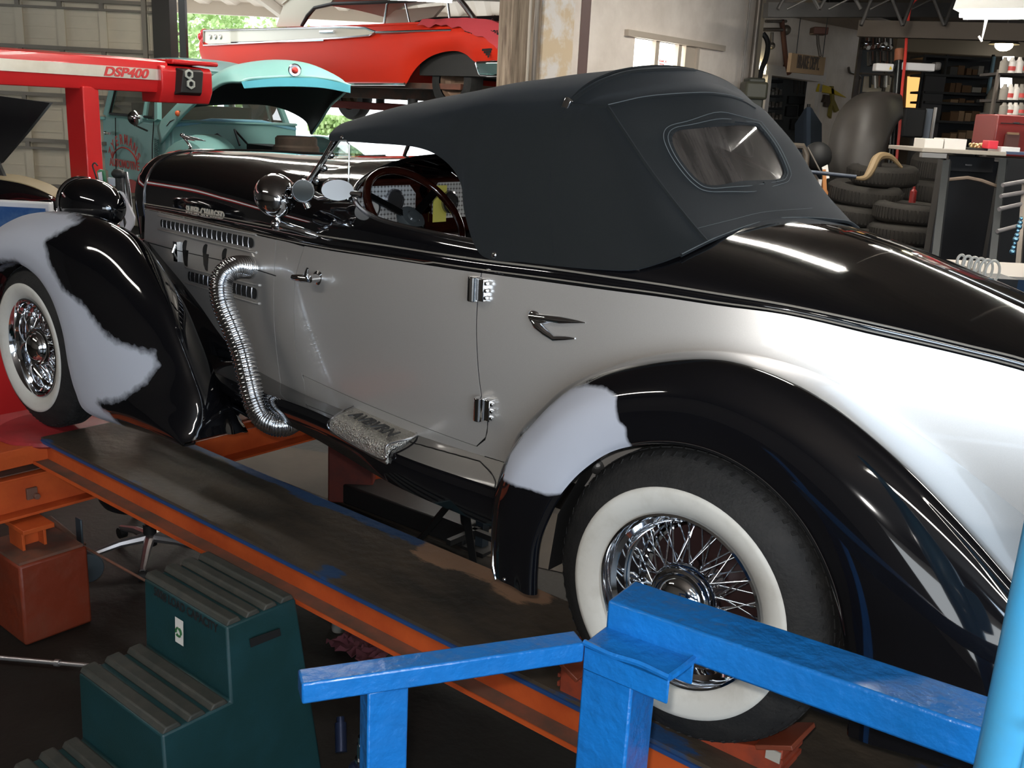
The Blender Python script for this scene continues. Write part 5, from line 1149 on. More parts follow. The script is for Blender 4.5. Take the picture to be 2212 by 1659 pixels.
for side in (0, 1):
    rows = []
    for i in range(121):
        x = (xr_f-.02)*i/120; z0, z1 = lowz(x), tz(x); row = []
        for j in range(15):
            t = j/14; b = .05*math.sin(math.pi*min(1,t*1.05))+(.06*(t-.8)/.2*-1 if t > .8 else 0); y = -b
            row.append((x, y if not side else WM-y, z0+(z1-z0)*t))
        rows.append(row)
    MB().grid(rows).build('body_side', MR, MC, local=True, solid=.02)
rows = []
for i in range(41):
    x = (xr_f-.02)*i/40; z1 = tz(x); rows.append([(x, .03+(WM-.06)*j/12, z1+.05*math.sin(math.pi*j/12)*(1 if x > 3 or x < 1.2 else -.5)) for j in range(13)])
MB().grid(rows).build('hood_and_deck', MR, MC, local=True, solid=.02)
MB().box((LM/2,WM/2,BP[6].z+.02),(LM-1.6,WM-.2,.06)).box((LM*.5,WM*.3,BP[6].z-.06),(LM-.8,.08,.14)).box((LM*.5,WM*.7,BP[6].z-.06),(LM-.8,.08,.14)).box((1.1,WM/2,BP[6].z-.02),(.14,WM-.3,.14)).build('underbody', mat('rusty_underbody', (.06,.04,.03), .8, noise_=((.14,.05,.03), 4, .4, .7)), MC, local=True)
MB().box((xr_f-.75,WM/2,(arch[0].z+tz(xr_f-.75))/2),(1.2,WM-.12,.42)).build('wheel_well', INK, MC, local=True)
MB().box((.04,WM/2,TP[2].z-.42),(.06,WM-.06,.75)).box((xr_f-.06,WM/2,TP[-2].z-.22),(.05,WM-.1,.42)).build('end_panel', MR, MC, local=True)
wp_ = [(441,66),(600,62),(740,59),(790,61),(812,69),(800,77),(740,82),(600,90),(441,98)]
P2 = [ms(x, y, -.055) for x, y in wp_]; MB().prism(P2, (0,.03,0)).build('cream_side_panel', MW, MC, local=True)
MB().tube([p+V((0,-.006,0)) for p in P2]+[P2[0]+V((0,-.006,0))], .014, 6).tube([ms(812,70,-.065), ms(900,67,-.065), ms(975,65,-.06)], .012, 6).build('side_trim', CHRD, MC, local=True)
MB().tube([ms(x, y, -.06) for x, y in ((500,92),(600,90),(700,87))], .012, 6).tube([ms(725,181,-.03), ms(875,181,-.03)], .02, 6).build('rocker_trim', CHR, MC, local=True)
for k, (x, y) in enumerate(((443,72),(437,80),(444,88))): MB().ball(ms(x, y, -.01), (.05,.07,.06), 12, 8).build('tail_lamp', mat('red_tail_lens', (.65,.02,.03), .2, 0, .5) if k == 0 else bpy.data.materials['red_tail_lens'], MC, local=True)
for x in (453,464,475): MB().ball(ms(x, 80, -.065), (.035,.01,.03), 10, 6).build('fin_ornament', CHR, MC, local=True)
dh = ms(692,69,-.08); MB().cyl(dh, dh+V((.26,0,.0)), .018).build('door_handle', CHR, MC, local=True)
q = ms(1000,80,-.055); text('Monterey', 'fender_script', CHR, .13, .004, q, (1,0,0), (0,0,1), MC, 'LEFT', True, shear=.3)
bp = [ms(x, y, -.07) for x, y in ((1023,131),(1030,128),(1098,127))]; MB().hexa([ms(1034,166,-.05),ms(1098,166,-.05),ms(1098,166,.3),ms(1034,166,.3),ms(1023,131,-.07),ms(1100,128,-.07),ms(1100,128,.3),ms(1023,131,.3)]).box((xr_f+.12,WM/2,ms(1090,148).z),(.14,WM,.26)).build('front_bumper', CHR, MC, local=True, bevel=.03)
for k in range(4): MB().beam(ms(1042+k*4,108+k*5,-.06), ms(1064-k*2,106+k*5,-.06), .012,.02).build('fender_vent', CHR, MC, local=True)
MB().lathe([(0,-.02),(.09,-.01),(.11,.0),(.11,.03)], ms(1093,100,.12)+V((.03,0,0)), (1,0,0), 24).build('headlamp', CHR, MC, local=True)
MB().box((xr_f-.0,WM/2,ms(1095,112).z),(.04,WM-.3,.20)).build('front_grille', INK, MC, local=True)
PINK = mat('faded_red_fender_cloth', (.52,.055,.07), .85)
rows = []
x0_, x1_ = ms(915,50).x, xr_f-.05
for i in range(30):
    x = x0_+(x1_-x0_)*i/29; r = []
    for j in range(14):
        y = -.09+.9*j/13; z = tz(x)+.035+.012*noise.noise(V((x*4,y*4,0)))
        if j == 0: z -= .07+.15*max(0,(i-12)/17)+.05*noise.noise(V((i*.35,2,0)))
        r.append((x,y,z))
    rows.append(r)
fc = MB(); fc.grid([[Vv for Vv in (orgM+um*p[0]+nm_*p[1]+V((0,0,p[2])) for p in r)] for r in rows])
o = fc.build('fender_cover', PINK, solid=.006); tag(o, 'faded red cloth cover draped over the front fender of the lifted convertible', 'fender cover')
# roof: cream fabric, windows and pillars
TOPM = mat('cream_convertible_top', (.50,.46,.38), .75)
def rp(x, y, d=.10): return ms(x, y, d)
for yo in (.10, WM-.10):
    off_ = V((0, yo-.10, 0))
    cp = [rp(596,58),(rp(612,12)),rp(622,-8),rp(735,-22),rp(714,6),rp(676,16),rp(662,36),rp(648,57)]
    MB().prism([p+off_ for p in cp], (0,.05 if yo < 1 else -.05,0)).build('top_quarter', TOPM, MC, local=True)
    MB().tube([p+off_ for p in (rp(652,56),rp(664,34),rp(680,17),rp(720,8),rp(790,6),rp(880,2),rp(960,-4))], .022, 6).build('window_weatherstrip', INK, MC, local=True)
    MB().tube([p+off_ for p in (rp(1026,43),rp(1005,14),rp(985,-10))], .03, 8).tube([p+off_ for p in (rp(972,44),rp(966,-6))], .012, 6).tube([p+off_ for p in (rp(830,50),rp(836,10),rp(842,0))], .014, 6).tube([p+off_ for p in (rp(885,48),rp(876,8))], .010,6).build('window_frame', CHRD, MC, local=True)
rows = []
xs_ = [rp(612,10).x, rp(650,-15).x, rp(760,-30).x, rp(880,-30).x, rp(985,-12).x]; zs_ = [rp(612,10).z, rp(650,-18).z, rp(760,-34).z, rp(880,-32).z, rp(985,-14).z]
for i in range(20):
    x = xs_[0]+(xs_[-1]-xs_[0])*i/19; z = interp(xs_, zs_, x); rows.append([(x, .08+(WM-.16)*j/10, z+.06*math.sin(math.pi*j/10)) for j in range(11)])
MB().grid(rows).build('convertible_top', TOPM, MC, local=True, solid=.02)
MB().box((ms(840,60).x, WM/2, ms(840,50).z-.15),(.9,1.4,.3)).build('seats', mat('dark_seat_trim', (.05,.04,.035), .7), MC, local=True, bevel=.05)
for (px_, py_, yy, rr_) in ((988,176,.18,.33),(988,176,WM-.18,.33),(765,208,WM-.15,.33),(560,205,.15,.33)):
    c = ms(px_, py_, yy) if yy < 1 else (ms(px_, py_, yy) if px_ == 765 else ms(988,176,.18)+V((0,WM-.36,0)))
    w_ = MB().lathe([(.19,-.09),(rr_-.03,-.09),(rr_-.005,-.05),(rr_,0),(rr_-.005,.05),(rr_-.03,.09),(.19,.09)], c, (0,1,0), 36).build('wheel', TYRE, MC, local=True)
    MB().lathe([(0,.04),(.08,.04),(.10,.0),(.17,-.02),(.19,-.07),(.19,.09)], c, (0,1,0), 28).build('brake_drum', mat('rusty_drum', (.13,.08,.05), .7) if px_ == 988 and yy < 1 else bpy.data.materials['rusty_drum'], w_, local=True)
# lift under it
c_ = orgM+um*(LM*.52)+nm_*(WM+.55); LF = thing('vehicle_lift', (c_.x,c_.y,FLOOR), 'dark red lift post and arms holding up the red convertible', 'vehicle lift', rot=am)
LRED = mat('dark_red_lift_steel', (.16,.02,.015), .5); zz = orgM.z+BP[6].z-.14-FLOOR
MB().box((0,.1,1.7),(.26,.22,3.4)).build('lift_post', INK, LF, local=True, bevel=.01)
for (dx_, dy_) in ((-1.1,-.9),(1.0,-.9),(-1.0,-2.1),(.9,-2.1)): 
    ar = MB().beam((0,-.02,zz-.10),(dx_,dy_,zz-.08), .10,.09).build('lift_arm', LRED, LF, local=True, bevel=.006); MB().cyl((dx_,dy_,zz-.06),(dx_,dy_,zz+.02),.06).build('arm_pad', DARK, ar, local=True)
# parked car far outside
q = at(700,238,24); PC = thing('parked_car', (q.x,q.y,FLOOR+.02), 'pale blue parked car far out in the bright yard', 'car', rot=YAW+.3)
PB = mat('pale_blue_car_paint', (.18,.42,.55), .3, 0, .5)
MB().prism([(-2.1,-.8,.3),(-2.1,-.8,.8),(-1.7,-.8,.92),(1.1,-.8,.95),(2.0,-.8,.78),(2.15,-.8,.5),(2.1,-.8,.3)], (0,1.6,0)).build('car_body', PB, PC, local=True, bevel=.06)
MB().prism([(-1.5,-.7,.93),(-1.0,-.65,1.42),(.2,-.65,1.42),(.95,-.7,.94)], (0,1.35,0)).build('cabin', mat('bright_car_glass', (.3,.4,.45), .1), PC, local=True, bevel=.04)
for x in (-1.35,1.4):
    for y in (-.75,.75): MB().cyl((x,y-.08,.32),(x,y+.08,.32),.32,n=24).build('wheel', DARK, PC, local=True)
# =================================================================== black car at the far left, monitor, clamp
q = at(40,420,7.2); BC = thing('black_car', (q.x,q.y,FLOOR), 'black car with raised hood and tan fender top at the left edge', 'car')
MB().prism([at(-160,180,7.4),at(-60,200,7.2),at(108,222,7.6),at(60,282,7.3),at(0,352,7.2),at(-160,420,7.2)], FH*.05).build('raised_hood', mat('black_underhood_pad', (.010,.010,.011), .5), BC)
MB().prism([at(-10,340,7.1),at(8,380,7.1),at(14,400,7.1),at(2,400,7.1)], FH*.04).build('hood_hinge', DARK, BC)
fr_ = [[at(-160,372,7.3),at(-60,372,7.3),at(10,380,7.3),at(60,388,7.3),at(110,405,7.2),at(135,425,7.1)],[at(-160,384,6.9),at(-60,385,6.9),at(10,394,6.9),at(60,405,6.9),at(105,425,6.9),at(128,440,6.9)]]
MB().grid(loft(fr_, 6, 24)).build('fender_top', mat('tan_car_paint', (.42,.34,.20), .4, 0, .4), BC, solid=.02)
fr_ = [fr_[1], [at(-160,450,6.8),at(-60,450,6.8),at(10,450,6.8),at(60,455,6.8),at(105,458,6.8),at(126,462,6.85)], [at(-160,640,6.8),at(-60,640,6.8),at(10,640,6.8),at(60,640,6.8),at(105,640,6.8),at(126,640,6.85)]]
MB().grid(loft(fr_, 14, 24)).build('fender_side', BLK, BC, solid=.02)
MB().box(V((q.x,q.y,-.1))+FH*.9-RH*.6, (1.4,.8,1.0), YAW).build('body_shell', BLK, BC, bevel=.1)
t = pthing('computer_monitor', 45, 480, 5.3, 'white framed monitor with a blue screen on the red cabinet at the left edge', 'monitor', z=.55)
m_ = MB(); pbox(m_, -60, 434, 107, 530, 5.3, .05); m_.build('monitor_frame', mat('white_monitor_plastic', (.62,.62,.64), .4), t, bevel=.01)
m_ = MB(); pbox(m_, -50, 447, 96, 522, 5.28, .01); m_.build('screen', mat('blue_screen', (.01,.02,.06), .2, emit=((.012,.045,.13), .35), noise_=((.05,.07,.10), 5, .4, .6)), t)
m_ = MB(); pbox(m_, -10, 530, 40, 570, 5.3, .12); m_.build('monitor_stand', DARK, t)
q = at(-60,700,5.7); cbx = thing('instrument_cabinet', (q.x,q.y,FLOOR), 'red instrument cabinet at the left edge, behind the near front tire', 'cabinet')
tp_ = at(0,572,5.3).z; MB().box((q.x,q.y+.1,(FLOOR+tp_)/2), (.72,.5,tp_-FLOOR), YAW).build('cabinet_body', SRED, cbx, bevel=.01)
MB().box((q.x+.1,q.y-.05,tp_-.02), (.9,.5,.02), YAW).build('cabinet_shelf', mat('grey_shelf', (.12,.11,.09), .5), cbx)
t = pthing('wheel_clamp', 265, 430, 4.95, 'white and chrome wheel alignment clamp with black knob behind the near headlamp', 'alignment clamp')
WCL = mat('white_clamp_paint', (.60,.60,.66), .4)
MB().prism([at(x, y, 4.95) for x, y in ((232,384),(258,386),(250,402),(236,400))], FH*.02).prism([at(x, y, 4.93) for x, y in ((256,412),(264,416),(280,448),(290,470),(288,486),(272,512),(262,510),(274,480),(262,452))], FH*.02).build('clamp_arm', WCL, t)
MB().cyl(at(262,366,4.96), at(274,500,4.96), .012).cyl(at(247,408,4.96), at(268,404,4.96), .008).cyl(at(272,372,4.96), at(284,470,4.96), .011).build('clamp_rod', CHR, t)
MB().ball(at(256,376,4.95), (.035,.035,.025), 14, 8).cyl(at(249,366,4.95), at(252,376,4.95), .010).cyl(at(256,376,4.95), at(257,412,4.95), .016).build('clamp_knob', DARK, t)
MB().box(at(266,465,5.0), (.05,.05,.20), YAW).cyl(at(262,470,5.0), at(262,470,5.0)*1+V((0,0,-(at(262,470,5).z-FLOOR))), .02).build('clamp_body', CHRD, t)
t = pthing('clip_mirror', 220, 385, 4.9, 'green edged clip holding a white card beside the red gantry column', 'clip', z=.9)
MB().prism([at(x, y, 4.9) for x, y in ((209,371),(214,366),(224,368),(228,400),(222,405),(212,392))], FH*.02).build('clip_frame', mat('green_clip', (.01,.14,.05), .4), t)
MB().prism([at(x, y, 4.895) for x, y in ((212,373),(220,371),(223,396),(215,390))], -FH*.004).build('clip_card', WCL, t)
MB().tube(cr([at(209,388,4.9), at(203,368,4.9), at(200,357,4.9), at(205,352,4.9), at(211,358,4.9)], 20), .004, 6).build('clip_hook', DARK, t)
# =================================================================== RIGHT-HAND SHOP AREA
# --- brake department corner
SGN = mat('brown_sign_board', (.24,.16,.09), .7, noise_=((.20,.13,.07), 4, .3, .7)); 
yw = math.pi/2
t = pthing('hanging_sign', 1744, 140, 11.6, 'brown BRAKE DEPT. sign hanging on thin wires over the doorway', 'sign', z=1.6)
s00, s10, s01 = at(1706,156,11.3), at(1779,163,12.1), at(1709,115,11.3); ex, ey = s10-s00, V((0,0,s01.z-s00.z)); nn = ex.cross(ey).normalized()
MB().prism([s00, s00+ex, s00+ex+ey, s00+ey], -nn*.04).build('sign_board', SGN, t)
text('BRAKE DEPT.', 'sign_lettering', mat('dark_sign_lettering', (.03,.02,.015), .6), .21, .004, s00+ex*.16+ey*.26+nn*.006, ex, ey, t, sx=ex.length*.78/1.45, bold=.006)
MB().cyl(s00+ey+ex*.12, s00+ey+ex*.12+V((.0,0,1.4)), .005).cyl(s00+ey+ex*.9, s00+ey+ex*.9+V((0,0,1.4)), .005).build('sign_wire', DARK, t)
def wallthing(name, label, cat, fn, m, **k):
    b = MB(); fn(b); o = b.build(name, m, **k); tag(o, label, cat); return o
W_ = lambda x, y, o=.05: onp(x, y, 'X', W2+o)
BR = mat('rusty_brown_steel', (.11,.045,.030), .6); 
wallthing('leaning_pipe', 'rusty brown pipe hanging at a slant left of the brake sign', 'pipe', lambda b: b.cyl(W_(1689,44), W_(1700,152), .035).cyl(W_(1699,140), W_(1703,158), .05), BR)
t = pthing('wall_lamp', 1775, 66, 12.3, 'brown box lamp on a bent arm above the brake sign', 'lamp', z=1.9)
b = MB(); pbox(b, 1759, 58, 1791, 74, 12.2, .2); b.build('lamp_box', BR, t, bevel=.01); MB().tube([at(1766,74,12.3), at(1767,95,12.3), at(1772,122,12.3)], .02).build('lamp_arm', CON, t)
wallthing('wall_bracket', 'dark horizontal rail with knobs on the white wall, top left of the doorway', 'rail', lambda b: b.cyl(W_(1650,64), W_(1700,64), .025).ball(W_(1698,65), .07).cyl(W_(1655,46), W_(1698,46), .02), CON)
wallthing('hanging_wrench', 'short dark wrench hanging on the white wall left of the slanting pipe', 'wrench', lambda b: b.cyl(W_(1668,70), W_(1667,96), .022).ball(W_(1667,99), .05), CON)
wallthing('air_hose', 'thick black hose bending down the edge of the white wall', 'hose', lambda b: b.tube(cr([at(1648,72,12.2), at(1656,84,12.2), at(1659,100,12.2), at(1655,125,12.2), at(1646,148,12.2), at(1640,172,12.2)], 30), .032, 8), DARK)
wallthing('glowing_bulb', 'small glowing bulb beside the black hose', 'light bulb', lambda b: b.ball(W_(1646,148,.05), .06, 12, 8), mat('lit_bulb', (1,.9,.6), .5, emit=((1,.88,.55), 9)))
t = pthing('hydraulic_press', 1632, 250, 11.3, 'dark greenish machine column at the right end of the soft top, left of the doorway', 'machine')
b = MB(); pbox(b, 1618, 168, 1655, 900, 11.3, .3); b.build('machine_column', mat('dark_green_machine', (.035,.038,.028), .5), t, bevel=.02); b = MB(); pbox(b, 1612, 176, 1662, 215, 11.25, .35); b.build('machine_head', mat('dark_green_cap', (.05,.05,.035), .5), t, bevel=.03)
YEL = mat('yellow_plastic', (.68,.50,.02), .5)
wallthing('yellow_pennant', 'yellow pointed plastic sheet pinned to the white wall right of the doorway', 'pennant', lambda b: b.prism([W_(x, y) for x, y in ((1771,181),(1792,187),(1829,211),(1800,203),(1766,198))], V((-.03,0,0))), YEL)
wallthing('yellow_strap', 'olive and yellow strap hanging from a nail below the yellow pennant', 'strap', lambda b: b.prism([W_(x, y) for x, y in ((1796,186),(1801,186),(1803,215),(1813,238),(1806,243),(1799,226),(1796,256),(1792,250),(1797,215))], V((-.04,0,0))), mat('olive_strap', (.25,.20,.04), .7))
wallthing('work_gloves', 'dark brown work gloves hanging under the yellow pennant', 'gloves', lambda b: b.prism([W_(x, y) for x, y in ((1783,204),(1793,206),(1794,222),(1789,232),(1783,230),(1784,220),(1778,221),(1782,212))], V((-.04,0,0))), mat('dark_brown_leather', (.06,.04,.03), .8))
wallthing('wall_hook', 'bent dark steel hook on the white wall above the big grey fender', 'hook', lambda b: b.tube(cr([W_(1833,146), W_(1836,156), W_(1848,160), W_(1858,168), W_(1856,185), W_(1853,203)], 24), .022, 6), CON)
# inside the store room
t = pthing('store_shelf', 1675, 260, 16.2, 'dark shelf of small parts inside the doorway under the brake sign', 'shelf')
b = MB(); pbox(b, 1658, 172, 1692, 178, 16.2, .4)
for y in (205,232,258,285,312): pbox(b, 1658, y, 1692, y+4, 16.2, .4)
b.build('shelf_board', DARK, t); rnd = random.Random(11)
pm_ = mat('assorted_small_parts', (.10,.08,.06), .5, noise_=((.35,.32,.28), 8, .5, .6))
for y in (205,232,258,285):
    for k in range(4):
        b = MB(); x = 1660+8*k; pbox(b, x, y-rnd.uniform(8,16), x+6, y, 16.1, .2); o = b.build('small_box', pm_); tag(o, ordw(k+1)+' small box from the left on the '+{205:'top',232:'second',258:'third',285:'lowest'}[y]+' store-room shelf board', 'box', 'small boxes on the store shelf')
pg = (('tool_case', 1704,208,1756,226,'wide black tool case on the store wall, topmost of the dark cases'), ('tool_case',1700,229,1724,252,'small square black case on the store wall'), ('tool_case',1730,226,1752,252,'black case right of the small square one on the store wall'), ('tool_case',1710,257,1732,281,'lowest black case hanging on the store wall'))
for nm, x0, y0, x1, y1, lb in pg:
    b = MB(); pbox(b, x0, y0, x1, y1, 16.3, .12); o = b.build(nm, DARK, bevel=.01); tag(o, lb, 'tool case')
for k in range(5): wallthing('hanging_rod', ordw(k+1)+' thin pale rod from the left hanging on the store wall', 'rod', lambda b: b.cyl(at(1716+7*k,174,16.3), at(1715+7*k,200+3*(k % 2),16.3), .012), CHRD)['group'] = 'rods hanging in the store room'
t = pthing('hanging_jacket', 1755, 290, 12.0, 'dark blue jacket over a stand in front of the doorway', 'jacket')
b = MB().grid(loft([[at(1722+8*i-6*k*(1 if i < 3 else -1)*0, 232+30*k+12*abs(i-3), 12.0-.10*(3-abs(i-3))) for i in range(7)] for k in range(5)], 16, 20)); b.build('jacket_cloth', mat('dark_blue_cloth', (.022,.035,.055), .85), t, solid=.03)
MB().cyl(at(1747,225,12.1), V((t.location.x,t.location.y,FLOOR)), .02).build('coat_stand', DARK, t)
# dark machine with rails
t = pthing('balancer_machine', 1700, 330, 9.8, 'dark machine with a tubular guard behind the soft top and left of the tires', 'machine')
b = MB(); pbox(b, 1660, 330, 1752, 640, 9.8, .5); b.build('machine_body', mat('dim_machine_grey', (.022,.020,.018), .6), t, bevel=.03)
MB().tube([at(1680,312,9.6), at(1735,316,9.6), at(1742,335,9.6), at(1740,372,9.6)], .03, 8).build('guard_tube', mat('worn_guard_tube', (.07,.055,.04), .5), t)
MB().cyl(at(1745,318,9.5), at(1773,372,9.5), .008).build('guard_cable', CON, t)
MB().ball(at(1765,338,9.7), (.14,.14,.14), 16, 10).build('motor_housing', DARK, t)
wallthing('steel_bar', 'long thin blue-grey steel bar reaching across to the lowest big fender edge', 'bar', lambda b: b.cyl(at(1700,366,9.2), at(1850,382,9.0), .018), mat('blue_grey_steel', (.05,.06,.08), .4, .5))
t = pthing('striped_marker', 1785, 390, 9.4, 'white and orange striped marker board behind the tires', 'marker'); b = MB(); pbox(b, 1770, 388, 1776, 421, 9.4, .04); b.prism([at(x,y,9.4) for x, y in ((1776,362),(1788,356),(1792,385),(1782,386))], FH*.02).build('board_stripe', mat('bright_white_paint', (.75,.73,.70), .5), t)
MB().prism([at(x,y,9.41) for x, y in ((1776,388),(1792,421),(1781,421),(1776,410))], FH*.02).prism([at(x,y,9.39) for x, y in ((1777,366),(1784,366),(1787,421),(1778,421))], FH*.01).build('board_stripe', mat('orange_marker_paint', (.45,.18,.05), .6), t)
wallthing('wood_tab', 'upper small wooden tab on the dark machine behind the soft top', 'tab', lambda b: pbox(b, 1742,380,1748,394,9.7,.03), mat('light_wood', (.40,.26,.13), .6))
wallthing('wood_tab', 'lower small wooden tab on the dark machine behind the soft top', 'tab', lambda b: pbox(b, 1742,412,1748,424,9.7,.03), bpy.data.materials['light_wood'])
wallthing('red_cable_loop', 'red cable loop hanging beside the sloping edge of the rear curtain', 'cable', lambda b: b.tube(cr([at(1712,370,9.78), at(1722,376,9.78), at(1728,390,9.78), at(1727,410,9.78)], 16), .010, 6), TRD)
# --- big grey fender standing behind the tires
FG = mat('dull_grey_fender_primer', (.042,.037,.032), .5, noise_=((.028,.025,.022), 3, .3, .7))
rws = [[(1790,378,10.10),(1792,330,10.10),(1800,280,10.10),(1822,235,10.10),(1858,207,10.10),(1905,202,10.10),(1940,206,10.10)],
       [(1812,380,9.85),(1815,330,9.85),(1826,275,9.85),(1850,232,9.85),(1885,210,9.90),(1922,206,10.00),(1945,210,10.10)],
       [(1850,384,9.70),(1853,330,9.70),(1866,280,9.70),(1886,245,9.75),(1910,226,9.85),(1930,220,10.00),(1946,222,10.10)],
       [(1890,380,9.70),(1894,345,9.70),(1904,310,9.70),(1914,285,9.75),(1925,265,9.85),(1938,250,10.00),(1947,246,10.10)],
       [(1905,360,9.90),(1908,335,9.90),(1914,310,9.90),(1921,290,9.95),(1930,272,10.00),(1940,258,10.10),(1948,254,10.20)]]
t = pthing('spare_fender', 1860, 380, 9.4, 'big dull grey curved car fender standing on end behind the tire stack', 'car fender')
G_ = loft([[at(*q) for q in r] for r in rws], 40, 50)
MB().grid(G_).build('fender_skin', FG, t, solid=.02, angle=60)
for k in (9, 19, 30): MB().tube([p-FH*.008 for p in G_[k][:40]], .008, 6).build('fender_bead', mat('fender_bead_dark', (.02,.018,.016), .5) if k == 9 else bpy.data.materials['fender_bead_dark'], t)
fp = at(1850,384,9.95); MB().box((fp.x,fp.y,(FLOOR+fp.z)/2), (.5,.3,fp.z-FLOOR), YAW).build('fender_support', DARK, t)
# --- tires
tyre_me = None
def tyre(x, y, d, R, H, label, tilt=(0,0), group=None):
    c = at(x, y, d); s = R/.33; hh = H/2
    prof = [(.19,-hh*.8),(.24,-hh),(.29,-hh*.95),(.322,-hh*.7),(.33,-hh*.3),(.33,hh*.3),(.322,hh*.7),(.29,hh*.95),(.24,hh),(.19,hh*.8),(.185,0),(.19,-hh*.8)]
    t = thing('car_tire', c, label, 'tire', group)
    t.rotation_euler = (tilt[0], tilt[1], 0)
    MB().lathe([(r*s, z) for r, z in prof], (0,0,0), (0,0,1), 48).build('tire_carcass', TYRE2, t, local=True, angle=50)
    b = MB()
    for k in range(60):
        a = 2*math.pi*k/60; b.box((.331*s*math.cos(a), .331*s*math.sin(a), 0), (.008,.014,H*.55), a)
    b.build('tread', TYRE2, t, local=True, angle=0); return t
TYRE2 = mat('dusty_old_tire', (.016,.014,.012), .8, noise_=((.028,.024,.019), 9, .35, .7))
zf = lambda x, d: None
tyre(1906, 378, 9.6, .33, .19, 'topmost tire of the left stack, with the tan strap lying on it', (.06,.02))
tyre(1868, 418, 9.4, .34, .185, 'second tire from the top of the left stack', (.05,.10))
tyre(1850, 464, 9.4, .34, .185, 'third tire from the top of the left stack, shifted left', (0,.05))
tyre(1838, 508, 9.3, .34, .185, 'lowest visible tire of the left stack, just above the black rear deck', (0,0))
tyre(1968, 460, 9.0, .33, .18, 'upper tire of the short stack in front of the black cabinet', (0,.03))
tyre(1958, 505, 9.0, .34, .18, 'lower tire of the short stack in front of the black cabinet', (0,.0))
tyre(2016, 362, 10.1, .22, .28, 'upper small dark tire leaning at the left side of the black cabinet', (.1,.05))
tyre(2016, 416, 10.2, .30, .26, 'big dark tire below the small one at the left side of the black cabinet', (.0,.05))
for x, d, w_, lb in ((1838,9.3,.6,'dark pallet under the left tire stack'),(1958,9.0,.6,'dark pallet under the short tire stack'),(2016,10.2,.5,'dark pallet under the leaning tires beside the cabinet')):
    c = at(x, 540, d); zt2 = at(x, 505 if x != 2016 else 416, d).z-.13; n_ = max(1, int((zt2-FLOOR)/.2))
    o = MB().box((c.x,c.y,(FLOOR+zt2)/2), (.42,.42,zt2-FLOOR), YAW).build('pallet_stack', TYRE2, bevel=.02); tag(o, lb, 'pallet')
TAN = mat('tan_leather_strap', (.27,.19,.10), .6)
b = MB().tube(cr([at(1846,385,9.05), at(1868,384,9.0), at(1880,370,9.0), at(1892,345,9.05), at(1904,337,9.1), at(1925,340,9.15), at(1948,362,9.2)], 40), [.012+.028*math.sin(math.pi*k/39) for k in range(40)], 8); o = b.build('tan_strap', TAN); tag(o, 'tan leather strap draped over the topmost tire', 'strap')
# --- red drop hose, black post and white sensor bars
p = at(1935,240,10.3); t = thing('machine_post', (p.x,p.y,FLOOR), 'round black post with a bright edge beside the red hose, right of the grey fender', 'post')
b0, b1 = at(1926,350,10.3), at(1942,132,10.3); dn = (b1-b0).normalized(); MB().cyl(b0-dn*((b0.z-FLOOR)/dn.z), b1, .042).build('post_tube', mat('black_gloss_steel', (.02,.022,.022), .25, .6), t); MB().cyl(b1, b1+dn*.12, .05).build('post_cap', mat('orange_brown_cap', (.22,.07,.03), .6), t)
wallthing('red_air_hose', 'bright red air hose dropping from the ceiling in front of the black post', 'hose', lambda b: b.tube(cr([at(1990,-10,10.2), at(1968,12,10.2), at(1960,60,10.2), at(1955,130,10.2), at(1948,200,10.2), at(1943,280,10.2), at(1936,350,10.2)], 60), .015, 8), mat('red_hose_rubber', (.50,.035,.025), .4))
t = pthing('sensor_bar', 1960, 145, 8.9, 'long white sensor bar mounted across the black post', 'sensor bar', z=1.7)
WS = mat('white_sensor_casing', (.70,.68,.66), .45)
b = MB(); pbox(b, 1894, 137, 1932, 154, 10.24, .12); b.build('bar_casing', WS, t, bevel=.01); b = MB(); pbox(b, 1950, 136, 2022, 153, 10.24, .12); b.build('bar_casing', WS, t, bevel=.01)
b = MB(); pbox(b, 2022, 134, 2036, 152, 10.23, .14); b.build('bar_end_cap', mat('grey_end_cap', (.13,.12,.11), .5), t, bevel=.02); b = MB(); pbox(b, 1932, 139, 1950, 149, 10.28, .06); b.build('bar_bracket', DARK, t)
MB().prism([at(x,y,10.22) for x, y in ((1921,150),(1927,150),(1924,142))], FH*.003).build('warning_mark', YEL, t)
# hanging tools behind the fender
t = pthing('tool_rack', 1900, 100, 12.6, 'tall dark rack crowded with hanging tools above the big grey fender', 'tool rack', z=1.2)
b = MB(); pbox(b, 1862, 60, 1870, 900, 12.6, .06); pbox(b, 1926, 58, 1932, 900, 12.6, .06); pbox(b, 1862, 104, 1932, 108, 12.6, .1); pbox(b, 1862, 158, 1932, 162, 12.6, .1); b.build('rack_frame', mat('rack_dark_brown', (.045,.035,.03), .6), t)
b = MB(); pbox(b, 1868, 166, 1926, 200, 12.8, .03); b.build('rack_panel', mat('cream_board', (.40,.35,.27), .7), t)
rnd = random.Random(21); TL = [DARK, CON, CHRD, BR, WS]
for k in range(26):
    x = 1866+2.4*k; y = rnd.uniform(64,74); o = MB().cyl(at(x,y,12.5), at(x+rnd.uniform(-1,1),y+rnd.uniform(22,34),12.5), rnd.uniform(.008,.02)).ball(at(x,y+30,12.5), rnd.uniform(.02,.04), 8, 6).build('hand_tool', TL[k % 5]); tag(o, ordw(k+1)+' hand tool from the left in the upper row of the tall dark rack', 'tool', 'tools on the upper rack row')
for k in range(14):
    x = 1876+4*k; o = MB().cyl(at(x,112,12.5), at(x,132+rnd.uniform(0,14),12.5), rnd.uniform(.015,.03)).build('hand_tool', TL[(k+1) % 4]); tag(o, ordw(k+1)+' hand tool from the left in the middle row of the tall dark rack', 'tool', 'tools on the middle rack row')
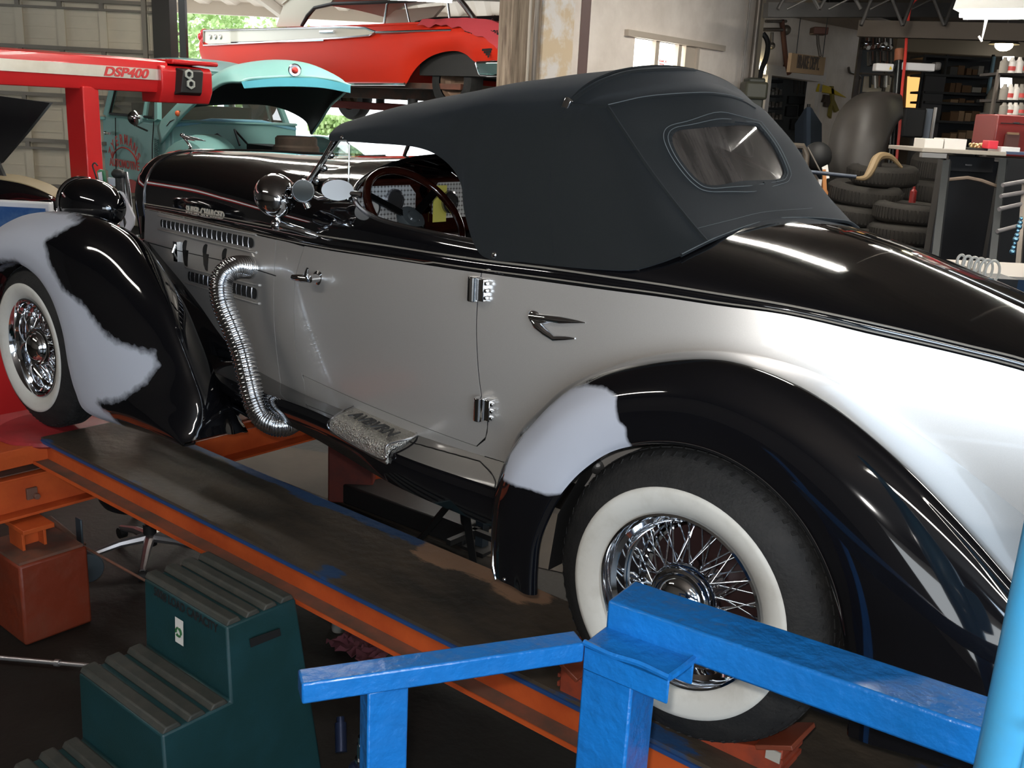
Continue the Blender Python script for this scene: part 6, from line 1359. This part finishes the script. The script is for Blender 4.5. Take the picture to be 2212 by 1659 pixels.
for k in range(9):
    x = 1880+5*k; o = MB().cyl(at(x,164,12.6), at(x+rnd.uniform(-2,2),182+rnd.uniform(0,10),12.6), .014).build('hand_tool', TL[(k*2) % 5]); tag(o, ordw(k+1)+' hand tool from the left on the cream board of the tall dark rack', 'tool', 'tools on the cream board')
# --- display cabinet, lit doorway, back shelves
o = MB(); pbox(o, 1961, 165, 1990, 236, YF*.74+3.6, .04)
DD = (at(1975,200,1)-CAM).y; dd_ = (YF-.02-CAM.y)/DD
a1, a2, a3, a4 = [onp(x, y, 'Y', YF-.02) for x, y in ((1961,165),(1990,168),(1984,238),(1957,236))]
o = MB().prism([a1,a2,a3,a4], (0,-.02,0)).build('door_2', mat('doorway_glow', (.8,.5,.2), .6, emit=((.80,.42,.13), .85))); tag(o, kind='structure')  # self-glowing panel in place of the warm light inside the doorway
t = pthing('display_cabinet', 1990, 265, 10.5, 'black monitor-like cabinet on a post in front of the lamplit doorway', 'cabinet')
b = MB(); pbox(b, 1957, 233, 2004, 298, 10.5, .12); b.build('cabinet_face', DARK, t, bevel=.02); b = MB(); pbox(b, 1972, 298, 1984, 760, 10.55, .08); b.build('cabinet_post', DARK, t)
b = MB(); pbox(b, 2004, 235, 2016, 300, 10.6, .05); b.build('cabinet_side', mat('blue_grey_panel', (.17,.20,.24), .5), t)
wallthing('white_strip', 'thin white upright strip right of the black display cabinet', 'strip', lambda b: pbox(b, 2021, 232, 2025, 900, 10.8, .04), WS)
t = pthing('storage_shelf', 2080, 210, 13.6, 'huge black steel shelf unit full of boxes against the far right wall', 'shelf')
SHB = mat('black_shelf_steel', (.010,.010,.011), .5)
b = MB(); pbox(b, 1998, 122, 2150, 700, 14.2, .05); b.build('shelf_back', SHB, t)
for y in (122,162,200,222,262,300):
    b = MB(); pbox(b, 1998, y, 2150, y+5, 13.6, .55); b.build('shelf_board', SHB, t)
for x in (1998,2046,2146):
    b = MB(); pbox(b, x, 118, x+4, 700, 13.6, .05); b.build('shelf_upright', SHB, t)
b = MB(); pbox(b, 2000, 165, 2044, 300, 13.58, .05); b.build('shelf_door', mat('charcoal_panel', (.030,.028,.030), .6), t)
CRD = [mat('cardboard_brown', (.09,.045,.018), .8), mat('cardboard_light', (.18,.11,.06), .8), mat('pale_carton', (.20,.18,.15), .7), mat('dark_carton', (.05,.045,.04), .8)]
rnd = random.Random(5)
for ri, (yy, h_, nm) in enumerate(((162,22,'top'),(200,22,'second'),(222,12,'third'),(262,26,'fourth'),(300,24,'lowest'))):
    x = 2054; n_b = 0
    while x < 2140:
        w_ = rnd.uniform(9,20); hh = h_*rnd.uniform(.4,.95); b = MB(); pbox(b, x, yy-hh, min(2144,x+w_), yy, 13.7, .3)
        o = b.build('storage_box', CRD[rnd.choice([0,0,1,2,3] if ri != 3 else [0,0,0,1])]); n_b += 1; tag(o, ordw(n_b)+' box from the left on the %s board of the huge black shelf unit' % nm, 'box', 'boxes on the %s shelf' % nm); x += w_+rnd.uniform(1,5)
o = MB(); pbox(o, 1940, 78, 2240, 118, 14.6, .2); o = o.build('wall_soffit_right', mat('beige_soffit', (.24,.19,.13), .8), angle=0); tag(o, kind='structure')
wallthing('blue_upright', 'light blue upright at the right end of the huge black shelf unit', 'upright', lambda b: pbox(b, 2147, 122, 2152, 300, 13.5, .05), mat('faded_blue_steel', (.20,.32,.38), .5))
wallthing('paper_bag', 'crumpled pale bag leaning at the blue upright', 'bag', lambda b: b.ball(at(2142,232,13.3), (.10,.10,.28), 12, 8), CRD[2])
# windows and the round lamp
for k, (x0, y0, x1, y1) in enumerate(((2168,122,2191,152),(2163,164,2186,190))):
    P4 = [at(x, y, 14.3) for x, y in ((x0,y0),(x1,y0),(x1,y1),(x0,y1))]
    o = MB().prism(P4, FH*.03).build('window_%d' % (k+2), mat('daylit_window', (1,1,1), .5, emit=((.95,.98,1), 3.5)) if k == 0 else bpy.data.materials['daylit_window']); tag(o, kind='structure')
t = pthing('ceiling_lamp', 2169, 90, 11.5, 'small round glowing lamp hanging above the right-hand shelf', 'lamp', z=1.9)
c = at(2169,95,11.5); MB().lathe([(.03,.12),(.06,.10),(.17,.0),(.165,-.005)], c, (0,0,1), 24).cyl(c+V((0,0,.1)), V((c.x,c.y,CEIL)), .008).build('lamp_shade', CON, t); MB().ball(c+V((0,0,-.01)), (.10,.10,.07), 16, 8).build('lamp_bulb', mat('warm_lamp_glow', (1,.9,.6), .5, emit=((1,.9,.55), 14)), t)
# right shelf with bottles and red tool chest
t = pthing('bottle_shelf', 2190, 230, 8.6, 'dark wire shelf of white bottles at the right edge above the red tool chest', 'shelf')
b = MB()
for y in (164,222,252): pbox(b, 2160, y-6, 2260, y, 8.6, .4)
b.build('shelf_board', mat('dark_wire_shelf', (.03,.025,.022), .6), t); b = MB(); pbox(b, 2158, 150, 2163, 700, 8.6, .04); pbox(b, 2256, 150, 2261, 700, 8.6, .04); b.build('shelf_upright', CON, t)
WB = mat('white_bottle', (.62,.58,.52), .4); RB = mat('red_bottle_label', (.45,.05,.04), .5)
for (ys, row, n0) in ((158,'top',4),(216,'middle',6),(248,'lower',5)):
    for k in range(n0):
        x = 2166+(12 if row != 'top' else 16)*k; hgt = .13 if row != 'lower' else .10; c = at(x, ys, 8.5+.0); 
        o = MB().lathe([(0,0),(.035,0),(.036,hgt*.7),(.018,hgt*.85),(.014,hgt),(0,hgt)], c, (0,0,1), 16).build('oil_bottle', WB if k % 3 else CRD[2]); tag(o, ordw(k+1)+' bottle from the left on the %s board of the shelf at the right edge' % row, 'bottle', 'bottles on the %s board' % row)
        if k % 2: MB().lathe([(.0365,hgt*.15),(.0375,hgt*.3),(.0365,hgt*.42)], c, (0,0,1), 16).build('bottle_label', RB, o)
t = pthing('red_tool_chest', 2185, 290, 7.6, 'red steel tool chest at the right edge under the bottle shelf', 'tool chest')
b = MB(); pbox(b, 2156, 250, 2290, 340, 7.6, .4); b.build('chest_body', mat('red_tool_chest_paint', (.14,.012,.010), .4, 0, .2), t, bevel=.01)
b = MB(); pbox(b, 2176, 289, 2204, 322, 7.58, .03); b.build('chest_label', mat('dark_chest_label', (.08,.03,.025), .6), t); b = MB(); pbox(b, 2178, 286, 2202, 291, 7.57, .02); b.build('drawer_handle', CRD[1], t)
b = MB(); pbox(b, 2162, 268, 2290, 270, 7.59, .01); b.build('drawer_gap', GAP, t); b = MB(); pbox(b, 2191, 264, 2203, 267, 7.57, .03); b.build('drawer_handle', CHRD, t)
q_ = t.location; MB().box((q_.x+.15,q_.y+.25,(FLOOR+at(2185,342,7.6).z)/2), (.7,.4,at(2185,342,7.6).z-FLOOR), YAW).build('chest_stand', SHB, t)
# --- black work cabinet with white boxes on it
t = pthing('work_cabinet', 2110, 430, 6.9, 'tall black steel work cabinet with a pale worktop behind the rear deck', 'cabinet')
b = MB(); pbox(b, 2040, 345, 2160, 800, 7.0, .12); b.build('cabinet_body', mat('black_cabinet_steel', (.006,.006,.007), .35), t, bevel=.01)
b = MB(); pbox(b, 1992, 324, 2176, 333, 6.7, .65); b.build('worktop', mat('pale_worktop', (.34,.30,.25), .5), t, bevel=.004)
b = MB(); pbox(b, 1993, 331, 2046, 341, 6.68, .05); b.build('worktop_edge', mat('grey_edge_strip', (.26,.25,.24), .4, .5), t)
b = MB(); pbox(b, 2050, 338, 2150, 372, 6.9, .04); b.build('drawer', mat('black_drawer', (.015,.015,.016), .3), t, bevel=.004); b = MB(); pbox(b, 2086, 355, 2100, 358, 6.88, .01); b.build('name_plate', CHRD, t)
for (xa_, ya_, xb_, yb2) in ((2046,348,2012,640),(2168,345,2138,640)): MB().beam(at(xa_,ya_,6.6), at(xb_,yb2,6.3), .045,.03,(0,1,0)).build('cabinet_leg', mat('grey_leg_steel', (.022,.025,.026), .4, .4) if xa_ == 2046 else bpy.data.materials['grey_leg_steel'], t)
MB().tube([at(2048,388,6.6), at(2090,384,6.6), at(2120,390,6.6), at(2152,402,6.6)], .012, 6).build('bent_strip', mat('tan_strip', (.14,.10,.07), .6), t)
for k, (x0, y0, x1, y1) in enumerate(((1999,300,2040,322),(2042,300,2090,325))):
    b = MB(); pbox(b, x0, y0, x1, y1, 6.8, .2); o = b.build('white_box', mat('white_carton', (.74,.70,.64), .6) if k == 0 else bpy.data.materials['white_carton'], bevel=.004); tag(o, ('left, smaller' if k == 0 else 'right, wider')+' white carton on the pale worktop', 'box')
b = MB(); rnd = random.Random(9); 
t = pthing('parts_tray', 2112, 322, 6.8, 'shallow tray heaped with shiny small parts beside the white cartons', 'tray', z=at(2112,324,6.8).z)
pbox(b, 2094, 320, 2134, 325, 6.78, .2); b.build('tray_base', DARK, t)
b = MB()
for _ in range(60): b.ball(at(rnd.uniform(2095,2131), rnd.uniform(311,320), 6.8+rnd.uniform(0,.12)), rnd.uniform(.005,.012), 6, 4)
o = b.build('loose_parts', mat('brassy_parts', (.55,.42,.22), .3, .9), t); o['kind'] = 'stuff'
b = MB(); pbox(b, 2137, 304, 2158, 322, 6.7, .1); o = b.build('red_box', mat('bright_red_carton', (.62,.03,.05), .5), bevel=.004); tag(o, 'small bright red and white box on the worktop below the red tool chest', 'box')
b = MB(); pbox(b, 2164, 318, 2205, 330, 6.7, .2); o = b.build('white_tray', WS, bevel=.004); tag(o, 'flat white tray on a red base at the right end of the worktop', 'tray')
b = MB(); pbox(b, 2174, 330, 2290, 336, 6.7, .3); o = b.build('side_table_top', mat('dark_blue_table_edge', (.05,.07,.12), .4)); tag(o, 'dark blue table board under the flat white tray', 'table')
t = pthing('tire_ladder_rack', 2190, 460, 6.4, 'dark rack with pale horizontal bars at the right edge beside the black cabinet', 'rack')
for k, (y0, y1) in enumerate(((400,392),(424,416),(452,436),(500,478))): MB().cyl(at(2166-4*k,y0,6.4), at(2290,y1-14,6.6), .014).build('rack_bar', mat('pale_bar', (.30,.28,.28), .4, .5) if k == 0 else bpy.data.materials['pale_bar'], t)
MB().beam(at(2215,390,6.5), at(2190,700,6.3), .03,.03,(0,1,0)).build('rack_leg', CON, t)
o = MB(); 
for k in range(9): o.ball(at(2206-2.4*k, 472+9*k, 6.3), .012+.004*(k % 3), 8, 6)
o = o.build('chain', mat('blue_sparkling_chain', (.15,.30,.42), .2, .8)); tag(o, 'glinting blue chain hanging in front of the dark rack', 'chain')
# --- bits seen just over the rear deck
for k in range(6):
    c = at(2076+13.5*k, 563+4.6*k, 4.2); rr_ = .020+.0035*k
    o = MB().tube([c+RH*(rr_*math.cos(a)*.8)+V((0,0,rr_*math.sin(a)*1.2)) for a in [2*math.pi*i/24 for i in range(24)]], .006, 6, True).build('hose_ring', mat('white_hose_plastic', (.60,.57,.50), .4) if k == 0 else bpy.data.materials['white_hose_plastic']); tag(o, ordw(k+1)+' white plastic ring from the left in the row just behind the rear deck', 'ring', 'white rings behind the deck')
t = pthing('blue_bench', 2230, 600, 4.4, 'dark blue bench with a pale edge, just behind the rear deck at the right edge', 'bench')
b = MB(); pbox(b, 2145, 606, 2330, 656, 4.4, .5); b.build('bench_body', mat('dark_blue_bench', (.012,.035,.075), .4), t); b = MB(); pbox(b, 2143, 600, 2330, 606, 4.38, .5); b.build('bench_edge', mat('pale_bench_edge', (.45,.40,.34), .5), t)
q_ = t.location; MB().box((q_.x+.1,q_.y+.3,(FLOOR+at(2200,640,4.4).z)/2), (.4,.3,at(2200,640,4.4).z-FLOOR), YAW).build('bench_base', DARK, t)
p = at(2110,571,4.3); t = thing('ring_shelf', (p.x,p.y,FLOOR), 'dark low stand under the row of white rings', 'stand'); zz_ = at(2110,590,4.3).z
MB().box((p.x,p.y,zz_-.03), (.30,.16,.04), YAW).cyl((p.x,p.y,FLOOR),(p.x,p.y,zz_-.03),.03).build('stand_top', DARK, t)
o = MB().prism([at(x, y, 5.2) for x, y in ((1840,515),(1858,511),(1890,512),(1905,526),(1880,540),(1850,535))], FH*.2).build('orange_box', mat('orange_carton', (.50,.24,.07), .7)); tag(o, 'torn orange carton behind the rear deck, under the left tires', 'box')
p = at(1870,530,5.2); t = MB().box((p.x+.1,p.y+.12,(FLOOR+p.z-.03)/2), (.4,.3,p.z-.03-FLOOR), YAW).build('floor_crate', DARK); tag(t, 'dark crate under the torn orange carton', 'crate')
wallthing('red_bottle', 'small red bottle between the two tire stacks', 'bottle', lambda b: b.lathe([(0,-.08),(.03,-.08),(.03,.02),(.012,.04),(.012,.06),(0,.06)], at(1973,418,8.8), (0,0,1), 16), mat('dark_red_bottle', (.16,.012,.010), .4))
# =================================================================== OVERHEAD
BEAM = mat('dark_roof_steel', (.022,.020,.018), .6)
t = thing('roof_beam', at(1750,24,10.2), 'black steel beam across the top, above the brake sign', 'beam'); MB().beam(at(1654,22,10.2), at(2400,22,10.9), .12,.14).build('beam_web', BEAM, t)
t = thing('roof_beam', at(2000,64,9.4), 'lower dark timber beam reaching to the right edge above the sensor bars', 'beam'); MB().beam(at(1856,62,10.4), at(2500,78,9.2), .14,.16).build('beam_web', mat('dark_roof_timber', (.045,.033,.022), .7), t)
for k in range(7):
    x0 = 1680+90*k; t = thing('truss_web', at(x0+45,8,9.8), ordw(k+1)+' group from the left of the dark zigzag truss bars at the top right', 'truss', 'truss bars at the top right')
    MB().cyl(at(x0,55 if x0 > 1850 else 20,9.9), at(x0+45,-60,9.9), .018).cyl(at(x0+45,-60,9.9), at(x0+90,55 if x0 > 1800 else 20,9.9), .018).cyl(at(x0+20,20,9.7), at(x0+120,-30,9.7), .010).build('web_bar', BEAM, t)
t = pthing('hanging_hook', 2128, 60, 7.4, 'white pointed hook hanging below the fluorescent lamp at the top right', 'hook', z=2.0)
MB().cyl(at(2133,30,7.4), at(2121,86,7.4), .014, .004).cyl(at(2114,78,7.4), at(2121,90,7.4), .008).build('hook_shaft', WS, t)
MB().cyl(at(2174,-20,7.4), at(2133,32,7.4), .004).build('hook_cord', CON, t)
HSG = mat('lamp_housing_white', (.55,.54,.50), .5); TUBE = mat('fluorescent_tube', (1,1,1), .5, emit=((1,.95,.87), 34.0))
def fixture(c, u, ln, label, hw=.11, ez=CEIL):
    c = V(c); u = V(u).normalized(); s_ = V((-u.y,u.x,0)); t = thing('fluorescent_light', c, label, 'ceiling light', None)
    MB().prism([c-u*ln/2+s_*hw+V((0,0,.02)), c-u*ln/2-s_*hw+V((0,0,.02)), c-u*ln/2-s_*hw*.5+V((0,0,.08)), c-u*ln/2+s_*hw*.5+V((0,0,.08))], u*ln).build('lamp_housing', HSG, t)
    for k in (-1,1): MB().cyl(c-u*(ln/2-.03)+s_*hw*.5*k, c+u*(ln/2-.03)+s_*hw*.5*k, .019, n=12).build('lamp_tube', TUBE, t)
    for k in (-1,1): MB().cyl(c+u*ln*.35*k+V((0,0,.08)), V((c.x,c.y,0))+u*ln*.35*k+V((0,0,ez)), .006).build('lamp_chain', CON, t)
    return t
q = at(2240,28,7.2); fixture(q, RH, 2*(q-at(2092,25,7.2)).length, 'lit fluorescent lamp at the top right corner, the farther of the two')
q = at(2330,30,5.2); fixture(q, (1,.1,0), 1.2, 'nearer fluorescent lamp cut by the top right corner')
q = at(820,-8,8.6); fixture(q, RH, 1.3, 'lit fluorescent lamp at the top edge over the lifted convertible')
# lamps above the picture: mirrored in the hood, deck and fenders
fixture((-1.7,3.35,2.85), (1,0,0), 2.4, 'fluorescent lamp over the roadster deck, above the picture')
fixture((-4.4,2.2,2.85), (1,0,0), 2.4, 'fluorescent lamp over the roadster hood, above the picture')
fixture((2.6,-1.8,2.85), (1,0,0), 2.4, 'fluorescent lamp behind the photographer, out of the picture')
fixture((-7.4,3.6,2.85), (1,0,0), 2.4, 'fluorescent lamp over the turquoise pickup, above the picture')
fixture((2.4,5.2,2.85), (1,0,0), 2.4, 'fluorescent lamp over the right-hand benches, above the picture')
fixture((-2.6,6.6,2.85), (0,1,0), 2.4, 'fluorescent lamp beside the white wall, above the picture')
fixture((-4.0,-2.6,2.85), (1,0,0), 2.4, 'added unseen fluorescent lamp left of the rack, brightening the silver side')  # extra unseen lamp, added to brighten the silver hood side and door
